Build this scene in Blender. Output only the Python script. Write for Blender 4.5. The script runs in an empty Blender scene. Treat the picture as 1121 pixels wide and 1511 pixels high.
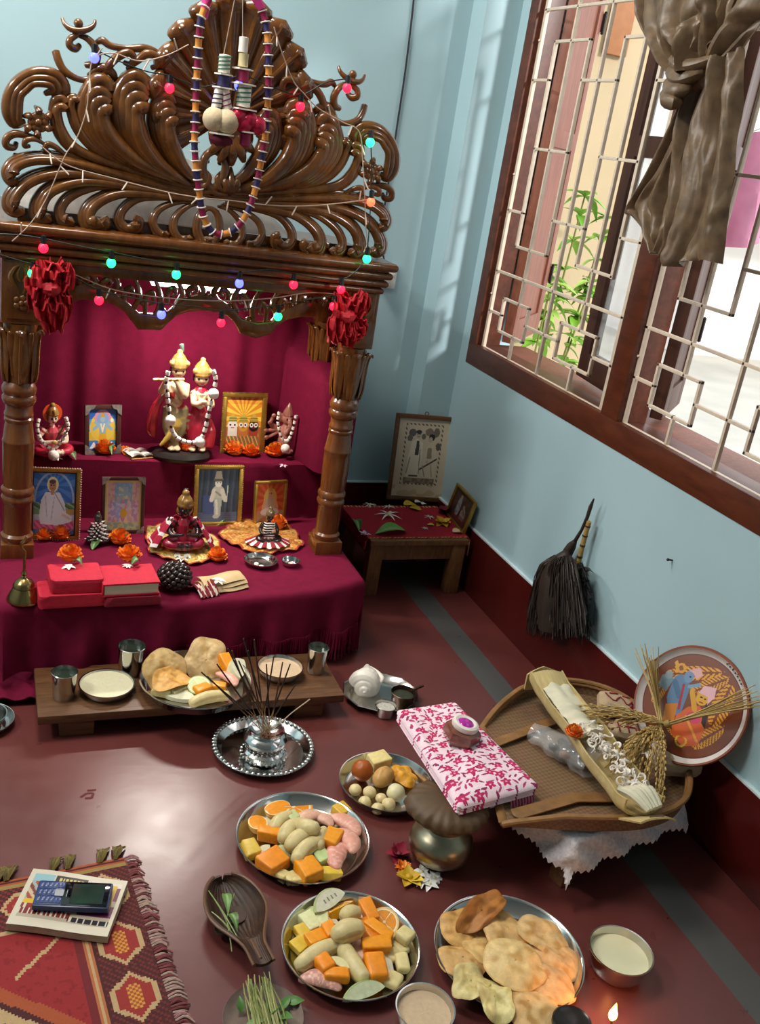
import bpy, bmesh, math, random
from mathutils import Vector, Matrix, Euler, noise
from mathutils.kdtree import KDTree
sin, cos, pi = math.sin, math.cos, math.pi
random.seed(11)
SC = bpy.context.scene
COL = SC.collection

# ------------------------------------------------------------------ camera
CAM_H, FOC, YAW, PITCH, ROLL = 1.25, 1420.67, 0.415359, 0.363270, -0.159550
def cam_basis():
    cy, sy, cp, sp = cos(YAW), sin(YAW), cos(PITCH), sin(PITCH)
    f = Vector((sy*cp, cy*cp, -sp)); r = Vector((cy, -sy, 0)); d = f.cross(r)
    cr, sr = cos(ROLL), sin(ROLL)
    return r*cr + d*sr, d*cr - r*sr, f
RX, RD, RF = cam_basis()
def ray(px, py):
    return RX*((px-560.5)/FOC) + RD*((py-755.5)/FOC) + RF
def PZ(px, py, z=0.0):                      # photo point on a level plane
    d = ray(px, py); return Vector((0, 0, CAM_H)) + d*((z-CAM_H)/d.z)
def PY(px, py, Y):                          # photo point on a plane parallel to the back wall
    d = ray(px, py); return Vector((0, 0, CAM_H)) + d*(Y/d.y)
def PX(px, py, X):                          # photo point on a plane parallel to the window wall
    d = ray(px, py); return Vector((0, 0, CAM_H)) + d*(X/d.x)
cam = bpy.data.cameras.new('camera'); co = bpy.data.objects.new('camera', cam); COL.objects.link(co)
m = Matrix.Identity(4)
for i in range(3):
    m[i][0] = RX[i]; m[i][1] = -RD[i]; m[i][2] = -RF[i]
m[2][3] = CAM_H
co.matrix_world = m
cam.sensor_fit = 'VERTICAL'; cam.sensor_height = 36.0; cam.lens = FOC*36.0/1511.0; cam.clip_start = 0.02
SC.camera = co

# ------------------------------------------------------------------ colour and materials
def lin(h):
    if isinstance(h, tuple): return h
    h = h.lstrip('#'); o = []
    for i in (0, 2, 4):
        c = int(h[i:i+2], 16)/255.0
        o.append(c/12.92 if c <= 0.04045 else ((c+0.055)/1.055)**2.4)
    return tuple(o)
MATS = {}
def M(name, col='808080', rough=.5, metal=0., var=.12, scale=30., bump=0., bscale=60., spec=.5, sheen=0., coat=0.,
      trans=0., emis=0., vcol=False, wood=None, alpha=1., ior=1.45, sss=0., stretch=(1, 1, 1), emcol=None):
    if name in MATS: return MATS[name]
    m = bpy.data.materials.new(name); m.use_nodes = True
    N, L = m.node_tree.nodes, m.node_tree.links
    b = N['Principled BSDF']
    tc = N.new('ShaderNodeTexCoord'); mp = N.new('ShaderNodeMapping'); mp.inputs['Scale'].default_value = stretch
    L.new(tc.outputs['Object'], mp.inputs['Vector'])
    nz = N.new('ShaderNodeTexNoise'); nz.inputs['Scale'].default_value = scale; nz.inputs['Detail'].default_value = 5
    L.new(mp.outputs['Vector'], nz.inputs['Vector'])
    if vcol:
        at = N.new('ShaderNodeAttribute'); at.attribute_name = 'Col'; base = at.outputs['Color']
    else:
        rgb = N.new('ShaderNodeRGB'); rgb.outputs[0].default_value = (*lin(col), 1); base = rgb.outputs[0]
    if wood:
        wv = N.new('ShaderNodeTexNoise'); wv.inputs['Scale'].default_value = wood[1]; wv.inputs['Detail'].default_value = 8
        wv.inputs['Roughness'].default_value = .65
        mp2 = N.new('ShaderNodeMapping'); mp2.inputs['Scale'].default_value = wood[2]
        L.new(tc.outputs['Object'], mp2.inputs['Vector']); L.new(mp2.outputs['Vector'], wv.inputs['Vector'])
        rp = N.new('ShaderNodeValToRGB'); rp.color_ramp.elements[0].position = .35; rp.color_ramp.elements[1].position = .68
        rp.color_ramp.elements[0].color = (0, 0, 0, 1); rp.color_ramp.elements[1].color = (1, 1, 1, 1)
        L.new(wv.outputs['Fac'], rp.inputs['Fac'])
        mx = N.new('ShaderNodeMixRGB'); mx.inputs[2].default_value = (*lin(wood[0]), 1)
        L.new(rp.outputs['Color'], mx.inputs[0]); L.new(base, mx.inputs[1]); base = mx.outputs[0]
    mr = N.new('ShaderNodeMapRange'); mr.inputs['From Min'].default_value = .25; mr.inputs['From Max'].default_value = .75
    mr.inputs['To Min'].default_value = 1-var; mr.inputs['To Max'].default_value = 1+var
    L.new(nz.outputs['Fac'], mr.inputs['Value'])
    mul = N.new('ShaderNodeVectorMath'); mul.operation = 'SCALE'
    L.new(base, mul.inputs[0]); L.new(mr.outputs['Result'], mul.inputs['Scale'])
    L.new(mul.outputs['Vector'], b.inputs['Base Color'])
    b.inputs['Roughness'].default_value = rough; b.inputs['Metallic'].default_value = metal
    b.inputs['Specular IOR Level'].default_value = spec; b.inputs['IOR'].default_value = ior
    if sheen:
        b.inputs['Sheen Weight'].default_value = sheen; b.inputs['Sheen Roughness'].default_value = .4
        L.new(mul.outputs['Vector'], b.inputs['Sheen Tint'])
    if coat: b.inputs['Coat Weight'].default_value = coat; b.inputs['Coat Roughness'].default_value = .12
    if trans: b.inputs['Transmission Weight'].default_value = trans
    if sss:
        b.inputs['Subsurface Weight'].default_value = sss; b.inputs['Subsurface Radius'].default_value = (.01, .006, .003)
    if alpha < 1: b.inputs['Alpha'].default_value = alpha
    if emis:
        b.inputs['Emission Strength'].default_value = emis
        b.inputs['Emission Color'].default_value = (*lin(emcol or col), 1)
    if bump:
        nb = N.new('ShaderNodeTexNoise'); nb.inputs['Scale'].default_value = bscale; nb.inputs['Detail'].default_value = 4
        L.new(mp.outputs['Vector'], nb.inputs['Vector'])
        bp = N.new('ShaderNodeBump'); bp.inputs['Strength'].default_value = bump; bp.inputs['Distance'].default_value = .002
        L.new(nb.outputs['Fac'], bp.inputs['Height']); L.new(bp.outputs['Normal'], b.inputs['Normal'])
    MATS[name] = m
    return m

# ------------------------------------------------------------------ mesh builder
def frame_of(t, up=Vector((0, 0, 1))):
    t = t.normalized()
    if abs(t.dot(up)) > .95: up = Vector((0, 1, 0)) if abs(t.y) < .9 else Vector((1, 0, 0))
    n = (up - t*up.dot(t)).normalized()
    return n, t.cross(n)
def spline(pts, n, closed=False):
    P = [Vector(p) for p in pts]; k = len(P); out = []
    segs = k if closed else k-1
    for i in range(n + (0 if closed else 1)):
        t = i*segs/n; a = min(int(t), segs-1); u = t-a
        g = (lambda j: P[j % k]) if closed else (lambda j: P[min(max(j, 0), k-1)])
        p0, p1, p2, p3 = g(a-1), g(a), g(a+1), g(a+2)
        out.append(.5*((2*p1) + (p2-p0)*u + (2*p0-5*p1+4*p2-p3)*u*u + (3*p1-p0-3*p2+p3)*u**3))
    return out
def lerpl(vals, t):
    k = len(vals)-1; x = min(max(t, 0), 1)*k; i = min(int(x), k-1); u = x-i
    return vals[i]*(1-u)+vals[i+1]*u
class MB:
    def __init__(s): s.v, s.f, s.c, s.mi = [], [], [], []; s.cur = None; s.m = 0
    def add(s, vs, fs, col=None, M4=None):
        b = len(s.v); col = col if col is not None else s.cur
        s.v += [(M4 @ Vector(v)) if M4 else Vector(v) for v in vs]
        for i, f in enumerate(fs):
            s.f.append(tuple(b+j for j in f))
            s.c.append(col[i] if isinstance(col, list) else col); s.mi.append(s.m)
        return s
    def box(s, c, d, bev=0., M4=None, col=None):
        bm = bmesh.new(); bmesh.ops.create_cube(bm, size=1)
        for v in bm.verts: v.co = Vector((v.co.x*d[0]+c[0], v.co.y*d[1]+c[1], v.co.z*d[2]+c[2]))
        if bev: bmesh.ops.bevel(bm, geom=bm.edges[:], offset=bev, segments=2, profile=.6, affect='EDGES')
        bm.verts.index_update()
        s.add([v.co.copy() for v in bm.verts], [[v.index for v in f.verts] for f in bm.faces], col, M4); bm.free(); return s
    def lathe(s, prof, n=32, M4=None, col=None, a0=0., fn=None, cap=True):
        vs, fs, cs = [], [], []
        k = len(prof)
        for i, (r, z) in enumerate(prof):
            for j in range(n):
                a = 2*pi*j/n+a0; p = Vector((r*cos(a), r*sin(a), z))
                vs.append(fn(p, a, i) if fn else p)
        for i in range(k-1):
            for j in range(n):
                fs.append((i*n+j, i*n+(j+1) % n, (i+1)*n+(j+1) % n, (i+1)*n+j))
        if cap and prof[0][0] > 1e-6: fs.append(tuple(range(n-1, -1, -1)))
        if cap and prof[-1][0] > 1e-6: fs.append(tuple((k-1)*n+j for j in range(n)))
        return s.add(vs, fs, col, M4)
    def tube(s, pts, rad, n=8, col=None, flat=1., up=Vector((0, 0, 1)), M4=None, cap=True, closed=False):
        P = [Vector(p) for p in pts]; k = len(P); vs, fs = [], []
        if not isinstance(rad, (list, tuple)): rad = [rad]*k
        elif len(rad) != k: rad = [lerpl(rad, i/(k-1)) for i in range(k)]
        nrm = None
        for i in range(k):
            t = (P[(i+1) % k]-P[i-1]) if closed else (P[min(i+1, k-1)]-P[max(i-1, 0)])
            if t.length < 1e-9: t = Vector((0, 0, 1))
            t.normalize()
            if nrm is None: nrm, _ = frame_of(t, up)
            else:
                nrm = nrm - t*nrm.dot(t)
                nrm = nrm.normalized() if nrm.length > 1e-6 else frame_of(t, up)[0]
            bn = t.cross(nrm)
            for j in range(n):
                a = 2*pi*j/n; vs.append(P[i] + nrm*(cos(a)*rad[i]*flat) + bn*(sin(a)*rad[i]))
        for i in range(k if closed else k-1):
            q = (i+1) % k
            for j in range(n): fs.append((i*n+j, i*n+(j+1) % n, q*n+(j+1) % n, q*n+j))
        if cap and not closed:
            for e, sgn in ((0, -1), (k-1, 1)):
                t = (P[e]-P[e-1] if e else P[0]-P[1])
                t = t.normalized() if t.length > 1e-9 else Vector((0, 0, 1))
                c = len(vs); vs.append(P[e]+t*rad[e]*.6*min(1, flat+.3))
                for j in range(n):
                    f = (e*n+j, e*n+(j+1) % n, c); fs.append(f if sgn > 0 else f[::-1])
        return s.add(vs, fs, col, M4)
    def ball(s, c, r, nu=16, nv=10, M4=None, col=None, fn=None):
        if not isinstance(r, (tuple, list)): r = (r, r, r)
        vs, fs = [Vector((0, 0, -1))], []
        for i in range(1, nv):
            p = -pi/2+pi*i/nv
            for j in range(nu): a = 2*pi*j/nu; vs.append(Vector((cos(p)*cos(a), cos(p)*sin(a), sin(p))))
        vs.append(Vector((0, 0, 1)))
        for j in range(nu):
            fs.append((0, 1+(j+1) % nu, 1+j))
            for i in range(nv-2): fs.append((1+i*nu+j, 1+i*nu+(j+1) % nu, 1+(i+1)*nu+(j+1) % nu, 1+(i+1)*nu+j))
            fs.append((1+(nv-2)*nu+j, 1+(nv-2)*nu+(j+1) % nu, len(vs)-1))
        out = []
        for v in vs:
            k = fn(v) if fn else 1.
            out.append(Vector((v.x*r[0]*k, v.y*r[1]*k, v.z*r[2]*k)))
        T = Matrix.Translation(Vector(c)); 
        return s.add([T @ v if not M4 else T @ (M4 @ v) for v in out], fs, col)
    def grid(s, fn, nu, nv, cu=False, cv=False, colfn=None, th=0., col=None, M4=None):
        P = [[Vector(fn(i/nu, j/nv)) for i in range(nu if cu else nu+1)] for j in range(nv if cv else nv+1)]
        W, H = len(P[0]), len(P); vs = [p for r in P for p in r]; fs, cs = [], []
        for j in range(nv):
            for i in range(nu):
                fs.append((j*W+i, j*W+(i+1) % W, ((j+1) % H)*W+(i+1) % W, ((j+1) % H)*W+i))
                cs.append(colfn((i+.5)/nu, (j+.5)/nv) if colfn else col)
        if th:
            nr = []
            for j in range(H):
                for i in range(W):
                    a = P[j][(i+1) % W if cu else min(i+1, W-1)]-P[j][i-1 if cu else max(i-1, 0)]
                    b = P[(j+1) % H if cv else min(j+1, H-1)][i]-P[j-1 if cv else max(j-1, 0)][i]
                    q = a.cross(b); nr.append(q.normalized() if q.length > 1e-12 else Vector((0, 0, 1)))
            b0 = len(vs); vs += [v - q*th for v, q in zip(vs, nr)]
            k = len(fs)
            fs += [tuple(b0+x for x in f[::-1]) for f in fs[:k]]; cs += cs[:k]
            ed = []
            if not cv: ed += [((i+1) % W, i) for i in range(nu)]+[((H-1)*W+i, (H-1)*W+(i+1) % W) for i in range(nu)]
            if not cu: ed += [(j*W, ((j+1) % H)*W) for j in range(nv)]+[(((j+1) % H)*W+W-1, j*W+W-1) for j in range(nv)]
            for a, b in ed: fs.append((a, b, b0+b, b0+a)); cs.append(cs[0] if not colfn else cs[min(len(cs)-1, a % k)])
        return s.add(vs, fs, cs, M4)
    def prism(s, poly, h, M4=None, col=None, bev=0.):      # polygon in xy, thickness h along z (from 0)
        bm = bmesh.new(); vs = [bm.verts.new((p[0], p[1], 0)) for p in poly]; f = bm.faces.new(vs)
        r = bmesh.ops.extrude_face_region(bm, geom=[f])
        for e in r['geom']:
            if isinstance(e, bmesh.types.BMVert): e.co.z += h
        bmesh.ops.recalc_face_normals(bm, faces=bm.faces[:])
        if bev:
            bmesh.ops.bevel(bm, geom=[e for e in bm.edges if abs(e.verts[0].co.z-h) < 1e-7 and abs(e.verts[1].co.z-h) < 1e-7], offset=bev, segments=2, profile=.5, affect='EDGES', clamp_overlap=True)
        bmesh.ops.triangulate(bm, faces=[f for f in bm.faces if len(f.verts) > 4]); bm.verts.index_update()
        s.add([v.co.copy() for v in bm.verts], [[v.index for v in f.verts] for f in bm.faces], col, M4); bm.free(); return s
    def merge(s, o, M4=None):
        b = len(s.v); s.v += [(M4 @ v) if M4 else v.copy() for v in o.v]
        s.f += [tuple(b+j for j in f) for f in o.f]; s.c += o.c; s.mi += o.mi; return s
    def mesh(s, name, sharp=40., smooth=True):
        me = bpy.data.meshes.new(name); me.from_pydata([tuple(v) for v in s.v], [], s.f)
        me.update()
        if any(c is not None for c in s.c):
            at = me.color_attributes.new('Col', 'FLOAT_COLOR', 'CORNER'); buf = []
            cache = {}
            for p in me.polygons:
                c = s.c[p.index] or (.5, .5, .5)
                if c not in cache: cache[c] = (*lin(c), 1.)
                buf += cache[c]*p.loop_total
            at.data.foreach_set('color', buf)
        me.polygons.foreach_set('use_smooth', [smooth]*len(me.polygons))
        if any(s.mi): me.polygons.foreach_set('material_index', s.mi)
        if smooth and sharp < 180: me.set_sharp_from_angle(angle=math.radians(sharp))
        return me
def fuse(mb, voxel=.003, smooth_it=2, name='fused'):        # one continuous skin over overlapping shapes, colours kept
    me0 = mb.mesh('tmp'); o = bpy.data.objects.new('tmp', me0); COL.objects.link(o)
    r = o.modifiers.new('r', 'REMESH'); r.mode = 'VOXEL'; r.voxel_size = voxel; r.use_smooth_shade = True
    if smooth_it:
        sm = o.modifiers.new('s', 'SMOOTH'); sm.iterations = smooth_it; sm.factor = .5
    dg = bpy.context.evaluated_depsgraph_get(); dg.update()
    me = bpy.data.meshes.new_from_object(o.evaluated_get(dg)); me.name = name
    bpy.data.objects.remove(o)
    if any(c is not None for c in mb.c):
        kd = KDTree(len(mb.f)); cs = []
        for i, f in enumerate(mb.f):
            c = sum((mb.v[j] for j in f), Vector())/len(f); kd.insert(c, i); cs.append((*lin(mb.c[i] or '808080'), 1))
        kd.balance()
        for a in list(me.color_attributes): me.color_attributes.remove(a)
        at = me.color_attributes.new('Col', 'FLOAT_COLOR', 'POINT'); buf = []
        for v in me.vertices: buf += cs[kd.find(v.co)[1]]
        at.data.foreach_set('color', buf)
    me.polygons.foreach_set('use_smooth', [True]*len(me.polygons))
    bpy.data.meshes.remove(me0)
    return me

# ------------------------------------------------------------------ objects
def _mesh(mb, name, sharp=40., smooth=True):
    return mb if isinstance(mb, bpy.types.Mesh) else mb.mesh(name, sharp, smooth)
def obj(name, mb, mat, parent=None, label=None, sharp=40., smooth=True, loc=None, rot=None):
    me = _mesh(mb, name, sharp, smooth); o = bpy.data.objects.new(name, me); COL.objects.link(o)
    for mm in (mat if isinstance(mat, (list, tuple)) else [mat]):
        if mm is not None and (len(me.materials) == 0 or isinstance(mat, (list, tuple))): me.materials.append(mm)
    if parent: o.parent = parent
    if label: o['label'] = label
    if loc is not None: o.location = loc
    if rot is not None: o.rotation_euler = rot
    return o
def tag(o, label, cat, group=None, kind=None):
    o['label'] = label; o['category'] = cat
    if group: o['group'] = group
    if kind: o['kind'] = kind
    return o
def thing(name, label, cat, loc=(0, 0, 0), rot=(0, 0, 0), group=None, mat=None):
    o = bpy.data.objects.new(name, None); COL.objects.link(o); o.empty_display_size = .02
    if mat is not None: o.matrix_world = mat
    else: o.location = loc; o.rotation_euler = rot
    return tag(o, label, cat, group)
def solid(name, mb, mat, label, cat, loc=(0, 0, 0), rot=(0, 0, 0), group=None, sharp=40., smooth=True, m4=None):
    o = obj(name, mb, mat, None, None, sharp, smooth)
    if m4 is not None: o.matrix_world = m4
    else: o.location = loc; o.rotation_euler = rot
    return tag(o, label, cat, group)
def struct(name, mb, mat, parent=None, sharp=40., smooth=True):
    o = obj(name, mb, mat, parent, None, sharp, smooth)
    if not parent: o['kind'] = 'structure'
    return o
def dup(root, loc=None, rot=None, label=None, group=None):
    r = root.copy(); COL.objects.link(r)
    if loc is not None: r.location = loc
    if rot is not None: r.rotation_euler = rot
    if label: r['label'] = label
    if group: r['group'] = group
    for ch in root.children:
        c = ch.copy(); COL.objects.link(c); c.parent = r
        for g in ch.children:
            d = g.copy(); COL.objects.link(d); d.parent = c
    return r
ORD = 'first second third fourth fifth sixth seventh eighth ninth tenth eleventh twelfth thirteenth fourteenth fifteenth sixteenth seventeenth eighteenth nineteenth twentieth'.split()
def rotm(axis, a): return Matrix.Rotation(a, 4, axis)
def T(*p): return Matrix.Translation(Vector(p if len(p) == 3 else p[0]))
def S(x, y, z): return Matrix.Diagonal((x, y, z, 1))
# ================================================================== the room
WX, BY = 1.38, 2.80                       # window wall, back wall
m_wall = M('blue_paint', 'a7c4cc', rough=.55, var=.03, scale=4, bump=.08, bscale=90)
m_dado = M('maroon_gloss_paint', '4a1411', rough=.22, var=.12, scale=6, bump=.05, bscale=30)
m_ledge = M('ledge_highlight', 'cfe0e4', rough=.6, var=.05)  # pale colour stands in for the highlight along the skirting top
m_white = M('ceiling_paint', 'e8e6e0', rough=.8, var=.03)
m_frame = M('brown_frame_paint', '62301c', rough=.38, var=.12, scale=12, wood=('47200f', 6, (8, 2, 8)))
m_grill = M('cream_grille_paint', 'dac8b4', rough=.45, var=.08, scale=40)
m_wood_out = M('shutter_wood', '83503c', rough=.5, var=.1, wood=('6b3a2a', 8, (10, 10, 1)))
m_wood_shaded = M('shutter_wood_shaded', '4a2a1c', rough=.5, var=.1, wood=('341a10', 8, (10, 10, 1)))  # darker copy of the shutter wood, its shade put into the colour
m_glass = M('pane_glass', 'e8ecec', rough=.06, var=0., alpha=.22)
m_cream = M('cream_render', 'b5a080', rough=.85, var=.06, scale=5)

def floor_mat():
    m = M('red_cement_floor', '64302d', rough=.3, var=.16, scale=3.5, bump=.12, bscale=45, spec=.9)
    N, L = m.node_tree.nodes, m.node_tree.links; b = N['Principled BSDF']
    src = b.inputs['Base Color'].links[0].from_socket
    tc = [n for n in N if n.type == 'TEX_COORD'][0]; sp = N.new('ShaderNodeSeparateXYZ'); L.new(tc.outputs['Object'], sp.inputs[0])
    cm = N.new('ShaderNodeMath'); cm.operation = 'COMPARE'; cm.inputs[1].default_value = 1.2155; cm.inputs[2].default_value = .0385
    L.new(sp.outputs['X'], cm.inputs[0])
    mx = N.new('ShaderNodeMixRGB'); mx.inputs[2].default_value = (.075, .075, .072, 1)
    L.new(cm.outputs[0], mx.inputs[0]); L.new(src, mx.inputs[1])
    # scratches and scuffs worn pale
    nz = N.new('ShaderNodeTexNoise'); nz.inputs['Scale'].default_value = 60; nz.inputs['Detail'].default_value = 10; nz.inputs['Roughness'].default_value = .75
    L.new(tc.outputs['Object'], nz.inputs['Vector'])
    rp = N.new('ShaderNodeValToRGB'); rp.color_ramp.elements[0].position = .62; rp.color_ramp.elements[1].position = .8
    rp.color_ramp.elements[0].color = (0, 0, 0, 1); rp.color_ramp.elements[1].color = (.35, .35, .35, 1)
    L.new(nz.outputs['Fac'], rp.inputs[0])
    m2 = N.new('ShaderNodeMixRGB'); m2.inputs[2].default_value = (.3, .2, .19, 1)
    L.new(rp.outputs[0], m2.inputs[0]); L.new(mx.outputs[0], m2.inputs[1]); L.new(m2.outputs[0], b.inputs['Base Color'])
    r2 = N.new('ShaderNodeMapRange'); r2.inputs['To Min'].default_value = .22; r2.inputs['To Max'].default_value = .40
    n3 = N.new('ShaderNodeTexNoise'); n3.inputs['Scale'].default_value = 14; n3.inputs['Detail'].default_value = 8
    L.new(tc.outputs['Object'], n3.inputs['Vector']); L.new(n3.outputs['Fac'], r2.inputs['Value']); L.new(r2.outputs[0], b.inputs['Roughness'])
    return m
m_floor = floor_mat()
struct('floor', MB().box((-.1, .6, -.05), (3.4, 4.6, .1)), m_floor)
struct('ceiling', MB().box((-.1, .6, 2.65), (3.4, 4.6, .1)), m_white)
struct('wall_back', MB().box((-.1, BY+.1, 1.3), (3.4, .2, 2.8)), m_wall)
struct('wall_left', MB().box((-1.75, .6, 1.3), (.1, 4.6, 2.8)), m_wall)
struct('wall_front', MB().box((-.1, -1.65, 1.3), (3.4, .1, 2.8)), m_wall)
W0, W1, Z0, Z1 = .72, 2.66, .655, 2.0     # outer edge of the window frame in the right wall
wr = MB()
WT = .095
for (y0, y1, z0, z1) in ((-1.7, W0, -.1, 2.7), (W1, BY+.2, -.1, 2.7), (W0, W1, -.1, Z0), (W0, W1, Z1, 2.7)):
    wr.box((WX+WT/2, (y0+y1)/2, (z0+z1)/2), (WT, y1-y0, z1-z0))
struct('wall_right', wr, m_wall)
struct('trim_1', MB().box((WX-.055, 2.77, 1.35), (.11, .12, 2.7)), m_wall)        # corner pillar
DZ = .195
def dado(name, c, d):
    o = struct(name, MB().box(c, d, .002), m_dado)
    return o
dado('baseboard_right', (WX-.005, .5, DZ/2), (.01, 4.42, DZ))
dado('baseboard_back', (-.2, BY-.005, DZ/2), (2.94, .01, DZ))
dado('trim_2', (WX-.062, 2.705, DZ/2), (.104, .01, DZ))
dado('trim_3', (WX-.115, 2.755, DZ/2), (.01, .09, DZ))
struct('trim_4', MB().box((WX-.0045, .5, DZ+.003), (.009, 4.42, .006), .001), m_ledge)
struct('trim_5', MB().box((-.2, BY-.0045, DZ+.003), (2.94, .009, .006), .001), m_ledge)

# ------------------------------------------------------------------ window
win = obj('window_1', MB(), m_frame); win['kind'] = 'structure'
fr = MB(); FD = .085; fx = WX+.0405
Yb = [(1.91, 2.615), (1.12, 1.84), (.76, 1.05)]
zi0, zi1 = .72, 1.93
fr.box((fx, (W0+W1)/2, (Z0+zi0)/2), (FD, W1-W0, zi0-Z0), .003); fr.box((fx, (W0+W1)/2, (zi1+Z1)/2), (FD, W1-W0, Z1-zi1), .003)
for y0, y1 in ((2.615, W1), (1.84, 1.91), (1.05, 1.12), (W0, .76)):
    fr.box((fx, (y0+y1)/2, (zi0+zi1)/2), (FD, y1-y0, zi1-zi0+.004), .003)
obj('window_frame', fr, m_frame, win)
obj('window_sill', MB().box((WX+.11, 1.7, .708), (.17, 1.9, .02), .002), m_wood_out, win)
def grille(yl, name):
    g = MB(); X = 1.40; b = .0075
    def bar(y0, z0, y1, z1, w=b):
        y0, y1 = sorted((y0, y1)); z0, z1 = sorted((z0, z1))
        g.box((X, (y0+y1)/2, (z0+z1)/2), (b*1.3, max(y1-y0, 0)+w, max(z1-z0, 0)+w), .0012)
    Y = lambda k: yl-k                                  # distance from the far jamb
    ye = yl-.667
    for k in (0., .166, .331, .497, .662):
        w = .012 if k in (0., .662) else b
        if k in (.166, .497):
            bar(Y(k), .879, Y(k), 1.93); bar(Y(k), .715, Y(k), .784)
        else: bar(Y(k), .715, Y(k), 1.93, w)
    bar(yl, .715, ye, .715, .012); bar(yl, .948, ye, .948); bar(yl, 1.646, ye, 1.646)
    for k0, k1 in ((.084, .256), (.414, .58)):
        bar(Y(k0), 1.03, Y(k0), 1.565); bar(Y(k1), 1.03, Y(k1), 1.565, .011 if k0 > .3 else b); bar(Y(k0), 1.03, Y(k1), 1.03); bar(Y(k0), 1.565, Y(k1), 1.565)
        bar(Y(k0), 1.295, Y(k1), 1.295)
    for z in (1.122, 1.47):
        bar(Y(0), z, Y(.084), z); bar(Y(.256), z, Y(.414), z); bar(Y(.58), z, ye, z)
    for k0, k1 in ((.074, .223), (.402, .576)):
        bar(Y(k0), .784, Y(k0), .879); bar(Y(k1), .784, Y(k1), .879); bar(Y(k0), .784, Y(k1), .784); bar(Y(k0), .879, Y(k1), .879)
    bar(Y(0), .83, Y(.074), .83); bar(Y(.223), .83, Y(.402), .83); bar(Y(.576), .83, ye, .83)
    for z in (.86, 1.2, 1.55):
        g.tube([(X-.009, yl, z+.02), (X-.004, yl, z+.02)], .003, 6, col=None)
    return obj('grille', g, m_grill, win)
grille(2.600, 'a'); grille(1.838, 'b'); grille(1.045, 'c')
# shutter leaves folded open to the outside, hinged on the jamb and both mullions
def leaf(name, y, ang, thick, mat, panel, L=.325):
    o = MB(); x0 = 0
    z0, z1 = .735, 1.92; s = .05
    R = T(1.475, y, 0) @ rotm('Z', math.radians(ang))
    for a, b_ in ((x0, x0+s), (x0+L-s, x0+L)): o.box(((a+b_)/2, 0, (z0+z1)/2), (b_-a, thick, z1-z0), .002, R)
    for a, b_ in ((z0, z0+.07), (1.31, 1.36), (z1-.05, z1)): o.box((x0+L/2, 0, (a+b_)/2), (L-2*s, thick, b_-a), .002, R)
    lf = obj(name, o, mat, win)
    if panel == 'wood':
        obj('leaf_panel', MB().box((x0+L/2, 0, 1.32), (L-2*s+.006, thick*.5, 1.15), 0, R), mat, lf)
    else:
        obj('pane', MB().box((x0+L/2, 0, 1.32), (L-2*s+.006, .003, 1.15), 0, R), m_glass, lf)
    h = MB()
    for z in (.93, 1.68): h.box((x0+L+.003, -.006, z), (.012, thick+.006, .05), .001, R); h.tube([(x0+L+.006, -.02, z-.03), (x0+L+.006, -.02, z+.03)], .005, 8, M4=R)
    obj('hinge', h, M('dark_hinge', '2d2320', rough=.5, metal=.6), lf)
leaf('shutter', 2.60, 46, .03, m_wood_out, 'wood')
leaf('shutter', 1.915, 82, .03, m_wood_shaded, 'glass')
leaf('shutter', 1.825, 43, .03, m_wood_shaded, 'wood', .25)
leaf('shutter', 1.125, 82, .03, m_wood_shaded, 'glass')
leaf('shutter', 1.04, 43, .03, m_wood_shaded, 'wood')

# ------------------------------------------------------------------ outside the window
struct('exterior_ground', MB().box((6.6, 4, -.35), (10, 20, .1)), M('yard_cement', 'b9b7ae', rough=.9, var=.15, scale=2, bump=.3, bscale=30))
struct('exterior_wall', MB().box((1.93, 3.55, 1.6), (.8, .3, 4.2)), m_cream)
ow = MB(); ow.box((2.13, 3.39, 1.80), (.09, .04, .26), .004)
struct('exterior_window', ow, M('orange_frame', '9a6238', rough=.6))
struct('exterior_house', MB().box((9.0, 9.5, 1.8), (5.0, 3.0, 4.4)).box((8.5, 8.4, 1.2), (7, 3.0, .12)), M('far_render', 'e9e4e0', rough=.9, var=.05, scale=2))
q_ = [PY(1088, 205, 4.2), PY(1230, 150, 4.2), PY(1225, 330, 4.2), PY(1058, 372, 4.2)]
pk = solid('hanging_cloth', MB().grid(lambda u, v: q_[0].lerp(q_[1], u).lerp(q_[3].lerp(q_[2], u), v)+Vector((0, .05*sin(u*19)+.02*sin(u*43+v*3), 0)), 60, 30, th=.004), M('pink_washing', 'b3768f', rough=.9, var=.15, scale=8), 'pink cloth hung out beyond the second window bay', 'cloth')
pole = solid('washing_line', MB().tube([q_[0]+(q_[0]-q_[1])*.4+Vector((0, 0, .01)), q_[0]+Vector((0, 0, .008)), q_[1]+Vector((0, 0, .008)), q_[1]+(q_[1]-q_[0])*1.5], .004, 6), M('line_cord', '8d8a80'), 'thin line outside carrying the pink cloth', 'line')
pipe = solid('drain_pipe', MB().tube([(1.90, 3.36, -.3), (1.90, 3.36, 2.9)], .022, 14).tube([(1.90, 3.36, 1.0), (1.90, 3.36, 1.03)], .026, 14), M('white_pipe', 'e6e2da', rough=.4), 'white drain pipe on the cream wall outside', 'pipe')
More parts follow.
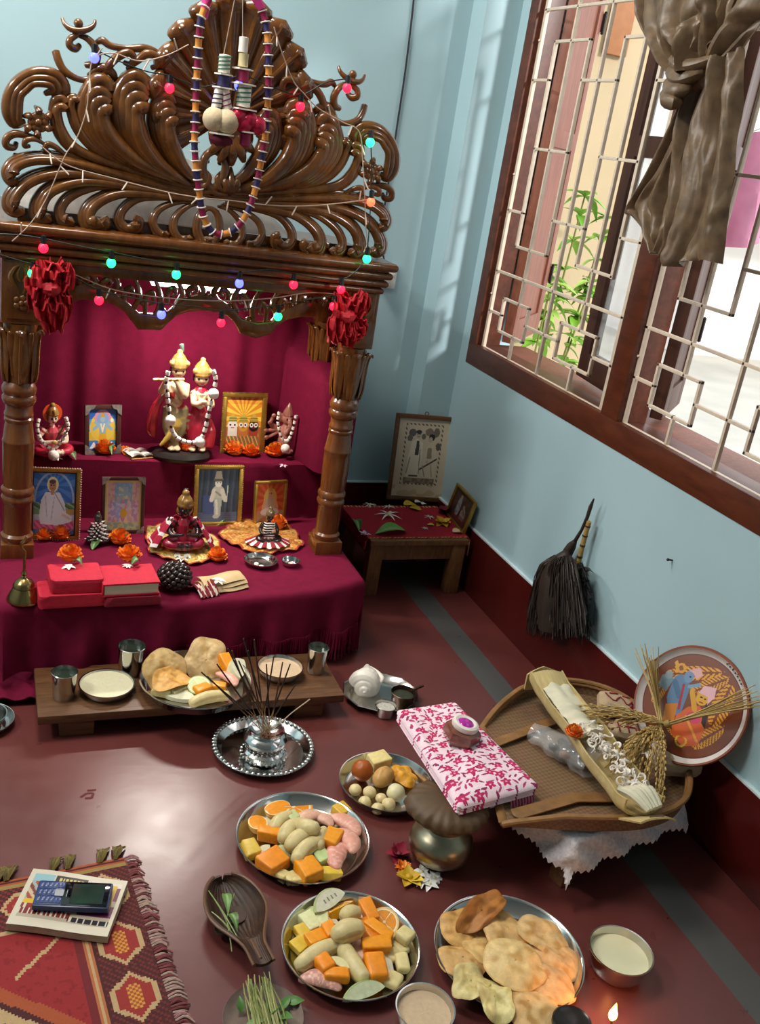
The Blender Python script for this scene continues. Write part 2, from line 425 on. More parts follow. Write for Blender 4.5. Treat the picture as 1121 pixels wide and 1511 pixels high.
# tall young plant outside: parts stem and foliage
pl = thing('garden_plant', 'leafy green plant growing outside the first window bay', 'plant', (1.92, 3.10, -.3))
st, lv = MB(), MB(); rnd = random.Random(4)
def leaf_blade(mb, p, d, L, w, col, droop=.3, up=Vector((0, 0, 1)), n=5):
    d = Vector(d).normalized(); sd = d.cross(up)
    sd = sd.normalized() if sd.length > 1e-4 else Vector((1, 0, 0)); nn = sd.cross(d)
    def f(u, v):
        t = v; wd = w*sin(pi*min(1, .04+.96*t)**.8)*(1-.15*t)
        return Vector(p)+d*(L*t)+sd*((u-.5)*2*wd)-nn*(droop*L*t*t) + nn*(abs(u-.5)*wd*.7)
    mb.grid(f, 4, n, col=col)
for k in range(6):
    base = Vector((rnd.uniform(-.1, .1), rnd.uniform(-.05, .05), 0)); top = base+Vector((rnd.uniform(-.16, .16), rnd.uniform(-.08, .06), rnd.uniform(1.15, 1.5)))
    P = spline([base, base.lerp(top, .5)+Vector((rnd.uniform(-.06, .06), 0, 0)), top], 14)
    st.tube(P, [.006, .003], 6)
    for i in range(5, 15):
        for q in range(5 if i > 9 else 3):
            a = rnd.uniform(0, 2*pi); d = Vector((cos(a), sin(a)*.6, rnd.uniform(-.3, .6)))
            leaf_blade(lv, P[i], d, rnd.uniform(.06, .11), rnd.uniform(.018, .028), rnd.choice(['7fae3c', '94bd4a', '6a9a36', 'a3c65a']), .5)
obj('stem', st, M('plant_stem', '7a7a3c'), pl); obj('foliage', lv, M('plant_leaf', vcol=True, rough=.45, var=.1, trans=0.), pl)

# ------------------------------------------------------------------ small things on the walls
so = thing('wall_socket', 'white switched wall socket beside the carved altar top', 'socket', (1.128, BY, .872))
obj('face_plate', MB().box((0, -.006, 0), (.062, .012, .072), .003), M('white_plastic', 'dedbd2', rough=.35), so)
obj('plug', MB().box((-.012, -.03, .0), (.03, .04, .034), .005), M('plug_plastic', 'c9c6bf', rough=.3), so)
sw = MB().box((.018, -.014, .016), (.012, .008, .022), .002); obj('switch', sw, M('white_plastic'), so)
cb = MB().tube(spline([PY(613, -30, BY-.006), PY(607, 30, BY-.006), PY(597, 110, BY-.006), PY(585, 190, BY-.006), PY(573, 270, BY-.006), PY(562, 345, BY-.006), Vector((1.115, BY-.02, .90))], 40), .0028, 6)
solid('cable', cb, M('black_cable', '201a24', rough=.5), 'black cable running down the blue back wall to the socket', 'cable')
nl = PX(992, 827, WX)
solid('nail', MB().tube([(0, 0, 0), (-.012, 0, .002)], .0022, 8).ball((-.013, 0, .002), .0034, 8, 6), M('rusty_nail', '3a3230', rough=.5, metal=.7), 'rusty nail in the blue wall below the window', 'nail', nl)
# ================================================================== carved altar
m_teak = M('varnished_teak', '74441b', rough=.27, var=.16, scale=9, coat=.5, wood=('5e3210', 14, (6, 6, 1)))
m_carve = M('varnished_carving', '75481a', rough=.22, var=.14, scale=18, coat=.6, wood=('56300f', 12, (4, 4, 2)))
m_velvet = M('crimson_velvet', '6a0f2e', rough=.85, var=.14, scale=45, bump=.25, bscale=400, sheen=.3, spec=.15)
AX, AY = .455, 2.25                        # centre and front plane of the altar
altar = thing('home_altar', 'carved dark wooden home altar with turned pillars and a scrolled crown', 'altar', (AX, AY, 0))
def ap(name, mb, mat=m_teak, parent=None, **k):          # world-space part of the altar
    par = parent or altar
    off = Vector((AX, AY, 0)); mb.v = [v-off for v in mb.v]
    return obj(name, mb, mat, par, **k)
X0, X1 = .065, .845
ap('platform', MB().box((AX, 2.37, .09), (.78, .55, .18), .004).box((AX, 2.37, .186), (.80, .57, .016), .003))
ap('step', MB().box((AX, 2.56, .271), (.80, .16, .15), .004))
def pillar(x, y, carved=False):
    p = MB(); M4 = T(x, y, 0)
    p.box((x, y, .218), (.074, .074, .048), .003)
    pr = [(.034, .242), (.037, .248), (.037, .256), (.031, .262), (.031, .335), (.033, .339), (.037, .345), (.037, .353), (.033, .359), (.037, .366), (.037, .374), (.032, .38),
          (.0335, .42), (.0345, .47), (.0345, .487), (.0355, .489), (.0355, .493), (.034, .496), (.0315, .52), (.029, .537), (.032, .541), (.032, .546), (.029, .549), (.032, .553), (.032, .558), (.029, .562),
          (.029, .578), (.034, .582), (.037, .589), (.037, .596), (.033, .602), (.037, .608), (.038, .617), (.034, .625), (.03, .632)]
    p.lathe(pr, 36, M4)
    po = ap('pillar', p)
    c = MB()                                           # capital: core with upright lotus leaves
    c.lathe([(.028, .628), (.031, .66), (.033, .70), (.034, .74), (.037, .766)], 24, M4)
    for k in range(6):
        a = 2*pi*k/6 - pi/2; R = M4 @ rotm('Z', a)
        P = [Vector((.032, 0, .634)), Vector((.036, 0, .66)), Vector((.037, 0, .70)), Vector((.04, 0, .735)), Vector((.047, 0, .752)), Vector((.05, 0, .745))]
        c.tube(spline(P, 16), [.008, .014, .016, .014, .011, .005], 8, flat=.4, M4=R, up=Vector((1, 0, 0)))
        c.tube(spline([p_+Vector((.006, 0, 0)) for p_ in P], 16), [.003, .004, .004, .003, .003, .002], 6, M4=R)
        c.tube(spline([Vector((.037, .0, .65+.02*sin(t)*0)) + Vector((0, .010*cos(t), .022+.022*sin(t))) for t in [i*.5 for i in range(13)]], 24), .002, 5, M4=R)
    for k in range(6):
        a = 2*pi*(k+.5)/6 - pi/2; R = M4 @ rotm('Z', a)
        c.tube(spline([Vector((.031, 0, .65)), Vector((.036, 0, .70)), Vector((.04, 0, .735)), Vector((.046, 0, .75))], 10), [.004, .009, .010, .005], 8, flat=.5, M4=R, up=Vector((1, 0, 0)))
    ap('capital', c, m_carve)
    b = MB(); b.box((x, y, .842), (.082, .07, .15), .004)
    b.box((x, y-.036, .842), (.062, .006, .125), .002)
    for k in range(5):
        a = 2*pi*k/5; b.ball((x+.011*cos(a), y-.041, .815+.011*sin(a)), (.007, .004, .007), 8, 6)
    b.ball((x, y-.043, .815), .006, 8, 6)
    for q in (-1, 1):
        b.tube(spline([(x+q*.004, y-.042, .835), (x+q*.012, y-.042, .85), (x+q*.022, y-.042, .868), (x+q*.016, y-.042, .885), (x+q*.006, y-.042, .895)], 14), [.002, .005, .006, .004, .002], 6)
        b.tube(spline([(x+q*.003, y-.042, .86), (x+q*.009, y-.042, .875), (x+q*.004, y-.042, .89)], 8), [.003, .004, .002], 6)
    ap('capital_block', b, m_carve)
for x in (X0, X1): pillar(x, AY)
for x in (X0+.01, X1+.03): pillar(x, 2.555)

# beam: stepped moulding run round three sides
def profile_run(prof, xa, xb, yf, yb):
    mb = MB(); n = len(prof); st = []
    for (x, y, dx, dy) in ((xa, yb, -1, 0), (xa, yf, -1, -1), (xb, yf, 1, -1), (xb, yb, 1, 0)):
        st.append([Vector((x+dx*o, y+dy*o, z)) for o, z in prof])
    vs = [p for r in st for p in r]; fs = []
    for i in range(3):
        for j in range(n-1): fs.append((i*n+j, i*n+j+1, (i+1)*n+j+1, (i+1)*n+j))
    fs.append(tuple(i*n+n-1 for i in range(4))); fs.append(tuple(i*n for i in (3, 2, 1, 0)))
    fs.append(tuple(range(n))); fs.append(tuple(3*n+j for j in range(n-1, -1, -1)))
    return mb.add(vs, fs)
def bead(o, z, r, n=6): return [(o+r*cos(a), z+r*sin(a)) for a in [-pi/2+pi*i/n for i in range(n+1)]]
pr = [(-.01, .905)]+bead(.002, .913, .008)+bead(.008, .931, .009)+[(.008, .942)]+bead(.014, .951, .009)+[(.014, .962)]+bead(.020, .973, .011)+[(.0, .986)]
ap('beam', profile_run(pr, .03, .88, 2.215, 2.66))
ap('canopy_roof', MB().box((AX, 2.44, .955), (.84, .45, .02)))
ap('back_panel', MB().box((AX, 2.668, .55), (.80, .012, .72)))

# valance: scalloped fretwork board between the pillars
vb = MB(); yv = 2.262
sc = [(98, 447), (120, 440), (146, 441), (165, 447), (182, 458), (193, 472), (202, 484), (236, 485), (245, 476), (258, 464), (276, 458), (296, 456), (318, 459), (333, 464), (344, 474), (352, 490), (375, 497), (397, 491), (405, 479), (420, 470), (440, 466), (462, 466)]
bot = [PY(x, y, yv) for x, y in sc]
poly = [(p.x, p.z) for p in bot]
top = [(p.x, p.z+.032+.006*sin(i*1.3)) for i, p in enumerate(bot)][::-1]
R90 = Matrix(((1, 0, 0, 0), (0, 0, -1, yv), (0, 1, 0, 0), (0, 0, 0, 1)))
vb.prism(poly+top, .02, R90, bev=.004)
vb.box((AX, yv-.01, .895), (.74, .02, .03), .003)
rnd = random.Random(8)
for i in range(13):                                     # scrolls joining board and beam, open between
    t = i/12; x = poly[0][0]+(poly[-1][0]-poly[0][0])*t
    zb = min(poly, key=lambda p: abs(p[0]-x))[1]+.026
    q = 1 if x < AX else -1
    h = .893-zb
    vb.tube(spline([(x, yv-.01, zb), (x+q*.012, yv-.012, zb+h*.35), (x+q*.006, yv-.013, zb+h*.7), (x-q*.008, yv-.013, zb+h), ], 12), [.008, .009, .007, .005], 8, flat=.8)
    vb.tube(spline([(x-q*.02, yv-.012, zb+.002), (x-q*.022, yv-.014, zb+h*.45), (x-q*.008, yv-.014, zb+h*.62), (x-q*.004, yv-.014, zb+h*.4), (x-q*.012, yv-.013, zb+h*.3)], 14), [.005, .007, .006, .005, .003], 8)
    vb.ball((x+q*.02, yv-.014, zb+h*.2), .006, 8, 6)
ap('valance', vb, m_carve)

# crown: fan and scrolled leaves, traced on the left and mirrored
YC = 2.235
def cp(x, y, dy=0.): p = PY(x, y, YC); return Vector((p.x, p.z, dy))           # (x, z, forward)
def place(p, mir): return Vector((2*AX-p.x if mir else p.x, YC-p.y*0-p.z, p.y)) if False else Vector(((2*AX-p.x) if mir else p.x, YC-p.z, p.y))
crown = MB()
# base bar the leaves spring from
crown.box((AX, YC+.012, .995), (.80, .018, .03), .004)
for mir in (0, 1):
    for pts, r in (([(20, 228), (100, 240), (180, 258), (240, 274), (300, 285), (345, 287)], [.004, .008, .011, .011, .010, .010]),
                   ([(60, 222), (120, 232), (190, 250), (250, 268), (300, 278), (345, 280)], [.003, .007, .009, .010, .010, .010])):
        crown.tube([place(p, mir) for p in spline([cp(x, y, .006) for x, y in pts], 30)], r, 10)
crown_o = ap('crown', crown, m_carve)
def hook(mb, pts, r, mir, dy=0., n=26, k=10):
    P = spline([cp(x, y, dy+.012*sin(pi*i/max(1, len(pts)-1))) for i, (x, y) in enumerate(pts)], n)
    mb.tube([place(p, mir) for p in P], r, k, flat=1., up=Vector((0, 1, 0)))
def plume(name, spine, width, mir, side=1, hooks=4, fr=.62, r0=.0035):
    """a carved leaf: nested hooked ridges that spring from one root and curl to the side"""
    mb = MB(); S_ = spline([Vector((x, y, 0)) for x, y in spine], 60)
    L = len(S_)-1
    for k in range(hooks):
        t1 = 1.0-k*(1-fr)/max(1, hooks-1); e = int(L*t1)
        pts = []
        for i in range(0, e+1, 4):
            tg = (S_[min(i+2, L)]-S_[max(i-2, 0)]).normalized(); nr = Vector((-tg.y, tg.x, 0))*side
            off = width*.20*k*min(1, i/L*1.6)
            pts.append(S_[i]+nr*off)
        tg = (S_[e]-S_[max(e-4, 0)]).normalized(); nr = Vector((-tg.y, tg.x, 0))*side
        c = pts[-1]; w_ = width*(.62-.10*k)
        for a in (.35, .75, 1.1):
            ang = a*pi*.82; pts.append(c+tg*(w_*.5*sin(ang))+nr*(w_*.5*(1-cos(ang))))
        P = [cp(p.x, p.y, .002+.005*k+.013*(j/len(pts))) for j, p in enumerate(pts)]
        w = width*.00155
        rad = [r0*1.3, w*.19, w*.25, w*.28, w*.29, w*.25, w*.26, w*.20]
        mb.tube([place(p, mir) for p in spline(P, 34)], rad, 10, up=Vector((0, 1, 0)))
    return ap(name, mb, m_carve, crown_o)
for mir in (0, 1):
    plume('leaf_scroll', [(290, 270), (258, 246), (232, 205), (224, 172), (231, 148)], 36, mir)
    plume('leaf_scroll', [(278, 272), (228, 250), (190, 212), (173, 172), (175, 138), (188, 118)], 46, mir)
    plume('leaf_scroll', [(262, 268), (200, 246), (152, 216), (127, 180), (124, 148), (136, 124)], 42, mir)
    plume('leaf_scroll', [(240, 262), (190, 246), (140, 222), (113, 192), (102, 162), (101, 148)], 20, mir, hooks=2, fr=.95)
    plume('leaf_scroll', [(225, 258), (160, 242), (110, 222), (86, 196), (78, 165), (80, 150)], 26, mir, side=1, hooks=2, fr=.85)
    # big C scroll at the end, with inner ridges
    mb = MB()
    for q, (off, r) in enumerate(((0, .011), (9, .009), (17, .007))):
        pts = [(36, 182-off*.2), (20+off*.5, 182-off*.2), (11+off, 165), (13+off, 142), (26+off*.8, 120+off*.7), (50, 107+off), (76-off*.3, 108+off), (92-off*.9, 120+off*.6), (95-off*1.2, 134), (86-off*1.2, 138)]
        hook(mb, pts, [.005, r, r*1.1, r*1.1, r, r, r, r, r*1.15, r*.8], mir, .004+.004*q, 40)
    ap('end_scroll', mb, m_carve, crown_o)
    mb = MB()
    hook(mb, [(60, 205), (40, 200), (22, 197), (10, 203), (9, 214), (20, 217), (24, 210)], [.004, .007, .008, .008, .008, .007, .005], mir, .004)
    hook(mb, [(70, 215), (52, 205), (38, 206), (36, 214), (43, 215)], [.003, .005, .006, .006, .004], mir, .014)
    hook(mb, [(100, 232), (84, 218), (70, 212), (66, 220), (74, 224)], [.003, .006, .007, .006, .004], mir, .008)
    ap('curl', mb, m_carve, crown_o)
    mb = MB(); c0 = (56, 180)
    for k in range(6):
        a = 2*pi*k/6; p = place(cp(c0[0]+9*cos(a), c0[1]+9*sin(a), .02), mir); mb.ball(p, (.0095, .006, .0095), 10, 7)
    mb.ball(place(cp(*c0, .024), mir), .008, 10, 8)
    for a in (.4, 1.5, 2.5, 3.6, 4.6, 5.6):
        hook(mb, [(c0[0]+8*cos(a), c0[1]+8*sin(a)), (c0[0]+17*cos(a+.15), c0[1]+17*sin(a+.15)), (c0[0]+24*cos(a-.1), c0[1]+24*sin(a-.1))], [.004, .008, .003], mir, .01, 10)
    ap('rosette', mb, m_carve, crown_o)
    # horn and crescent finial at the shoulder
    mb = MB()
    hook(mb, [(82, 76), (86, 90), (93, 103), (106, 113), (122, 118), (140, 114), (152, 108)], [.008, .0085, .008, .007, .006, .008, .01], mir, .002)
    hook(mb, [(91, 27), (95, 36), (103, 43), (116, 46), (130, 43), (138, 37), (140, 30)], [.003, .0045, .006, .007, .006, .0045, .003], mir, .004)
    mb.ball(place(cp(115, 35, .012), mir), .0095, 12, 8)
    hook(mb, [(114, 47), (112, 52), (103, 58), (102, 67), (110, 72), (117, 67)], [.005, .006, .007, .008, .008, .006], mir, .004)
    hook(mb, [(116, 52), (128, 57), (138, 68), (142, 82), (138, 94), (126, 96)], [.005, .007, .008, .009, .009, .006], mir, .002)
    hook(mb, [(140, 64), (150, 60), (162, 68), (185, 72), (212, 72), (232, 80), (243, 92)], [.004, .008, .007, .007, .009, .008, .005], mir, .004)
    hook(mb, [(152, 110), (160, 96), (172, 84), (188, 78), (196, 86), (191, 95), (182, 92)], [.006, .009, .009, .008, .007, .007, .005], mir, .010)
    hook(mb, [(186, 102), (200, 90), (214, 80), (228, 84), (230, 96), (222, 100)], [.004, .008, .009, .008, .007, .005], mir, .012)
    hook(mb, [(130, 112), (150, 100), (165, 108), (170, 120)], [.005, .010, .009, .005], mir, .0)
    ap('shoulder_finial', mb, m_carve, crown_o)
    # lower tier: leaves run outward and hang down in curls
    low = [([(290, 287), (200, 262), (120, 238), (60, 228), (22, 235), (8, 252), (14, 266), (24, 262)], 20, 3),
           ([(285, 289), (190, 268), (105, 250), (45, 258), (14, 284), (10, 304), (22, 312), (33, 305)], 22, 3),
           ([(285, 291), (210, 276), (130, 262), (75, 272), (52, 296), (50, 316), (62, 323), (72, 316)], 22, 3),
           ([(285, 293), (220, 282), (150, 272), (105, 284), (86, 304), (86, 322), (98, 328), (104, 320)], 19, 2),
           ([(288, 295), (240, 286), (180, 280), (140, 292), (122, 312), (124, 332), (142, 337), (155, 328), (148, 320)], 22, 3),
           ([(290, 297), (250, 291), (205, 290), (178, 306), (172, 326), (184, 340), (202, 337), (204, 324), (196, 322)], 20, 2),
           ([(292, 299), (262, 297), (234, 306), (222, 324), (228, 342), (240, 349), (243, 340)], 15, 2),
           ([(296, 301), (278, 302), (258, 316), (252, 336), (260, 352), (274, 355), (277, 346)], 15, 2),
           ([(322, 312), (305, 306), (292, 316), (287, 338), (294, 356), (306, 358), (306, 348)], 16, 2)]
    for spine, w, n in low:
        mb = MB(); S_ = spline([Vector((x, y, 0)) for x, y in spine], 50); L = len(S_)-1
        for k in range(n):
            e = int(L*(1-.13*k)); P = []
            for i in range(0, e+1, 3):
                tg = (S_[min(i+2, L)]-S_[max(i-2, 0)]).normalized(); nr = Vector((-tg.y, tg.x, 0))
                P.append(cp(*(S_[i]-nr*(w*.33*k*min(1, i/L*1.3)))[:2], .006*k+.022*(i/L)))
            r = w*.00155*.30
            mb.tube([place(p, mir) for p in spline(P, 40)], [.003, r*.6, r*.85, r, r*1.05, r, r*1.05, r*1.25], 10, up=Vector((0, 1, 0)))
        ap('hanging_curl', mb, m_carve, crown_o)
    mb = MB()
    hook(mb, [(340, 285), (318, 284), (302, 268), (296, 246), (302, 228), (316, 222), (326, 230), (322, 242)], [.006, .009, .010, .010, .009, .008, .007, .005], mir, .008)
    hook(mb, [(334, 284), (322, 276), (318, 262), (326, 252)], [.004, .007, .007, .003], mir, .01)
    ap('lyre_scroll', mb, m_carve, crown_o)
# fan shell with round ended ribs
fan = MB(); fc = (338, 172)
for k in range(13):
    a = math.radians(197-214*k/12)
    R = (128, 142, 152, 158, 164, 170, 174, 170, 164, 158, 152, 142, 128)[k]
    bx, by = fc[0]+14*cos(a), fc[1]-14*sin(a)
    ex, ey = fc[0]+R*.78*cos(a), fc[1]-R*sin(a)
    P = spline([cp(bx, by, .0), cp((bx+ex)/2, (by+ey)/2, .003), cp(ex*.85+bx*.15, ey*.85+by*.15, .008), cp(ex*.95+bx*.05, ey*.95+by*.05, .014), cp(ex, ey, .020)], 24)
    fan.tube([place(p, 0) for p in P], [.005, .014, .022, .028, .031, .033, .030], 14, flat=.55, up=Vector((0, 1, 0)))
    fan.tube([place(p+Vector((0, 0, .011)), 0) for p in P], [.002, .004, .006, .008, .009, .009, .008], 8, up=Vector((0, 1, 0)))
fan.ball(place(cp(338, 200, .02), 0), (.05, .016, .045), 20, 12)
for k in range(5):
    a = math.radians(210+30*k); hook(fan, [(338, 195), (338+22*cos(a), 200-24*sin(a)), (338+36*cos(a), 202-40*sin(a))], [.006, .013, .006], 0, .022, 10)
ap('fan_shell', fan, m_carve, crown_o)
mb = MB()
for dx, h in ((0, 40), (-11, 28), (11, 28)):
    hook(mb, [(338, 286), (338+dx*.7, 270), (338+dx, 286-h)], [.005, .010, .004], 0, .014, 10)
mb.ball(place(cp(330, 277, .02), 0), .009, 10, 8); mb.ball(place(cp(347, 277, .02), 0), .009, 10, 8)
ap('centre_leaf', mb, m_carve, crown_o)
ap('canopy_lamp', MB().tube([(.37, 2.42, .852), (.60, 2.42, .852)], .010, 14), M('lamp_tube', 'fff1dc', emis=14., emcol='fff1dc', var=0.))

# crumpled dust cover lying on the canopy behind the crown
def cov(u, v):
    x = .06+.78*u; y = 2.31+.26*v
    return Vector((x, y, .968+.24*sin(pi*min(1, u*1.15+.02))**.7*sin(pi*v)**.55*(1-.55*u)+.02*noise.noise(Vector((u*9, v*5, 2)))*sin(pi*v)))
solid('dust_cover', MB().grid(cov, 60, 26), M('grey_cover', '8c8680', rough=.6, var=.3, scale=25, bump=.6, bscale=50), 'crumpled grey cover heaped on the altar roof behind the crown', 'cover')

# ------------------------------------------------------------------ velvet
def curtain_x(u, v):
    x = .035+.88*u; fwd = .20*min(1, max(0, (x-.79)/.06))*min(1, max(0, (v-.44)/.10))
    f = .012*sin(u*44)+.010*sin(u*23+1.1)+.006*sin(u*71)
    f *= .35+.65*abs(2*u-1)**.8
    return Vector((x, 2.628-fwd+f*(.55+.45*v)-.01*sin(pi*v), .93-.565*v))
solid('velvet_backdrop', MB().grid(curtain_x, 150, 24, th=.003), m_velvet, 'crimson velvet backdrop curtain hanging inside the altar behind the idols', 'curtain')
def side_c(u, v):
    p0 = Vector((.868, 2.30, 0)); p1 = Vector((1.0, 2.60, 0)); p = p0.lerp(p1, u)
    n = Vector((.28, -.13, 0)).normalized(); q = n*(.016*sin(u*26)+.008*sin(u*47+v*3))*(1-.3*v)
    return p+q+Vector((-.02*(1-u)*0, 0, .885-.80*v+.01*sin(u*26)*v))
solid('side_curtain', MB().grid(side_c, 70, 30, th=.003), m_velvet, 'crimson velvet side curtain hanging outside the right altar pillar', 'curtain')
def side_d(u, v):
    y = 2.30+.25*u
    return Vector((.037+.008*sin(u*30)+.004*sin(u*55), y, .88-.66*v))
solid('side_curtain', MB().grid(side_d, 50, 20, th=.003), m_velvet, 'crimson velvet side curtain behind the left altar pillar', 'curtain')
# cloth over the two steps, dropping at front and right
cx0, cx1 = .035, .885
def top_z(y, x):
    k = min(max((2.452-y)/.022, 0), 1); k = k*k*(3-2*k)
    return .367*(1-k)+.206*k
def yf(x): return 1.985+.09*max(0, (x-.52)/.36)**2+.008*sin(x*13)
def cloth(u, v):
    W, F, B = .27, .175, 2.626
    s = -.0+u*(cx1-cx0+W)+cx0-.05                  # across, with overhang at both sides
    x = min(max(s, cx0), cx1); ox = max(0, s-cx1)+max(0, cx0-s)
    sg = 1 if s > cx1 else -1
    y0 = yf(x); L = B-y0
    # sample denser across the riser and the front edge
    t = v*(L+.16+F)
    if t < .15: y, z, oy = B-t, top_z(B-.0, x), 0
    elif t < .31: z = .367-.161*(t-.15)/.16; y = B-.15-.012*(t-.15)/.16; oy = 0
    elif t < L+.16-.0: y = B-.162-(t-.31)*((L-.162)/(L-.15)); z = .206; oy = 0
    else: y = y0; z = .206; oy = t-(L+.16)
    zt = z
    o = math.hypot(ox, oy)
    rd = .018
    if o > 0:
        h = min(o, rd*1.57); a = h/rd
        out = rd*sin(a); dn = rd*(1-cos(a))+max(0, o-rd*1.57)
        dx, dy = (ox/o, oy/o)
        fl = .02*min(1, max(0, o-.03)/.1)
        wav = fl*(.6*sin(s*38+1)+.4*sin(s*71))*(dy) + fl*.8*sin(y*42)*dx
        x += sg*dx*(out+abs(wav)*.5+.01*fl); y -= dy*(out+wav+.02*max(0, o-.03)/.2)
        z = max(.012, zt-dn)
    z += .0012*noise.noise(Vector((x*30, y*30, 0)))
    return Vector((x, y, z))
cl = thing('altar_cloth', 'crimson velvet cloth covering the altar steps and falling to the floor', 'cloth', (.46, 2.28, .206))
cm = MB().grid(cloth, 130, 110, th=-.002); off = Vector((.46, 2.28, .206)); cm.v = [v-off for v in cm.v]
obj('cover', cm, m_velvet, cl)
fg = MB(); rnd = random.Random(3)
for i in range(110):
    u = .40+.44*i/110; P0 = cloth(u, .965)
    P0.y -= .004; L = max(.02, P0.z-.006)
    L = min(L+.015, .075); P0.z += .02
    fg.tube(spline([P0, P0+Vector((rnd.uniform(-.004, .004), -.004, -L*.5)), P0+Vector((rnd.uniform(-.006, .006), -.004+rnd.uniform(-.004, .002), -L))], 5), [.0016, .0018, .001], 5)
fg.v = [v-off for v in fg.v]
fo = obj('fringe', fg, m_velvet, cl); fo['kind'] = 'stuff'
# loose corner of the cloth lying on the floor at the left
def loose(u, v):
    x = -.12+.26*u; y = 1.90+.22*v
    return Vector((x+.02*sin(v*9), y-.10*(1-u)*0, .008+.05*v*v+.018*abs(noise.noise(Vector((u*4, v*5, 7)))) + .012*sin(u*14+v*6)**2))
solid('velvet_drape', MB().grid(loose, 40, 30, th=.002), m_velvet, 'loose end of crimson velvet lying on the floor left of the plank', 'cloth')

# red tulle bows on the pillar heads
m_tulle = M('red_tulle', 'b01a26', rough=.7, var=.3, scale=60, sheen=.6)
def bow(cx, cy, label, seed, pts):
    mb = MB(); rnd = random.Random(seed); base = PY(cx, cy, 2.165)
    for k, (x0_, y0_, x1_, y1_, w) in enumerate(pts):
        a, b = PY(x0_, y0_, 2.17)-base, PY(x1_, y1_, 2.17)-base
        d = b-a; sd = Vector((d.z, 0, -d.x)).normalized()
        ph = rnd.uniform(0, 6)
        def f(u, v, a=a, d=d, sd=sd, w=w, ph=ph):
            ww = w*.00155*(.45+.55*sin(pi*min(1, v*.9+.15)))
            return a+d*v+sd*((u-.5)*ww)+Vector((0, -.018*sin(pi*v)-.010*sin(u*17+ph+v*5)-.005*sin(u*41+ph), .004*sin(v*22+u*9+ph)))
        mb.grid(f, 34, 24, th=.0012)
    mb.ball((0, -.012, 0), (.02, .018, .016), 16, 10, fn=lambda v: 1+.12*sin(v.x*14+v.z*9))
    return solid('ribbon_bow', mb, m_tulle, label, 'bow', base)
bow(75, 425, 'red tulle bow tied on the head of the left altar pillar', 1, [(75, 430, 60, 385, 60), (75, 425, 100, 388, 44), (75, 420, 52, 462, 46), (75, 420, 80, 490, 52), (78, 425, 96, 462, 36)])
bow(510, 465, 'red tulle bow tied on the head of the right altar pillar', 5, [(510, 470, 500, 432, 40), (512, 466, 538, 432, 38), (505, 462, 490, 505, 42), (512, 465, 512, 512, 50), (515, 470, 535, 495, 36)])
# ================================================================== hanging things: curtain, lights, garland
def mpp(p): return RF.dot(Vector(p)-Vector((0, 0, CAM_H)))/FOC       # metres per photo pixel at a point
# ---- satin curtain tied in a knot before the window
m_satin = M('brown_satin', '6c5741', rough=.42, var=.42, scale=34, bump=.55, bscale=60, sheen=.35, spec=.55)
XC = 1.30
kn = PX(1040, 118, XC)
curt = thing('curtain', 'brown satin curtain tied in a knot in front of the window', 'curtain', kn)
def cpx(x, y, X=XC): return PX(x, y, X)-kn
def sheet(mb, left, right, folds, amp, seed, n=40, nu=64, th=.0015, depth=0.):
    """satin between two traced edges, with folds that gather where the edges close in"""
    A, B = spline(left, n), spline(right, n); rnd = random.Random(seed); ph = [rnd.uniform(0, 6) for _ in range(4)]
    def f(u, v):
        i = min(int(v*n), n-1); k = v*n-i; a = A[i].lerp(A[i+1], k); b = B[i].lerp(B[i+1], k)
        uu = u + .03*sin(u*folds*6.28+ph[0]+v*2)
        d = amp*(sin(u*folds*6.28+ph[1]+v*1.6)+.45*sin(u*folds*2.3*6.28+ph[2]-v*2.2)+.5*noise.noise(Vector((u*5, v*4, seed)))+.28*noise.noise(Vector((u*14, v*9, seed+3))))
        return a.lerp(b, uu)+Vector((-abs(d)-depth*sin(pi*u), 0, .3*amp*sin(v*9+u*7+ph[3])))
    return mb.grid(f, nu, n, th=th)
g = MB()
sheet(g, [cpx(936, -60), cpx(945, 0), cpx(950, 40), cpx(975, 80), cpx(1005, 112), cpx(1022, 124)], [cpx(1190, -60), cpx(1180, 0), cpx(1140, 45), cpx(1105, 78), cpx(1072, 104), cpx(1058, 122)], 3.2, .022, 3, depth=.035)
sheet(g, [cpx(1010, -60), cpx(1004, 0), cpx(1000, 40), cpx(1012, 70), cpx(1035, 95), cpx(1050, 112)], [cpx(1130, -60), cpx(1110, 0), cpx(1100, 40), cpx(1080, 62), cpx(1066, 88), cpx(1058, 112)], 1.2, .03, 9, depth=.05)
obj('gathered_top', g, m_satin, curt)
k = MB()
for q in range(4):
    P = [Vector((-.03-.010*q, -.062+.02*q, .012-.012*q)), Vector((-.055-.008*q, -.02, -.008-.008*q)), Vector((-.05, .03, .004-.006*q)), Vector((-.02, .058, .014))]
    k.tube(spline([p+Vector((0, 0, .022-.014*q)) for p in P], 20), [.012, .022, .021, .010], 12, flat=.7)
k.ball((-.02, 0, 0), (.035, .06, .03), 18, 12, fn=lambda v: 1+.10*sin(v.y*9+v.z*6))
obj('knot', k, m_satin, curt)
t1 = MB()
sheet(t1, [cpx(1040, 112), cpx(1008, 175), cpx(965, 262), cpx(934, 308), cpx(940, 322), cpx(958, 350), cpx(972, 372)], [cpx(1056, 112), cpx(1040, 175), cpx(1018, 240), cpx(1006, 290), cpx(998, 330), cpx(990, 352), cpx(978, 372)], 1.6, .018, 12)
obj('tail', t1, m_satin, curt)
t2 = MB()
sheet(t2, [cpx(1046, 112), cpx(1022, 190), cpx(1010, 260), cpx(1000, 330), cpx(980, 380), cpx(976, 388)], [cpx(1108, 70), cpx(1110, 130), cpx(1104, 200), cpx(1094, 280), cpx(1082, 340), cpx(1072, 393)], 1.05, .028, 5, depth=.02)
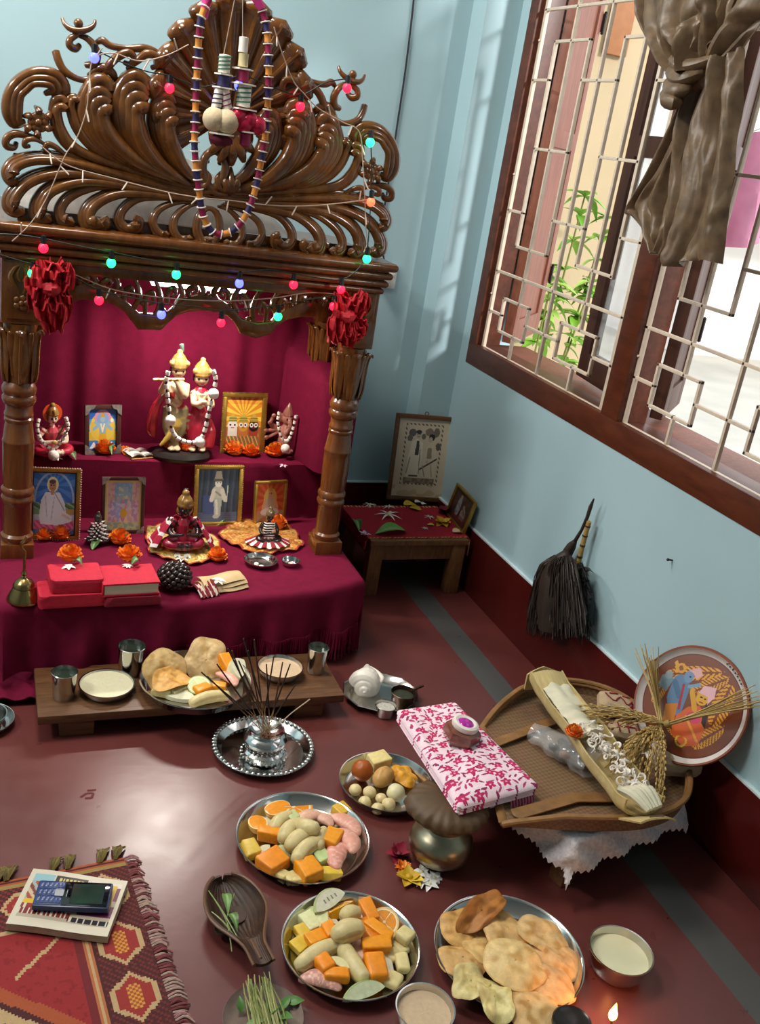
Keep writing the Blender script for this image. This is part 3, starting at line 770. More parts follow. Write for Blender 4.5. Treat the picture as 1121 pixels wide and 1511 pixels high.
obj('tail', t2, m_satin, curt)

# ---- coloured bulb strings
m_wire = M('green_wire', '16251c', rough=.5); m_sock = M('black_socket', '0d0f10', rough=.4)
m_bulb = {'green': M('bulb_green', '35e07a', emis=4.2, emcol='1cf070', var=0, rough=.3), 'red': M('bulb_red', 'ff3048', emis=2.6, emcol='ff1836', var=0, rough=.3),
          'blue': M('bulb_blue', '5a63ff', emis=4., emcol='4a50ff', var=0, rough=.3), 'orange': M('bulb_orange', 'ff6a4a', emis=3., emcol='ff5030', var=0, rough=.3)}
def string(label, path, bulbs, Y=2.172, drop=.016):
    o = Vector((PY(*path[0], Y)))
    t = thing('string_light', label, 'string lights', o)
    P = spline([PY(x, y, Y)-o for x, y in path], 90)
    obj('wire', MB().tube(P, .0014, 5), m_wire, t)
    for x, y, c in bulbs:
        p = PY(x, y, Y-.008)-o
        s = obj('bulb', MB().ball((0, 0, 0), (.0098, .0098, .0105), 14, 10), m_bulb[c], t, loc=p, label=c+' glowing bulb')
        w = min(P, key=lambda q: (q-p-Vector((0, .008, .018))).length)
        sk = MB().tube([(0, 0, .007), (0, .002, .024)], .0058, 10)
        sk.tube(spline([Vector((0, .002, .022)), (Vector((0, 0, .022))+w-p)/2, w-p], 6), .0012, 5)
        obj('socket', sk, m_sock, s)
    return t
string('dark string of coloured bulbs draped along the carved altar beam', [(-4, 345), (30, 347), (64, 352), (110, 362), (164, 372), (212, 382), (260, 391), (306, 397), (353, 402), (395, 398), (433, 404), (470, 410), (503, 413), (530, 395), (541, 368), (545, 330), (547, 286), (548, 240), (546, 196)],
       [(64, 366, 'red'), (164, 388, 'green'), (260, 405, 'green'), (353, 418, 'blue'), (433, 420, 'red'), (503, 427, 'red'), (541, 382, 'green'), (547, 298, 'orange'), (546, 210, 'green')])
string('lower string of coloured bulbs sagging before the scalloped valance', [(0, 376), (48, 390), (95, 402), (146, 428), (190, 438), (238, 448), (285, 452), (326, 458), (370, 455), (410, 450), (450, 443), (492, 436)],
       [(48, 404, 'green'), (146, 443, 'red'), (238, 464, 'blue'), (326, 476, 'red'), (410, 467, 'green'), (492, 452, 'red')])
string('string of bulbs strung across the top of the carved crown', [(139, 72), (170, 88), (215, 105), (250, 112), (300, 128), (355, 112), (400, 128), (443, 140), (480, 122), (515, 116)],
       [(139, 85, 'blue'), (250, 130, 'red'), (352, 126, 'blue'), (443, 157, 'red'), (512, 130, 'red')], 2.19)
m_pale = M('clear_fairy_wire', 'b9a08c', rough=.4)
def fairy(label, path, step=5, Y=2.18):
    o = PY(*path[0], Y); t = thing('fairy_light_wire', label, 'fairy lights', o)
    P = spline([PY(x, y, Y)-o for x, y in path], 100); obj('wire', MB().tube(P, .0013, 5), m_pale, t)
    rnd = random.Random(len(path))
    for i in range(step, 100, step*2):
        d = Vector((rnd.uniform(-.6, .6), -.4, rnd.choice((-1, -1, 1, -.5)))).normalized()
        obj('mini_bulb', MB().tube([P[i], P[i]+d*.012, P[i]+d*.024], [.0014, .0019, .0015], 6), M('mini_bulb_glass', 'cfbfae', rough=.25), t)
fairy('thin pale fairy light wire looped up the left end of the crown', [(18, 356), (45, 330), (70, 290), (95, 232), (115, 200), (128, 160), (132, 118), (138, 88), (165, 78), (205, 90), (245, 82), (278, 66)])
fairy('thin pale fairy light wire running along the crown base moulding', [(60, 215), (100, 244), (170, 264), (240, 282), (290, 291), (340, 296), (400, 303), (450, 304), (500, 300), (548, 294)])
fairy('thin pale fairy light wire trailing down the right of the crown', [(404, 40), (415, 75), (432, 118), (448, 138), (470, 160), (505, 180), (530, 195), (535, 240), (538, 290), (540, 340), (546, 372)])
fairy('thin pale wire hung across the altar before the valance', [(55, 382), (110, 405), (170, 428), (250, 440), (330, 444), (400, 440), (455, 432), (500, 434)], 9, 2.225)

# ---- bead garland on the crown
m_pith = M('white_pith', 'efe6da', rough=.8, var=.05)
bead_mats = [M('bead_maroon', '8e1444', rough=.6, var=.15), M('bead_orange', 'd98a3a', rough=.7, var=.12), M('bead_navy', '2e2352', rough=.6, var=.15)]
gp = [(312, -8), (304, 8), (296, 30), (293, 62), (291, 100), (289, 140), (288, 180), (287, 215), (290, 250), (294, 285), (299, 315), (308, 336), (322, 345), (340, 342), (356, 328), (368, 306), (377, 278), (384, 245), (390, 210), (394, 170), (396, 130), (396, 90), (394, 50), (388, 20), (376, -4)]
YG = 2.155; go = PY(338, 345, YG)
gar = thing('bead_garland', 'long garland of maroon, orange and navy beads looped over the crown', 'garland', go)
P = spline([PY(x, y, YG-.004*sin(i))-go for i, (x, y) in enumerate(gp)], 300)
obj('cord', MB().tube(P[::5], .0015, 6), m_pith, gar)
bm_ = [MB().lathe([(.0035, -.0078), (.0072, -.0078), (.0066, 0), (.0072, .0078), (.0035, .0078)], 14).mesh('bead') for _ in range(3)]
dm_ = MB().lathe([(.003, -.0012), (.0102, -.0012), (.0107, 0), (.0102, .0012), (.003, .0012)], 8).mesh('spacer_disc')
acc, last, k = 0, P[0], 0
for i in range(1, len(P)):
    acc += (P[i]-last).length; last = P[i]
    if acc > .0178:
        acc = 0; d = (P[min(i+2, 299)]-P[i-2]).normalized()
        q = Vector((0, 0, 1)).rotation_difference(d)
        b = obj('bead', bm_[k % 3], bead_mats[(0, 1, 2)[k % 3]], gar, loc=P[i])
        b.rotation_mode = 'QUATERNION'; b.rotation_quaternion = q
        s = obj('spacer_disc', dm_, m_pith, b, loc=(0, 0, .0089))
        k += 1
for x0_, y0_, x1_, y1_ in ((309, -20, 300, 26), (368, -20, 386, 12)):
    obj('pink_sleeve', MB().tube([PY(x0_, y0_, YG)-go, PY(x1_, y1_, YG)-go], [.011, .0085], 12), M('pink_cloth_sleeve', 'd23a86', rough=.7), gar)

# ---- two pith pendants in front of the shell
m_cream = M('cream_pith_ball', 'cdb896', rough=.85, var=.14, scale=120, bump=.4, bscale=300)
m_greenring = M('green_ribbon', '3f7a5e', rough=.6); m_navy = M('navy_band', '2b2352', rough=.5); m_ruby = M('ruby_foil', 'b01e3e', rough=.25, var=.5, scale=160, metal=.3); m_maroon = M('maroon_felt', '5a0f26', rough=.8)
def pend(label, top, seq, bx, cols, Y=2.115):
    o = PY(bx, seq[-1][1], Y); t = thing('pith_pendant', label, 'ornament', o)
    q = lambda x, y, d=0: PY(x, y, Y-d)-o
    obj('thread', MB().tube([q(top[0], top[1]), q(bx, seq[0][1])], .0009, 5), m_pale, t)
    for kind, y0_, y1_, r, mm in seq:
        r *= .00148
        a, b = q(bx, y1_), q(bx, y0_); h = b.z-a.z
        if kind == 'cyl': obj('stem_bead', MB().lathe([(r*.6, 0), (r, .001), (r*.95, h/2), (r, h-.001), (r*.6, h)], 16), mm, t, loc=a)
        if kind == 'ring':
            s_ = obj('stem_bead', MB().lathe([(r*.6, 0), (r, .001), (r, h-.001), (r*.6, h)], 16), m_pith, t, loc=a)
            nr = 4; rg = MB()
            rg.tube([Vector((r*1.03*cos(2*pi*i/14), r*1.03*sin(2*pi*i/14), h*(.08+.84*i/(14*nr)))) for i in range(14*nr+1)], .0016, 5); obj('ribbon', rg, m_greenring, s_)
        if kind == 'disc': obj('hexagon_disc', MB().lathe([(0.001, 0), (r, 0), (r, .0028), (.001, .0028)], 6), m_pith, t, loc=a)
    return t, q
t, q = pend('white ringed pith pendant with two cream balls hanging before the crown shell', (348, -10), [('ring', 80, 108, 8, None), ('disc', 108, 111, 13, None), ('cyl', 111, 128, 9.5, m_navy), ('disc', 128, 131, 16, None)], 330, None)
for x, y, r, dz in ((316, 176, 16, 0), (334, 180, 17, 0)):
    lg = obj('striped_leg', MB().tube([q(324 if x < 320 else 331, 133, .004), q(x+2, y-14, .006)], .010, 14), m_pith, t)
    A, B = q(324 if x < 320 else 331, 133, .004), q(x+2, y-14, .006); d = (B-A); n1, n2 = frame_of(d)
    obj('stripe', MB().tube([A+d*(.1+.8*i/36)+(n1*cos(i*.62)+n2*sin(i*.62))*.0102 for i in range(37)], .0013, 5), m_navy if x < 320 else bead_mats[0], lg)
    obj('cream_ball', MB().ball(q(x, y, .010), r*.00150, 18, 12), m_cream, t)
obj('hexagon_disc', MB().lathe([(.001, 0), (.026, 0), (.026, .003), (.001, .003)], 6).mesh('d'), m_pith, t, loc=q(327, 199, .008))
bb = MB().ball(q(326, 207, .004), (.024, .016, .012), 16, 10, fn=lambda v: 1+.15*sin(v.x*17)*sin(v.y*13)); obj('maroon_tassel', bb, m_maroon, t)
t, q = pend('pith pendant with ruby foil balls hanging before the crown shell', (358, -10), [('cyl', 54, 78, 6.5, m_pith), ('cyl', 78, 99, 7, M('ivory_pith', 'c9bd8f', rough=.7)), ('disc', 99, 103, 15, None), ('cyl', 103, 121, 8, bead_mats[0]), ('disc', 121, 125, 19, None), ('ring', 125, 158, 10, None), ('disc', 158, 162, 20, None)], 358, None)
for x, y in ((352, 172), (368, 178), (380, 186), (360, 184)):
    obj('ruby_ball', MB().ball(q(x, y, .008), .0185, 14, 10, fn=lambda v: 1+.07*sin(v.x*19)*sin(v.z*23)), m_ruby, t)
obj('hexagon_disc', MB().lathe([(.001, 0), (.019, 0), (.019, .003), (.001, .003)], 6), m_pith, t, loc=q(364, 196, .008))
obj('maroon_tube', MB().tube([q(362, 198, .008), q(361, 214, .008)], .011, 14), bead_mats[0], t)
# ================================================================== things on the altar steps
ZU, ZL = .3675, .2065                     # velvet tops of the two steps
m_paint = M('painted_surface', vcol=True, rough=.5, var=.06, scale=40)
m_gloss = M('painted_gloss', vcol=True, rough=.25, var=.05, scale=40, coat=.3)
m_cloth = M('woven_cloth', vcol=True, rough=.85, var=.08, scale=200, bump=.25, bscale=500)
m_print = M('printed_picture', vcol=True, rough=.3, var=.03, coat=.4)
m_gold = M('gilt_frame', 'b08a3c', rough=.35, metal=.75, var=.2, scale=90)
m_brownwood = M('brown_picture_wood', '6f4a2a', rough=.4, var=.15, wood=('4d2f18', 20, (3, 20, 3)))
m_silver = M('silver_ornament', 'a79f98', rough=.4, metal=.7, var=.3, scale=160)
m_steel = M('polished_steel', 'c9c7c2', rough=.16, metal=1., var=.06, scale=12)
m_brass = M('brass', '9a8250', rough=.24, metal=1., var=.12, scale=14)
m_petal = M('flower_petal', vcol=True, rough=.6, var=.15, scale=120)
m_leafm = M('leaf_green', vcol=True, rough=.4, var=.15, scale=60)

# ---- pictures are drawn on a fine grid of faces
def inpoly(x, y, P):
    c = False; j = len(P)-1
    for i in range(len(P)):
        if (P[i][1] > y) != (P[j][1] > y) and x < (P[j][0]-P[i][0])*(y-P[i][1])/(P[j][1]-P[i][1])+P[i][0]: c = not c
        j = i
    return c
def painter(bg, shapes):
    def f(u, v):
        c = bg(u, v) if callable(bg) else bg
        for s in shapes:
            k = s[0]
            if k == 'e':
                if ((u-s[1])/s[3])**2+((v-s[2])/s[4])**2 < 1: c = s[5]
            elif k == 'r':
                if s[1] <= u <= s[3] and s[2] <= v <= s[4]: c = s[5]
            elif k == 'p':
                if inpoly(u, v, s[1]): c = s[2]
            elif k == 'l':
                (x0, y0), (x1, y1), w = s[1], s[2], s[3]; dx, dy = x1-x0, y1-y0
                t = min(1, max(0, ((u-x0)*dx+(v-y0)*dy)/(dx*dx+dy*dy+1e-9)))
                if math.hypot(u-x0-dx*t, v-y0-dy*t) < w: c = s[4]
        return c
    return f
def px_frame(bl, br, tl, z, lean):
    A, B = PZ(*bl, z), PZ(*br, z); xd = (B-A).normalized(); bk = Vector((-xd.y, xd.x, 0))
    if bk.y < 0 and bk.x < 0: bk = -bk
    up = Vector((0, 0, 1))*cos(lean)+bk*sin(lean); nn = xd.cross(up)
    d = ray(*tl); o = Vector((0, 0, CAM_H)); t = (A-o).dot(nn)/d.dot(nn); h = (o+d*t-A).dot(up)
    fw = up.cross(xd)                                     # away from the viewer... kept right-handed
    M4 = Matrix.Identity(4); yd = up.cross(xd)
    for i in range(3): M4[i][0] = xd[i]; M4[i][1] = yd[i]; M4[i][2] = up[i]; M4[i][3] = ((A+B)/2)[i]
    return M4, (B-A).length, h
def abc_frame(A, B, h, lean):
    xd = (B-A).normalized(); bk = Vector((-xd.y, xd.x, 0)); up = Vector((0, 0, 1))*cos(lean)+bk*sin(lean); yd = up.cross(xd); M4 = Matrix.Identity(4)
    for i in range(3): M4[i][0] = xd[i]; M4[i][1] = yd[i]; M4[i][2] = up[i]; M4[i][3] = ((A+B)/2)[i]
    return M4, (B-A).length, h
def picture_frame(label, bl, br, tl, z, lean, border, mat, pf, corner=None, beads=None, th=.012, inner=None, n=(56, 76), given=None):
    M4, w, h = px_frame(bl, br, tl, z, lean) if not given else abc_frame(*given, lean)
    t = thing('picture_frame', label, 'picture', mat=M4)
    mb = MB(); b = border
    for x, zz, sx, sz in ((0, b/2, w, b), (0, h-b/2, w, b), (-w/2+b/2, h/2, b, h-2*b+.001), (w/2-b/2, h/2, b, h-2*b+.001)):
        mb.box((x, th/2, zz), (sx, th, sz), min(.0025, b*.2))
    obj('border', mb, mat, t)
    if inner:
        ib = MB(); e = b+.0035
        for x, zz, sx, sz in ((0, b+.0017, w-2*b, .0035), (0, h-b-.0017, w-2*b, .0035), (-w/2+b+.0017, h/2, .0035, h-2*b), (w/2-b-.0017, h/2, .0035, h-2*b)):
            ib.box((x, th*.6, zz), (sx, th*.5, sz), .0008)
        obj('inner_lip', ib, inner, t)
    pw, ph = w-2*b, h-2*b
    pm = MB().grid(lambda u, v: (-pw/2+pw*u, th*.55, b+ph*v), n[0], n[1], colfn=pf)
    obj('picture', pm, m_print, t, smooth=False)
    obj('back_board', MB().box((0, th*.8, h/2), (pw+.002, th*.3, ph+.002)), m_brownwood, t)
    if corner:
        for sx in (-1, 1):
            for sz in (0, 1):
                cm = MB(); c = border*2.4; cx_, cz_ = sx*(w/2), h*sz; q = -1 if sz else 1
                cm.prism([(0, 0), (-sx*c, 0), (-sx*c*.8, q*border*.8), (-sx*border*1.1, q*border*1.1), (-sx*border*.8, q*c*.8), (0, q*c)][::(1 if sx*q > 0 else -1)], .003, Matrix(((1, 0, 0, cx_), (0, 0, 1, -.0025), (0, 1, 0, cz_), (0, 0, 0, 1))), bev=.0008)
                obj('corner_ornament', cm, corner, t)
    if beads:
        for k, (mm, off) in enumerate(beads):
            rim = MB(); N_ = int((w+h)*2/.006); per = []
            for i in range(N_):
                s = (w+h)*2*i/N_
                p = (-w/2+s, 0) if s < w else (w/2, s-w) if s < w+h else (w/2-(s-w-h), h) if s < 2*w+h else (-w/2, h-(s-2*w-h))
                rim.ball((p[0]*(1-off/w*2), .001, p[1]*(1-off/h*2)+off), (.0022, .0022, .0022), 6, 4)
            o_ = obj('bead_rim', rim, mm, t); o_['kind'] = 'stuff'
    return t
def rays(c, a, b, n):
    return lambda u, v: a if int((math.atan2(v-c[1], u-c[0])/pi+1)*n) % 2 else b
# framed prints of the upper step
sky = lambda u, v: '2f62b8' if v > .75 else ('5b93cf' if v > .45 else ('d8b93e' if v > .22 else '4a7fc0'))
vish = painter(sky, [('e', .5, .55, .46, .36, 'e2bf4a'), ('e', .5, .78, .3, .2, 'd890a8'), ('e', .5, .76, .22, .15, '7fa3cf'), ('p', [(.4, .62), (.6, .62), (.66, .1), (.34, .1)], 'd8a92e'),
    ('p', [(.36, .66), (.64, .66), (.6, .4), (.4, .4)], '8fb0c8'), ('l', (.38, .62), (.18, .5), .045, '8fb0c8'), ('l', (.62, .62), (.82, .5), .045, '8fb0c8'), ('l', (.38, .6), (.2, .7), .04, '8fb0c8'), ('l', (.62, .6), (.8, .7), .04, '8fb0c8'),
    ('e', .5, .74, .09, .075, '9cb6c6'), ('p', [(.41, .8), (.59, .8), (.53, .93), (.47, .93)], 'c89a3a'), ('l', (.44, .62), (.5, .45), .025, 'f0e2c0'), ('l', (.56, .62), (.5, .45), .025, 'f0e2c0'), ('e', .16, .72, .06, .05, 'e8c95a'), ('e', .84, .72, .06, .05, 'e9e4d8'),
    ('p', [(.02, .02), (.2, .2), (.3, .02)], 'e8ecf0'), ('p', [(.7, .02), (.84, .2), (.98, .02)], 'e8ecf0'), ('p', [(.3, .1), (.7, .1), (.76, .02), (.24, .02)], 'd98aa0')])
picture_frame('dark framed print of a many-armed blue and yellow deity with silver corners', (125, 671), (178, 669), (123, 598), ZU, .10, .0115, M('dark_frame_wood', '4a2a22', rough=.4), vish, corner=m_silver)
def trio(u, v):
    c = rays((.5, .62), 'e5902a', 'f2d24c', 17)(u, v) if v > .42 else 'b5603a'
    if v > .86: c = 'd9772a' if c == 'e5902a' else 'eab03e'
    for cx_, body, face in ((.2, 'e9e2d2', 'f0ead8'), (.5, 'c97a3a', 'd8a23c'), (.8, 'a8442e', '1d1a1c')):
        if abs(u-cx_) < .15 and v < .30: c = ('b8482e', 'd9b25a', '5f8a58')[int((u*29+v*17)) % 3]
        if abs(u-cx_) < .13 and .24 < v < .42: c = body
        if ((u-cx_)/.14)**2+((v-.44)/.115)**2 < 1: c = face
        if .52 < v < .60 and abs(u-cx_) < .12-.2*(v-.52): c = ('d9a63e', '6f8f4a')[int(v*40) % 2]
        if .6 <= v < .68 and abs(u-cx_) < .08-.8*(v-.6): c = 'd8b04a'
        for q in (-.062, .062):
            r = math.hypot((u-cx_-q)*1.0, (v-.455)*1.2)
            if r < .055: c = 'f6f2ea'
            if r < .026: c = '161214'
        if abs(u-cx_) < .05 and .395 < v < .412: c = 'b02a24'
    return c
picture_frame('gold framed print of three round-eyed deities under orange sun rays', (325, 668), (389, 668), (325, 579), ZU, .12, .0125, m_gold, trio, beads=[(m_gold, .0)], n=(84, 110))
# framed prints of the lower step
def saint(u, v):
    c = '2f6fc0' if v > .42 else '4a7a4e'
    if v > .5 and int((math.atan2(v-.78, u-.5)/pi+1)*13) % 2: c = '4f8ad0'
    if .84 < math.hypot(u-.5, (v-.55)*1.0)*2 < .92 and v > .5: c = '9fc0dc'
    if .42 < v < .52: c = ('3d6a3c', '56804a', '8fae9a')[int(u*13+v*31) % 3]
    if v < .42: c = '6f9a6a' if u < .5 else 'b9975a'
    if v < .33: c = 'b6bccb'
    if v < .24 and abs(u-.5) < .46: c = ('d2497e', 'e07aa0')[int(u*16+v*20) % 2]
    if v < .1: c = '4f7fb5'
    return c
sw_ = painter(saint, [('e', .46, .8, .13, .12, 'e8e0a8'), ('p', [(.16, .3), (.2, .55), (.3, .68), (.62, .68), (.74, .52), (.78, .36), (.92, .3), (.9, .22), (.6, .16), (.2, .18)], 'e4e4e6'), ('l', (.5, .68), (.74, .4), .012, '9ea4b0'), ('l', (.3, .62), (.34, .3), .01, 'b8bcc6'), ('l', (.5, .6), (.44, .25), .01, 'b8bcc6'),
    ('e', .46, .78, .085, .085, 'b98560'), ('e', .46, .845, .075, .035, '5a4436'), ('l', (.42, .79), (.44, .79), .008, '2a1c16'), ('l', (.48, .79), (.5, .79), .008, '2a1c16'), ('l', (.44, .735), (.48, .735), .006, '7a3a2e'), ('p', [(.4, .7), (.5, .7), (.48, .64), (.43, .64)], 'b98560'), ('l', (.7, .33), (.86, .27), .02, 'd8c0a8')])
picture_frame('gilt framed picture of a seated man in white robes on a pink lotus', (40, 796), (116, 797), (44, 690), ZL, .14, .0095, m_gold, sw_, beads=[(M('red_white_bead', 'e2b0a4', rough=.4, var=.5, scale=200), -.001)], inner=M('dark_lip', '3a2618'), n=(76, 100))
def darbar(u, v):
    n_ = noise.noise(Vector((u*11, v*13, 3)))
    c = 'e8dca0' if n_ > 0 else 'e9d2b0'
    if .08 < u < .3 or .7 < u < .95: c = 'd8a0a8' if n_ > .1 else 'e2c0b0'
    if abs(u-.5) < .24 and .3 < v < .95: c = '8fb4cc' if n_ > -.15 else 'a9b9d8'
    if abs(u-.5) < .13 and .62 < v < .86: c = 'd4dcb8' if n_ > .15 else '9fc4c8'
    for cx_, k in ((.2, 'b8a0d0'), (.5, 'd890b8'), (.82, 'c89ac0'), (.36, 'a8b8e0'), (.66, 'e0b8a0')):
        if ((u-cx_)/.08)**2+((v-.38)/.22)**2 < 1: c = k if n_ > -.1 else 'd8c8d8'
        if ((u-cx_)/.04)**2+((v-.63)/.04)**2 < 1: c = 'd8b8a0'
    if ((u-.52)/.09)**2+((v-.34)/.1)**2 < 1: c = 'e0b040'
    if v < .16: c = 'd8d8a0' if n_ > 0 else 'a8c0a8'
    if u < .05 or u > .95 or v > .95: c = 'e6cf74'
    return c
picture_frame('faded pastel print of a royal group in a dark frame with silver corners', (149, 788), (212, 787), (135, 704), ZL, .16, .0085, M('dark_frame_wood'), darbar, corner=m_silver, n=(70, 96))
def kr(u, v):
    c = ('39434f', '4a525c', '2f3a48')[int(u*19+.4*sin(v*5)) % 3]
    if v < .18: c = '4a5872' if int(v*50) % 2 else '5a6478'
    if abs(u-.3) < .16 and .15 < v < .5: c = '3e4e78'
    return c
krp = painter(kr, [('e', .5, .53, .17, .16, 'b9b7a6'), ('l', (.4, .58), (.34, .42), .05, 'cfcbb8'), ('l', (.6, .58), (.68, .42), .05, 'cfcbb8'), ('p', [(.4, .45), (.6, .45), (.58, .12), (.5, .06), (.42, .12)], 'a8b0a0'), ('l', (.46, .4), (.5, .1), .03, 'd2d2c2'), ('e', .5, .73, .085, .075, 'd8d4c6'), ('e', .5, .8, .13, .04, '6e6a5e'), ('p', [(.4, .81), (.6, .81), (.56, .96), (.44, .96)], 'b2ae98'), ('l', (.46, .74), (.475, .74), .008, '201c1c'), ('l', (.53, .74), (.545, .74), .008, '201c1c'), ('l', (.72, .38), (.74, .68), .012, 'c8c8b8'), ('l', (.44, .57), (.56, .5), .018, '8a8874'), ('e', .47, .1, .08, .04, 'b8b8a6')])
picture_frame('gilt framed dim picture of a crowned child deity by dark drapes', (285, 777), (355, 775), (280, 687), ZL, .15, .0105, m_gold, krp, beads=[(m_gold, 0.)], n=(72, 96))
gs = painter(lambda u, v: rays((.5, .6), 'c8502e', 'd96c3a', 14)(u, v) if v > .3 else 'b08a6a', [('e', .5, .62, .24, .26, 'd9b85a'), ('e', .5, .72, .12, .12, 'dca878'), ('p', [(.4, .8), (.6, .8), (.5, .97)], 'c9a03a'), ('e', .5, .46, .22, .2, 'c8b49a'), ('l', (.3, .52), (.24, .38), .05, 'dca878'), ('l', (.7, .52), (.78, .38), .05, 'dca878'), ('e', .5, .26, .34, .12, 'd8d0c2'), ('e', .47, .74, .02, .015, '2a1a16'), ('e', .54, .74, .02, .015, '2a1a16')])
picture_frame('small gilt framed orange print of a haloed deity on the lower step', (374, 777), (421, 774), (368, 711), ZL, .13, .0085, m_gold, gs, n=(50, 70))

# ---- painted idols, each one continuous body
SK, GOLD = 'cba986', '96743a'
def seated(h, skin, robe, hair='1c1412', crown=GOLD, robe2=None, arms=True, shawl=None, wide=1., hs=1.):
    """seated figure of height h, base at the origin, facing -y"""
    mb = MB(); r2 = robe2 or robe; H_ = h
    B = lambda c, r, col, **k: mb.ball((c[0]*H_*wide, c[1]*H_, c[2]*H_), tuple(q*H_ for q in r), 18, 12, col=col, **k)
    Tb = lambda P, r, col, n=10: mb.tube([Vector((p[0]*H_*wide, p[1]*H_, p[2]*H_)) for p in P], [q*H_ for q in r], n, col=col)
    B((0, 0, .07), (.33, .26, .07), r2)                                        # seat
    for q in (-1, 1):
        Tb(spline([(q*.08, .03, .16), (q*.26, -.08, .15), (q*.20, -.2, .13), (q*-.02, -.22, .12)], 10), [.09, .085, .07, .05], robe)
        B((q*-.05, -.24, .13), (.06, .045, .035), skin)
    Tb([(0, .03, .14), (0, .04, .3), (0, .035, .45), (0, .03, .54)], [.13, .105, .12, .07], r2)
    Tb([(0, .03, .52), (0, .02, .62)], [.05, .045], skin)
    B0, T0 = B, Tb
    def B(c, r, col, **k): B0((c[0]*hs, c[1]*hs, .64+(c[2]-.64)*hs) if c[2] > .6 else c, tuple(q*hs for q in r) if c[2] > .6 else r, col, **k)
    def Tb(P, r, col, n=10): T0([(p[0]*hs, p[1]*hs, .64+(p[2]-.64)*hs) if p[2] > .7 else p for p in P], [q*hs for q in r] if P[0][2] > .7 else r, col, n)
    B((0, 0, .69), (.085, .09, .10), skin)
    B((0, -.088, .68), (.014, .018, .02), skin)
    for q in (-1, 1): B((q*.034, -.082, .705), (.016, .012, .008), '1a1210'); B((q*.086, .0, .69), (.015, .02, .03), GOLD)
    B((0, -.083, .645), (.024, .012, .008), 'a83a34')
    B((0, .03, .70), (.105, .09, .115), hair)
    Tb([(0, 0, .76), (0, .01, .80), (0, .01, .85), (0, .01, .90)], [.10, .11, .095, .06], crown); B((0, .01, .93), (.05, .05, .05), crown); B((0, -.09, .82), (.03, .03, .05), crown)
    Tb([(0, .0, .765), (0, 0, .79)], [.115, .112], crown)
    if arms:
        for q in (-1, 1):
            Tb(spline([(q*.13, .03, .49), (q*.22, 0, .38), (q*.19, -.14, .30), (q*.06, -.2, .33)], 12), [.055, .05, .045, .032], skin)
            B((q*.05, -.215, .335), (.04, .03, .03), skin)
            Tb([(q*.13, .03, .51), (q*.20, .01, .41)], [.066, .062], shawl or robe)
    return mb
def idol(label, px, z, hpx, build, voxel=.0016, name='idol', parts=None, yaw=0.):
    p = PZ(*px, z); h = hpx*mpp(p)*1.03
    t = thing(name, label, 'figurine', p, (0, 0, yaw))
    obj('body', fuse(build(h), voxel*max(1, h/.13), 1, 'idol_body'), m_gloss, t)
    if parts: parts(t, h)
    return t, p, h
def halo(t, h):
    mb = MB().lathe([(.001, 0), (.17*h, 0), (.175*h, .004*h+.001), (.17*h, .003), (.001, .003)], 36, T(0, .035*h, .78*h) @ rotm('X', pi/2), col='e0562a')
    o = obj('halo', mb, m_gloss, t); r = MB().tube([Vector((.13*h*cos(a), .026*h, .78*h+.13*h*sin(a))) for a in [2*pi*i/32 for i in range(32)]], .006*h, 6, closed=True, col='f0a04a'); obj('halo_ring', r, m_gloss, o)
    v = MB().tube([(-.02*h, -.24*h, .34*h), (.12*h, -.13*h, .5*h), (.24*h, -.02*h, .64*h)], [.02*h, .014*h, .018*h], 8, col='3a2418'); v.ball((-.03*h, -.25*h, .33*h), (.05*h, .035*h, .045*h), 12, 8, col='d8a868'); obj('lute', v, m_gloss, t)
tS, pS, hS = idol('small goddess idol in red with an orange halo disc, upper step far left', (76, 672), ZU, 80, lambda h: seated(h, 'e8cdb4', 'b8283e', robe2='c84a58', shawl='a82038', wide=1.05), parts=halo, yaw=.25)

# white pith bead garlands worn by the idols: cord with beads of their own
bead_c = MB().lathe([(.0035, -.0055), (.0058, -.0055), (.0062, 0), (.0058, .0055), (.0035, .0055)], 12).mesh('pith_bead')
def garland(label, path, Y, n, size=1., balls=(), dark='3a1820', taper=None, mat=None):
    o = PY(*path[len(path)//2], Y if not callable(Y) else Y(len(path)//2)); 
    P = spline([PY(x, y, Y if not callable(Y) else Y(i))-o for i, (x, y) in enumerate(path)], 120)
    t = thing('pith_garland', label, 'garland', o)
    obj('cord', MB().tube(P[::3], .0028*size, 6), M('dark_garland_cord', dark, rough=.7), t)
    for k in range(n):
        i = int((k+.5)/n*120); d = (P[min(i+2, 120)]-P[max(i-2, 0)]).normalized()
        b = obj('bead', bead_c, mat or m_pith, t, loc=P[i]); b.rotation_mode = 'QUATERNION'; b.rotation_quaternion = Vector((0, 0, 1)).rotation_difference(d); b.scale = (size,)*3
    for x, y, r in balls:
        q = PY(x, y, (Y if not callable(Y) else Y(0))-.012)-o; obj('pompom', MB().ball(q, r*mpp(o), 14, 10, fn=lambda v: 1+.05*noise.noise(v*5)), m_pith, t)
    return t
garland('white bead garland round the small red goddess idol', [(57, 618), (55, 630), (58, 645), (66, 656), (78, 662), (88, 654), (96, 642), (100, 628), (97, 616)], lambda i: 2.45-.008*sin(i), 15, .82, [(79, 672, 8)])

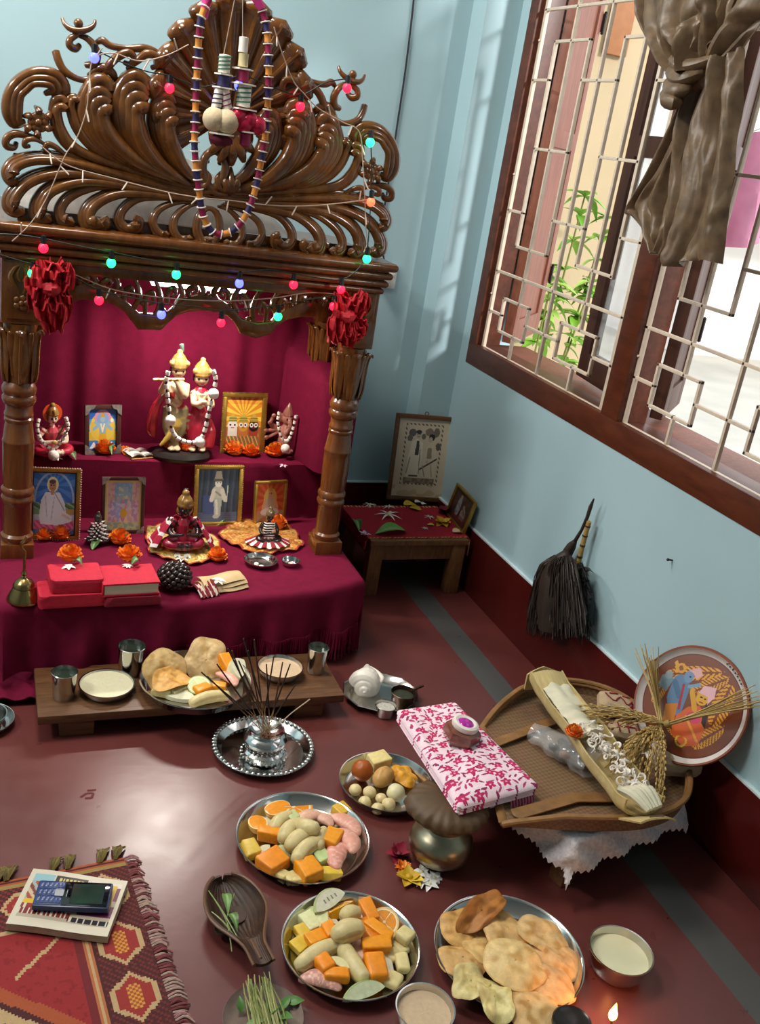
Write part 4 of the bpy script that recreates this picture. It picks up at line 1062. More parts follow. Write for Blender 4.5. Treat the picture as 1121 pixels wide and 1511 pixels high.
# flute player and consort on an oval black base
pK = PZ(268, 664, ZU+.022); hK = 160*mpp(pK)
def couple(h):
    WX_ = 1.5; mb = MB(); B = lambda c, r, col, **k: mb.ball((c[0]*h*WX_, c[1]*h, c[2]*h), (r[0]*h*1.4, r[1]*h*1.15, r[2]*h*1.06), 18, 12, col=col, **k)
    Tb = lambda P, r, col, n=10: mb.tube([Vector((p[0]*WX_, p[1], p[2]))*h for p in P], [q*h*1.2 for q in r], n, col=col)
    for cx_, dz, robe, sash, skin, cr in ((-.055, 0, '8a7f58', 'b9383a', SK, GOLD), (.085, -.06, '9e1f34', 'c83a44', 'cfae8c', 'a8803a')):
        for q in (-1, 1):
            fx_ = cx_+q*.03*(1 if cx_ > 0 else -.6)
            Tb(spline([(cx_+q*.035, 0, .40+dz), (cx_+q*.045, -.02, .22), (fx_, -.02, .05)], 8), [.055, .04, .028], robe)
            B((fx_, -.05, .03), (.025, .045, .02), skin)
        Tb([(cx_, 0, .10), (cx_, 0, .25), (cx_, 0, .44+dz)], [.085 if cx_ > 0 else .055, .075, .06], robe)
        Tb([(cx_, 0, .40+dz), (cx_, .005, .52+dz), (cx_, 0, .62+dz), (cx_, 0, .67+dz)], [.06, .05, .066, .035], skin if cx_ < 0 else robe)
        Tb([(cx_-.06, -.01, .60+dz), (cx_, -.06, .48+dz), (cx_+.06, -.01, .40+dz)], [.02, .022, .02], sash)
        B((cx_, -.005, .74+dz), (.045, .048, .055), skin); B((cx_, -.052, .735+dz), (.007, .01, .011), skin)
        for q in (-1, 1): B((cx_+q*.018, -.046, .75+dz), (.009, .006, .005), '1a1210')
        B((cx_, -.046, .712+dz), (.013, .007, .005), 'a23a34'); B((cx_, .02, .75+dz), (.056, .045, .062), '20161a')
        Tb([(cx_, 0, .78+dz), (cx_, .0, .81+dz), (cx_, 0, .85+dz), (cx_, 0, .885+dz), (cx_, 0, .91+dz)], [.056, .062, .058, .04, .018], cr); B((cx_, -.05, .825+dz), (.022, .02, .03), 'b8985a'); [B((cx_+q*.045, -.03, .82+dz), (.018, .018, .026), 'b8985a') for q in (-1, 1)]; B((cx_, 0, .92+dz), (.018, .018, .02), 'b8985a')
        Tb([(cx_, 0, .779+dz), (cx_, 0, .795+dz)], [.063, .06], cr)
        Tb(spline([(cx_-.03, -.055, .62+dz), (cx_, -.066, .55+dz), (cx_+.03, -.055, .62+dz)], 10), [.008, .008, .008], 'e6d8b0')
    Tb(spline([(-.10, 0, .62), (-.155, -.05, .56), (-.14, -.10, .66)], 8), [.03, .027, .018], SK); B((-.135, -.105, .68), (.02, .018, .018), SK)
    Tb(spline([(-.005, 0, .62), (-.02, -.09, .54), (-.075, -.11, .67)], 8), [.03, .027, .018], SK); B((-.078, -.108, .68), (.02, .018, .018), SK)
    Tb(spline([(.045, 0, .56), (.04, -.08, .47), (.09, -.10, .50)], 8), [.026, .024, .016], 'cfae8c')
    Tb(spline([(.13, 0, .56), (.15, -.07, .46), (.10, -.10, .49)], 8), [.027, .025, .016], 'cfae8c'); B((.096, -.105, .50), (.022, .018, .018), 'cfae8c')
    Tb(spline([(-.10, .03, .55), (-.17, .03, .40), (-.19, .02, .20), (-.17, .02, .12)], 10), [.02, .035, .045, .02], 'a8242e')
    Tb(spline([(.12, .03, .35), (.16, .0, .2), (.155, -.01, .05)], 8), [.03, .05, .05], 'b02a34')
    Tb(spline([(-.02, -.03, .35), (-.08, -.06, .18), (-.14, -.07, .06)], 8), [.02, .025, .012], 'b99a4a')
    return mb
tK = thing('idol', 'large painted idol of a flute player and his consort on a black base', 'figurine', pK)
obj('body', fuse(couple(hK), .0021, 1, 'couple_body'), m_gloss, tK)
fl = MB(); fl.tube([Vector((-.32, -.125, .685))*hK, Vector((-.05, -.115, .70))*hK], .012*hK, 10, col='d8c890')
for k in range(4): a = (Vector((-.32, -.125, .685)).lerp(Vector((-.05, -.115, .70)), .15+.2*k))*hK; fl.tube([a, a+Vector((.012*hK, 0, 0))], .0145*hK, 10, col='a8803a')
obj('flute', fl, m_gloss, tK)
pf_ = MB(); pf_.tube([Vector((-.055, 0, .92))*hK, Vector((-.075, 0, .985))*hK], [.008*hK, .022*hK], 8, flat=.4, col='6e8a7a'); obj('feather', pf_, m_gloss, tK)
obj('base', MB().lathe([(0, -.022), (.20*hK, -.022), (.215*hK, -.012), (.20*hK, -.004), (.19*hK, 0), (0, .002)], 36, S(1.25, .8, 1)), M('black_base', '2a2320', rough=.4), tK)
garland('white bead garland hung round the flute player and consort', [(248, 548), (245, 565), (247, 585), (249, 605), (251, 625), (257, 641), (268, 650), (284, 653), (296, 648), (303, 632), (307, 612), (311, 594), (315, 578), (318, 560), (314, 545)], lambda i: 2.40-.012*sin(i*.22), 26, 1.0, [(251, 620, 8), (315, 581, 8), (295, 652, 8)])
tr = thing('oval_tray', 'oval black tray under the large painted idol', 'tray', PZ(265, 672, ZU))
obj('dish', MB().lathe([(0, .002), (.070, .003), (.084, .012), (.088, .012), (.074, 0), (0, 0)], 48, S(1.02, .62, 1)), M('black_tray', '221d1e', rough=.3), tr)

# terracotta many-armed idol
def terra(h):
    mb = MB(); c1, c2 = 'a2685a', '8e5a4c'
    B = lambda c, r, col=c1: mb.ball(tuple(q*h for q in c), tuple(q*h for q in r), 16, 10, col=col)
    Tb = lambda P, r, col=c1: mb.tube([Vector(p)*h for p in P], [q*h for q in r], 10, col=col)
    B((0, 0, .05), (.30, .22, .06), c2); Tb([(0, 0, .05), (0, 0, .25), (0, 0, .45), (0, 0, .58)], [.16, .17, .15, .08])
    B((0, -.01, .68), (.12, .12, .12)); Tb(spline([(0, -.11, .68), (.01, -.16, .58), (-.03, -.17, .46), (-.07, -.17, .42)], 12), [.05, .042, .034, .026], c1)
    for q in (-1, 1):
        B((q*.15, .02, .69), (.08, .03, .10), c2); B((q*.045, -.11, .70), (.014, .012, .010), '2e1c18')
        for k, (ex, ez) in enumerate(((.40, .30), (.42, .44), (.36, .60), (.30, .74))):
            Tb(spline([(q*.10, .02, .48), (q*(.2+.04*k), .0, .40+.06*k), (q*ex, -.04, ez)], 8), [.05, .042, .034]); B((q*ex, -.05, ez+.01), (.05, .035, .045), c2)
        Tb(spline([(q*.08, -.03, .14), (q*.26, -.10, .12), (q*.05, -.2, .08)], 8), [.09, .07, .045])
    Tb([(0, 0, .77), (0, 0, .84), (0, 0, .92), (0, 0, 1.0)], [.12, .10, .06, .015], c2)
    return mb
tG, pG, hG = idol('terracotta idol with many arms beside the right altar pillar', (419, 668), ZU, 74, terra, .0017)
garland('white bead garland round the terracotta idol', [(412, 608), (410, 620), (412, 634), (417, 648), (424, 650), (430, 640), (434, 626), (437, 612)], lambda i: PZ(419, 668, ZU).y-.05, 13, .78, [(421, 662, 7)])

# dark faced idols on gold cloths of the lower step
def zari(label, cx, cy, rx, ry, cols, seed, z=ZL):
    p = PZ(cx, cy, z); R_ = rx*mpp(p); q = (PZ(cx, cy-ry, z)-PZ(cx, cy+ry, z)).length/2; rnd = random.Random(seed)
    def f(u, v):
        a = 2*pi*u; r = v*(1+.06*sin(5*a+seed)+.03*sin(11*a)); k = .004+.006*v*abs(sin(9*a+seed))*(.5+.5*v)+.012*(1-v)
        return Vector((R_*r*cos(a), q*r*sin(a), k))
    def cf(u, v): return 'a03a2a' if v > .95 else cols[int((noise.noise(Vector((u*60, v*14, seed)))+1)*len(cols)*.99/2+u*40) % len(cols)]
    return solid('zari_cloth', MB().grid(f, 120, 22, cu=True, colfn=cf), M('zari_brocade', vcol=True, rough=.4, metal=.25, var=.3, scale=250, bump=.5, bscale=400), label, 'cloth', p)
zari('round gold brocade cloth spread under the crowned dark faced idol', 268, 802, 54, 30, ['c8a84e', 'e0d08a', 'b8923e', 'd8c47a'], 2)
zari('round orange brocade cloth spread under the small dark striped idol', 386, 794, 60, 24, ['c8843a', 'd89a4a', 'b06a2e', 'e0b46a'], 5)
def pk_extra(t, h):
    sh = MB()
    def f(u, v):
        a = pi*(.3+1.4*u); r = (.24+.26*v+.03*sin(u*34)*v)*h
        return Vector((-r*sin(a)*1.15, -r*cos(a)*.8+.06*h, (.50-.44*v+.025*sin(u*34+v))*h))
    sh.grid(f, 70, 16, th=.0012, colfn=lambda u, v: 'e8e0dc' if int(v*9+u*2) % 4 == 0 else ('b01c3c', '9a1634')[int(u*24) % 2]); obj('shawl', sh, m_cloth, t)
    fe = MB().tube([(.02*h, .03*h, .9*h), (.0, .04*h, 1.08*h)], [.02*h, .05*h], 8, flat=.4, col='1c3038'); obj('feather', fe, m_gloss, t)
tP, pP, hP = idol('crowned dark faced idol draped in crimson shawl on gold cloth', (268, 808), ZL+.012, 82, lambda h: seated(h, '2c1d1a', '8e1634', hair='120d0c', crown='8e6a34', robe2='b0283e', wide=1.1, hs=1.3), parts=pk_extra)
garland('pale pink bead garland round the crowned dark faced idol', [(254, 764), (252, 776), (256, 788), (264, 796), (271, 799), (279, 794), (286, 785), (290, 774), (288, 764)], lambda i: PZ(268, 800, ZL).y-.035, 15, .85, [(279, 813, 8)], mat=M('pale_pink_pith', 'e6bfb4', rough=.8))
def stripes(t, h):
    mb = MB()
    for k in range(7):
        z_ = (.2+.065*k)*h; r = (.17-.006*k)*h
        mb.tube([Vector((r*cos(a), -.02*h+r*.9*sin(a), z_-.03*h*abs(cos(a)))) for a in [pi+pi*i/14 for i in range(15)]], .014*h, 6, col='ece6dc')
    o = obj('white_strings', mb, m_gloss, t)
    sk = MB().grid(lambda u, v: Vector(((.16+.42*v)*h*cos(pi*(.95+u*1.1)), (.12+.36*v)*h*sin(pi*(.95+u*1.1))+.02*h, (.2-.17*v+.02*sin(u*50))*h)), 60, 8, th=.001, colfn=lambda u, v: 'e9e0d4' if int(u*16) % 2 else '8e2030'); obj('skirt', sk, m_cloth, t)
tD, pD, hD = idol('small dark idol wound with white strings on orange cloth', (394, 800), ZL+.012, 56, lambda h: seated(h, '2a2019', '2a1a18', hair='17110f', crown='6e5a3c', robe2='3a2420'), parts=stripes)
def jas(t, h):
    mb = MB(); rnd = random.Random(2)
    for k in range(30):
        a = pi*(1+.12+.76*((k*.618) % 1)); z_ = (.15+.55*(k/30))*h; r = .26*h*(1.1-.5*k/30)
        d = Vector((cos(a), sin(a), .3)).normalized(); mb.tube([Vector((r*cos(a)*.8, r*sin(a)*.8, z_)), Vector((r*cos(a)*1.35, r*sin(a)*1.35, z_+.05*h))], [.03*h, .045*h, .01*h], 6, col='f4f1ea')
    o = obj('jasmine_string', mb, m_petal, t); o['kind'] = 'stuff'
tW, pW, hW = idol('tiny black idol decked with white jasmine before the pastel print', (143, 801), ZL, 50, lambda h: seated(h, '1e1a1a', '2c1a1c', hair='141010', crown='3a3230', robe2='24201f'), parts=jas)

# ---- flowers and leaves
def marigold_mesh(R, col, n=5, seed=0):
    rnd = random.Random(seed); mb = MB(); mb.ball((0, 0, R*.35), (R*.8, R*.8, R*.42), 14, 8, col=col[0])
    for ring in range(n):
        k = 6+3*ring; el = 1.35-1.25*ring/(n-1) if n > 1 else .6
        for i in range(k):
            a = 2*pi*i/k+ring*.4+rnd.uniform(-.1, .1); e = el+rnd.uniform(-.1, .1)
            d = Vector((cos(a)*cos(e), sin(a)*cos(e), sin(e))); s = Vector((-sin(a), cos(a), 0)); up = d.cross(s)
            r0, r1 = R*.45, R*(1.0+rnd.uniform(-.08, .1)); w_ = R*.26; c0 = Vector((0, 0, R*.3))
            mb.grid(lambda u, v: c0+d*(r0+(r1-r0)*v)*Vector((1, 1, .75)).length/1.6+s*((u-.5)*2*w_*(.55+.45*sin(pi*min(1, v*.8+.2))))+up*(-.10*R*sin(pi*u)+.12*R*v*v), 2, 2, col=rnd.choice(col))
    for v in mb.v: v.z = max(v.z, 0)
    return mb
OR = ['e8731a', 'f08a22', 'd8600f', 'f29a38']
mg_mesh = [marigold_mesh(1., OR, seed=i).mesh('marigold', 180) for i in range(3)]
def flower(px, z, rpx, label, mesh=None, name='marigold', cat='flower', mat=None, tilt=(0, 0), group=None, k=[0]):
    p = PZ(*px, z) if isinstance(z, (int, float)) else PY(*px, z[0]); k[0] += 1
    o = obj(name, mesh or mg_mesh[k[0] % 3], mat or m_petal); tag(o, label, cat, group)
    r = rpx*mpp(p)*(1.5 if name == 'marigold' else 1.15); o.scale = (r, r, r); o.location = p; o.rotation_euler = (tilt[0], tilt[1], k[0]*1.7); return o
def jasmine_mesh(n=5, col='f3f0ea', c2='d8cf9a', w=.34, seed=0):
    rnd = random.Random(seed); mb = MB(); mb.ball((0, 0, .18), (.2, .2, .18), 8, 6, col=c2)
    for i in range(n):
        a = 2*pi*i/n+rnd.uniform(-.2, .2); leaf_blade(mb, (cos(a)*.05, sin(a)*.05, .16), (cos(a), sin(a), .25+rnd.uniform(-.15, .15)), 1.+rnd.uniform(-.1, .1), w, col, .35, n=4)
    for v in mb.v: v.z = max(v.z, 0)
    return mb
jm = [jasmine_mesh(5+i, seed=i).mesh('jasmine', 180) for i in range(3)]
def leafthing(px0, px1, z, wpx, label, col='4f8a3a', lift=.012, name='leaf', th=.0006, droop=.25):
    a, b = PZ(*px0, z), PZ(*px1, z); L = (b-a).length; w_ = wpx*mpp(a)
    mb = MB(); d = Vector((1, 0, .12)).normalized()
    def f(u, v):
        wd = w_*sin(pi*min(1, .03+.97*v)**.75); c = (u-.5)*2
        return Vector((L*v, c*wd, .002+lift*sin(pi*v)+abs(c)*wd*.35+.0006*sin(v*40)*abs(c)))
    mb.grid(f, 8, 14, th=-th, colfn=lambda u, v: col if abs(u-.5) > .07 else '86a86a')
    an = math.atan2(b.y-a.y, b.x-a.x)
    return solid(name, mb, m_leafm, label, 'leaf', a, (0, 0, an))
flower((64, 795), ZL, 9, 'orange marigold before the picture of the man in white, left of two')
flower((89, 793), ZL, 11, 'orange marigold before the picture of the man in white, right of two')
flower((176, 801), ZL, 11, 'orange marigold under the faded pastel print')
flower((154, 668), ZU, 11, 'orange marigold at the foot of the many-armed deity print')
flower((253, 662), ZU+.02, 10, 'large orange marigold on the oval tray, left of the two')
flower((275, 664), ZU+.02, 10, 'orange marigold on the oval tray nearer the bead garland pompom')
flower((345, 670), ZU, 10, 'orange marigold before the three deities print, left of two')
flower((369, 672), ZU, 9, 'orange marigold before the three deities print, right of two')
flower((405, 672), ZU, 10, 'orange marigold at the foot of the terracotta idol')
flower((320, 826), ZL, 10, 'orange marigold lying alone behind the paper roll on the velvet')
flower((250, 812), ZL+.006, 8, 'orange marigold on gold cloth before the crowned idol')
flower((408, 778), ZL+.008, 10, 'orange marigold beside the small dark striped idol')
leafthing((160, 655), (165, 672), ZU+.01, 5, 'small green leaf against the marigold on the upper step', '5a7a4a')
leafthing((100, 672), (112, 680), ZU, 6, 'grey green leaf beside the red goddess idol', '55694a')
leafthing((262, 806), (274, 796), ZL+.012, 7, 'green basil leaf on gold cloth before the crowned idol', '3f6a34')
leafthing((285, 800), (296, 790), ZL+.012, 7, 'green leaf on the right of the gold cloth', '3a5f32')
leafthing((388, 806), (396, 790), ZL+.01, 6, 'dark green leaf before the small striped idol', '3a5a30')
leafthing((320, 776), (334, 764), ZL, 7, 'bright green leaf at the foot of the dim gilt picture', '6f9a50')
leafthing((136, 812), (148, 800), ZL, 6, 'green leaf by the tiny black idol', '4a7238')
leafthing((178, 802), (186, 790), ZL+.008, 6, 'green leaf on the marigold under the pastel print', '4a6a38')
for i, (x, y) in enumerate(((268, 826), (262, 820), (276, 822))):
    flower((x, y), ZL+.006, 8, 'white blossom in the heap before the crowned dark faced idol', jm[i], 'jasmine', group='white blossoms before the crowned idol')
flower((82, 678), ZU, 9, 'white blossom at the foot of the red goddess idol', jm[1], 'jasmine')
flower((418, 688), ZU-.003, 6, 'purple and white blossom on the upper velvet edge', jasmine_mesh(5, 'e8d0dc', '7a2a5a', seed=7).mesh('j'), 'blossom')
for i in range(10):                                      # pink petals strewn on the oval tray
    a = 2*pi*i/10+.2; p = PZ(265, 672, ZU)+Vector((.062*cos(a), .038*sin(a)-.004, .006))
    mb = MB(); leaf_blade(mb, (0, 0, .002), (1, 0, .25), .026, .010, ('c46a88', 'b85478', 'd88aa0')[i % 3], .4)
    solid('petal', mb, m_petal, 'pink petal strewn on the oval tray under the large idol', 'petal', p, (0, 0, i*1.9), group='pink petals on the oval tray')

# ---- books, bundles and small vessels
bk = thing('open_booklet', 'open white prayer booklet lying left of the oval tray', 'book', PZ(205, 672, ZU), (0, 0, .35))
for q in (-1, 1):
    obj('page', MB().grid(lambda u, v: (q*.034*u, -.028+.056*v, .004+.008*sin(pi*u*.8+.3)), 10, 6, th=.003, colfn=lambda u, v: '8d8a86' if int(v*16) % 2 and .12 < u < .85 else 'e8e2d4'), m_paint, bk)
obj('cover', MB().box((0, 0, .0015), (.072, .06, .003), .001), M('tan_cover', 'c08a50'), bk)
solid('marigold_petals', MB().grid(lambda u, v: (.03*(u-.5), .045*(v-.5), .004+.008*noise.noise(Vector((u*6, v*6, 1)))+.008*sin(pi*u)), 14, 18, th=.002, colfn=lambda u, v: OR[int(u*17+v*9) % 4]), m_petal, 'torn orange petals between the booklet and the dark framed print', 'petals', PZ(187, 668, ZU), (0, 0, .2))
m_red = M('red_cotton', 'b81a34', rough=.8, var=.12, scale=90, bump=.3, bscale=250, sheen=.2)
m_red2 = M('dark_red_cotton', '7e1028', rough=.85, var=.12, scale=90, bump=.3, bscale=250)
def bundle(c, w_, d_, h_, rz, label, z, mat, seed, name='cloth_bundle'):
    p = PZ(*c, z); mb = MB()
    def sup(u, v):
        a = 2*pi*u; e = .16; ca, sa = cos(a), sin(a)
        x = math.copysign(abs(ca)**e, ca); y = math.copysign(abs(sa)**e, sa)
        return x, y
    prof = [(.0, 0), (.97, 0), (1., .12), (1.0, .5), (.995, .88), (.97, .985), (.5, 1.0), (0, 1.0)]
    def f(u, v):
        x, y = sup(u, v); k = v*(len(prof)-1); i = min(int(k), len(prof)-2); t = k-i
        r = prof[i][0]*(1-t)+prof[i+1][0]*t; zz = prof[i][1]*(1-t)+prof[i+1][1]*t
        n_ = noise.noise(Vector((x*r*2.2, y*r*2.2, zz*1.5+seed)))
        return Vector((x*r*w_/2*(1+.03*n_), y*r*d_/2*(1+.03*n_), max(0, zz*h_*(1+.05*n_*r)+(.004*sin(x*9+seed)*r if .1 < zz < .95 else 0))))
    mb.grid(f, 64, 22, cu=True)
    return solid(name, mb, mat, label, 'bundle', p, (0, 0, rz))
bundle((104, 884), .142, .085, .030, .06, 'dark red cloth wrapped bundle under the marigold bundle at left', ZL, m_red, 1)
bundle((110, 862), .112, .09, .032, .05, 'red cloth wrapped bundle topped by a marigold, upper of the left pair', ZL+.031, m_red, 4)
bundle((192, 882), .125, .085, .022, .04, 'dark red cloth bundle under the thick red book', ZL, m_red2, 7)
p = PZ(188, 866, ZL+.023); bo = thing('red_book', 'thick red book with cream page edge lying on the dark red bundle', 'book', p, (0, 0, .07))
obj('pages', MB().box((0, 0, .016), (.118, .088, .024)), M('page_edges', 'cfc6b0', rough=.9, var=.12, stretch=(1, 1, 40), scale=12), bo)
cv = MB(); cv.box((0, .002, .030), (.126, .097, .005), .0018); cv.box((0, .002, .0025), (.126, .097, .005), .0018); cv.box((0, .049, .016), (.126, .005, .03), .002); cv.box((-.062, 0, .016), (.003, .092, .027), .001)
obj('cover', cv, m_red, bo)
zt = ZL+.0625
flower((103, 826), zt, 12, 'orange marigold on the left red bundle')
leafthing((108, 832), (122, 836), zt+.004, 6, 'green leaf by the marigold on the left red bundle', '5a7a48')
flower((101, 838), zt, 9, 'white star blossom on the left red bundle', jm[0], 'jasmine')
flower((190, 826), ZL+.056, 12, 'orange marigold on the thick red book')
leafthing((194, 834), (208, 832), ZL+.060, 7, 'green leaf by the marigold on the thick red book', '4f7a44')
flower((188, 836), ZL+.056, 7, 'white star blossom on the thick red book', jm[2], 'jasmine')
# ball of dark beads
pb = PZ(256, 868, ZL); pc = MB(); R_ = 25*mpp(pb)
cone = thing('bead_ball', 'round heap of glossy dark prayer beads beside the red book', 'beads', pb)
rows = 0
for k in range(85):
    zz = 1-1.75*(k+.5)/85; rr = math.sqrt(max(0, 1-zz*zz)); a = k*2.39996
    obj('bead', MB().ball((0, 0, 0), (R_*.2, R_*.2, R_*.17), 8, 6).mesh('dark_bead') if k == 0 else bpy.data.meshes['dark_bead'], M('dark_bead', '2a1f1c', rough=.25, coat=.3), cone, loc=(R_*.88*rr*cos(a), R_*.88*rr*sin(a), max(.005, R_*.80+R_*.74*zz)))
obj('core', MB().ball((0, 0, R_*.8), (R_*.8, R_*.8, R_*.72), 14, 10), M('dark_bead'), cone)
# bundle of old papers
ob = PZ(328, 868, ZL); pp = thing('paper_roll', 'bundle of old cream papers rolled in red print cloth', 'papers', ob, (0, 0, .30))
for i, (dz, dy, w_) in enumerate(((.0, 0, .115), (.007, .008, .118), (.014, .016, .110))):
    obj('sheet', MB().grid(lambda u, v: (w_*(u-.5), -.026+dy+.052*v, .004+dz+.009*sin(pi*v)+.002*sin(u*7+i)), 16, 14, th=.0015, colfn=lambda u, v: 'c8ab7c' if (i == 2) else 'b59a70'), m_paint, pp)
obj('print_wrap', MB().grid(lambda u, v: (-.075+.05*u, -.034+.07*v, .004+.022*sin(pi*v)*(.6+.4*u)+.003*sin(u*30)), 26, 18, th=.0012, colfn=lambda u, v: 'd8c8b8' if int(u*11+v*3) % 3 == 0 else '7a1c2c'), m_cloth, pp)
flower((322, 858), ZL+.022, 9, 'white blossom on the bundle of old papers', jm[1], 'jasmine')
def bowl_prof(R, h, t=.0012, flare=.1, rb=.6):
    o = [(0, 0), (R*rb*.8, 0), (R*rb, h*.06)]; n = 8
    for i in range(1, n+1):
        q = i/n; o.append((R*(rb+(1-rb)*q**.55), h*(.06+.94*q)))
    o += [(R*1.035, h*1.0+.0004), (R*1.035, h+.0016), (R*.985, h+.0012)]
    for i in range(n-1, -1, -1):
        q = i/n; o.append((R*(rb+(1-rb)*q**.55)-t, max(h*(.06+.94*q), t)))
    o.append((0, t)); return o
d1 = PZ(384, 832, ZL); solid('steel_dish', MB().lathe(bowl_prof(24*mpp(d1), .012, rb=.75), 48), m_steel, 'wide shallow steel dish on the velvet by the paper bundle', 'dish', d1)
d2 = PZ(428, 834, ZL); solid('steel_bowl', MB().lathe(bowl_prof(13.5*mpp(d2), .014, rb=.7), 40), m_steel, 'little steel bowl on the velvet right of the wide dish', 'bowl', d2)
for i, (x, y) in enumerate(((378, 834), (385, 838))): flower((x, y), ZL+.002, 4, 'white crumb of sweet in the wide steel dish', MB().ball((0, 0, .5), (1, .8, .5), 8, 6, col='ece6da').mesh('c'), 'sweet_crumb', 'sweet', group='sweet crumbs in the wide steel dish')
flower((429, 835), ZL+.003, 5, 'white crumb of sweet in the little steel bowl', MB().ball((0, 0, .5), (1, .8, .5), 8, 6, col='cfc9b8').mesh('c'), 'sweet_crumb', 'sweet')
# brass hand bell
pbell = PZ(35, 884, ZL); rb_ = 24*mpp(pbell)
be = thing('brass_bell', 'brass hand bell with a hooked handle on the velvet front corner', 'bell', pbell)
obj('bell_body', MB().lathe([(rb_*.9, .001), (rb_, 0), (rb_*1.0, .003), (rb_*.9, .012), (rb_*.72, .024), (rb_*.62, .030), (rb_*.66, .032), (rb_*.64, .036), (rb_*.5, .044), (rb_*.2, .051), (rb_*.17, .056), (.004, .058), (0, .058)], 40), m_brass, be)
hd = MB(); hd.tube([(0, 0, .056), (0, 0, .075), (0, 0, .10)], [.0042, .0032, .0036], 10)
hd.lathe([(0, .057), (.006, .059), (.007, .062), (.005, .066), (.004, .07)], 16)
hd.tube(spline([(0, 0, .098), (.001, 0, .115), (-.006, 0, .125), (-.006, 0, .135), (0, 0, .142), (.003, 0, .15)], 16), [.0036, .003, .003, .002], 8)
obj('handle', hd, m_brass, be)
# ================================================================== offerings on the floor
m_food = M('fresh_food', vcol=True, rough=.38, var=.12, scale=110, bump=.12, bscale=260, sss=.12)
m_fried = M('fried_dough', vcol=True, rough=.5, var=.16, scale=70, bump=.35, bscale=160, sss=.08)
m_wood2 = M('plank_wood', '6e4a2e', rough=.42, var=.18, scale=10, wood=('4a2e1a', 16, (1, 12, 12)))
m_chrome = M('bright_silver', 'd6d5d2', rough=.12, metal=1., var=.08, scale=30)
m_white_food = M('white_rice_milk', 'ddd6b4', rough=.5, var=.05, scale=160, bump=.5, bscale=260, sss=.15)
def plate_prof(R, h=.022, t=.0015):
    return [(0, 0), (R*.80, 0), (R*.86, .002), (R*.965, h*.9), (R*.985, h), (R, h+.0012), (R*.995, h+.0028), (R*.975, h+.0024), (R*.955, h*.92+t), (R*.85, .002+t), (R*.79, t), (R*.60, t*1.02), (R*.58, t*1.3), (R*.56, t*1.02), (0, t)]
def glass_prof(R, h, t=.001):
    return [(0, 0), (R*.80, 0), (R*.83, .002), (R*.97, h*.93), (R, h*.97), (R*1.02, h), (R*.985, h+.0008), (R*.96, h*.95), (R*.82, .004), (0, .004)]
def on(px, z): return PZ(px[0], px[1], z)
# ---- low plank with the first offering
pa, pb_, pc_ = on((60, 1058), .06), on((497, 1014), .06), on((470, 962), .06)
plk = thing('low_plank', 'low dark wooden plank seat set on the floor before the altar', 'plank', (.43, 1.86, 0))
obj('board', MB().box((0, 0, .050), (.668, .192, .02), .003), m_wood2, plk)
for q in (-1, 1): obj('foot', MB().box((q*.255, 0, .02), (.07, .172, .04), .003), m_wood2, plk)
ZP = .0605
def glass(px, rpx, hpx, label, z, fill=None):
    p = on(px, z); R = rpx*mpp(p); h = hpx*mpp(p)*1.12
    t = thing('steel_tumbler', label, 'tumbler', p)
    obj('cup', MB().lathe(glass_prof(R, h), 40), m_steel, t)
    if fill: obj('water', MB().lathe([(0, 0), (R*.93, 0), (R*.93, .001), (0, .001)], 32, T(0, 0, h*.8)), M('tumbler_water', fill, rough=.05, var=.1), t)
    return t
glass((94, 1028), 18.5, 38, 'steel tumbler at the left end of the low plank', ZP, '2a3328')
glass((192, 992), 20, 40, 'steel tumbler behind the white bowl on the low plank', ZP, '3a3a34')
glass((465, 990), 15.5, 36, 'narrow steel tumbler with green leaves at the right end of the plank', ZP, '35502f')
for i, (dx, dy) in enumerate(((-.004, .0), (.005, .003))):
    p = on((465, 990), ZP); mb = MB(); leaf_blade(mb, (0, 0, 0), (cos(i*2), sin(i*2), .5), .02, .006, '4f8a3a', .2)
    solid('basil_leaf', mb, m_leafm, ('green leaf floating in the narrow tumbler, left one', 'green leaf floating in the narrow tumbler, right one')[i], 'leaf', p+Vector((dx, dy, .041)))
def bowlful(px, rpx, h, label, fillmat, level=.82, rb=.72, z=0., mat=None, name='steel_bowl', tex=.0012, fname='rice_pudding'):
    p = on(px, z); R = rpx*mpp(p)
    t = thing(name, label, 'bowl', p); obj('shell', MB().lathe(bowl_prof(R, h, rb=rb), 56), mat or m_steel, t)
    rr = R*(rb+(1-rb)*level**.55)-.0014
    f = MB().grid(lambda u, v: (rr*v*cos(2*pi*u), rr*v*sin(2*pi*u), h*level+tex*noise.noise(Vector((v*cos(2*pi*u)*16, v*sin(2*pi*u)*16, px[0])))), 48, 14, cu=True)
    o = obj(fname, f, fillmat, t); return t
bowlful((157, 1019), 39, .018, 'wide steel bowl of white rice pudding on the plank', m_white_food, .85, .85, ZP)
bowlful((412, 995), 33, .022, 'steel bowl of beige pudding beside the incense sticks on the plank', M('beige_pudding', 'c9ae8e', rough=.5, var=.08, scale=140, bump=.4, bscale=220), .7, .8, ZP)
def plate(px, rpx, label, z=0., name='steel_plate', h=.022):
    p = on(px, z); R = rpx*mpp(p)
    return solid(name, MB().lathe(plate_prof(R, h), 72), m_steel, label, 'plate', p), p, R

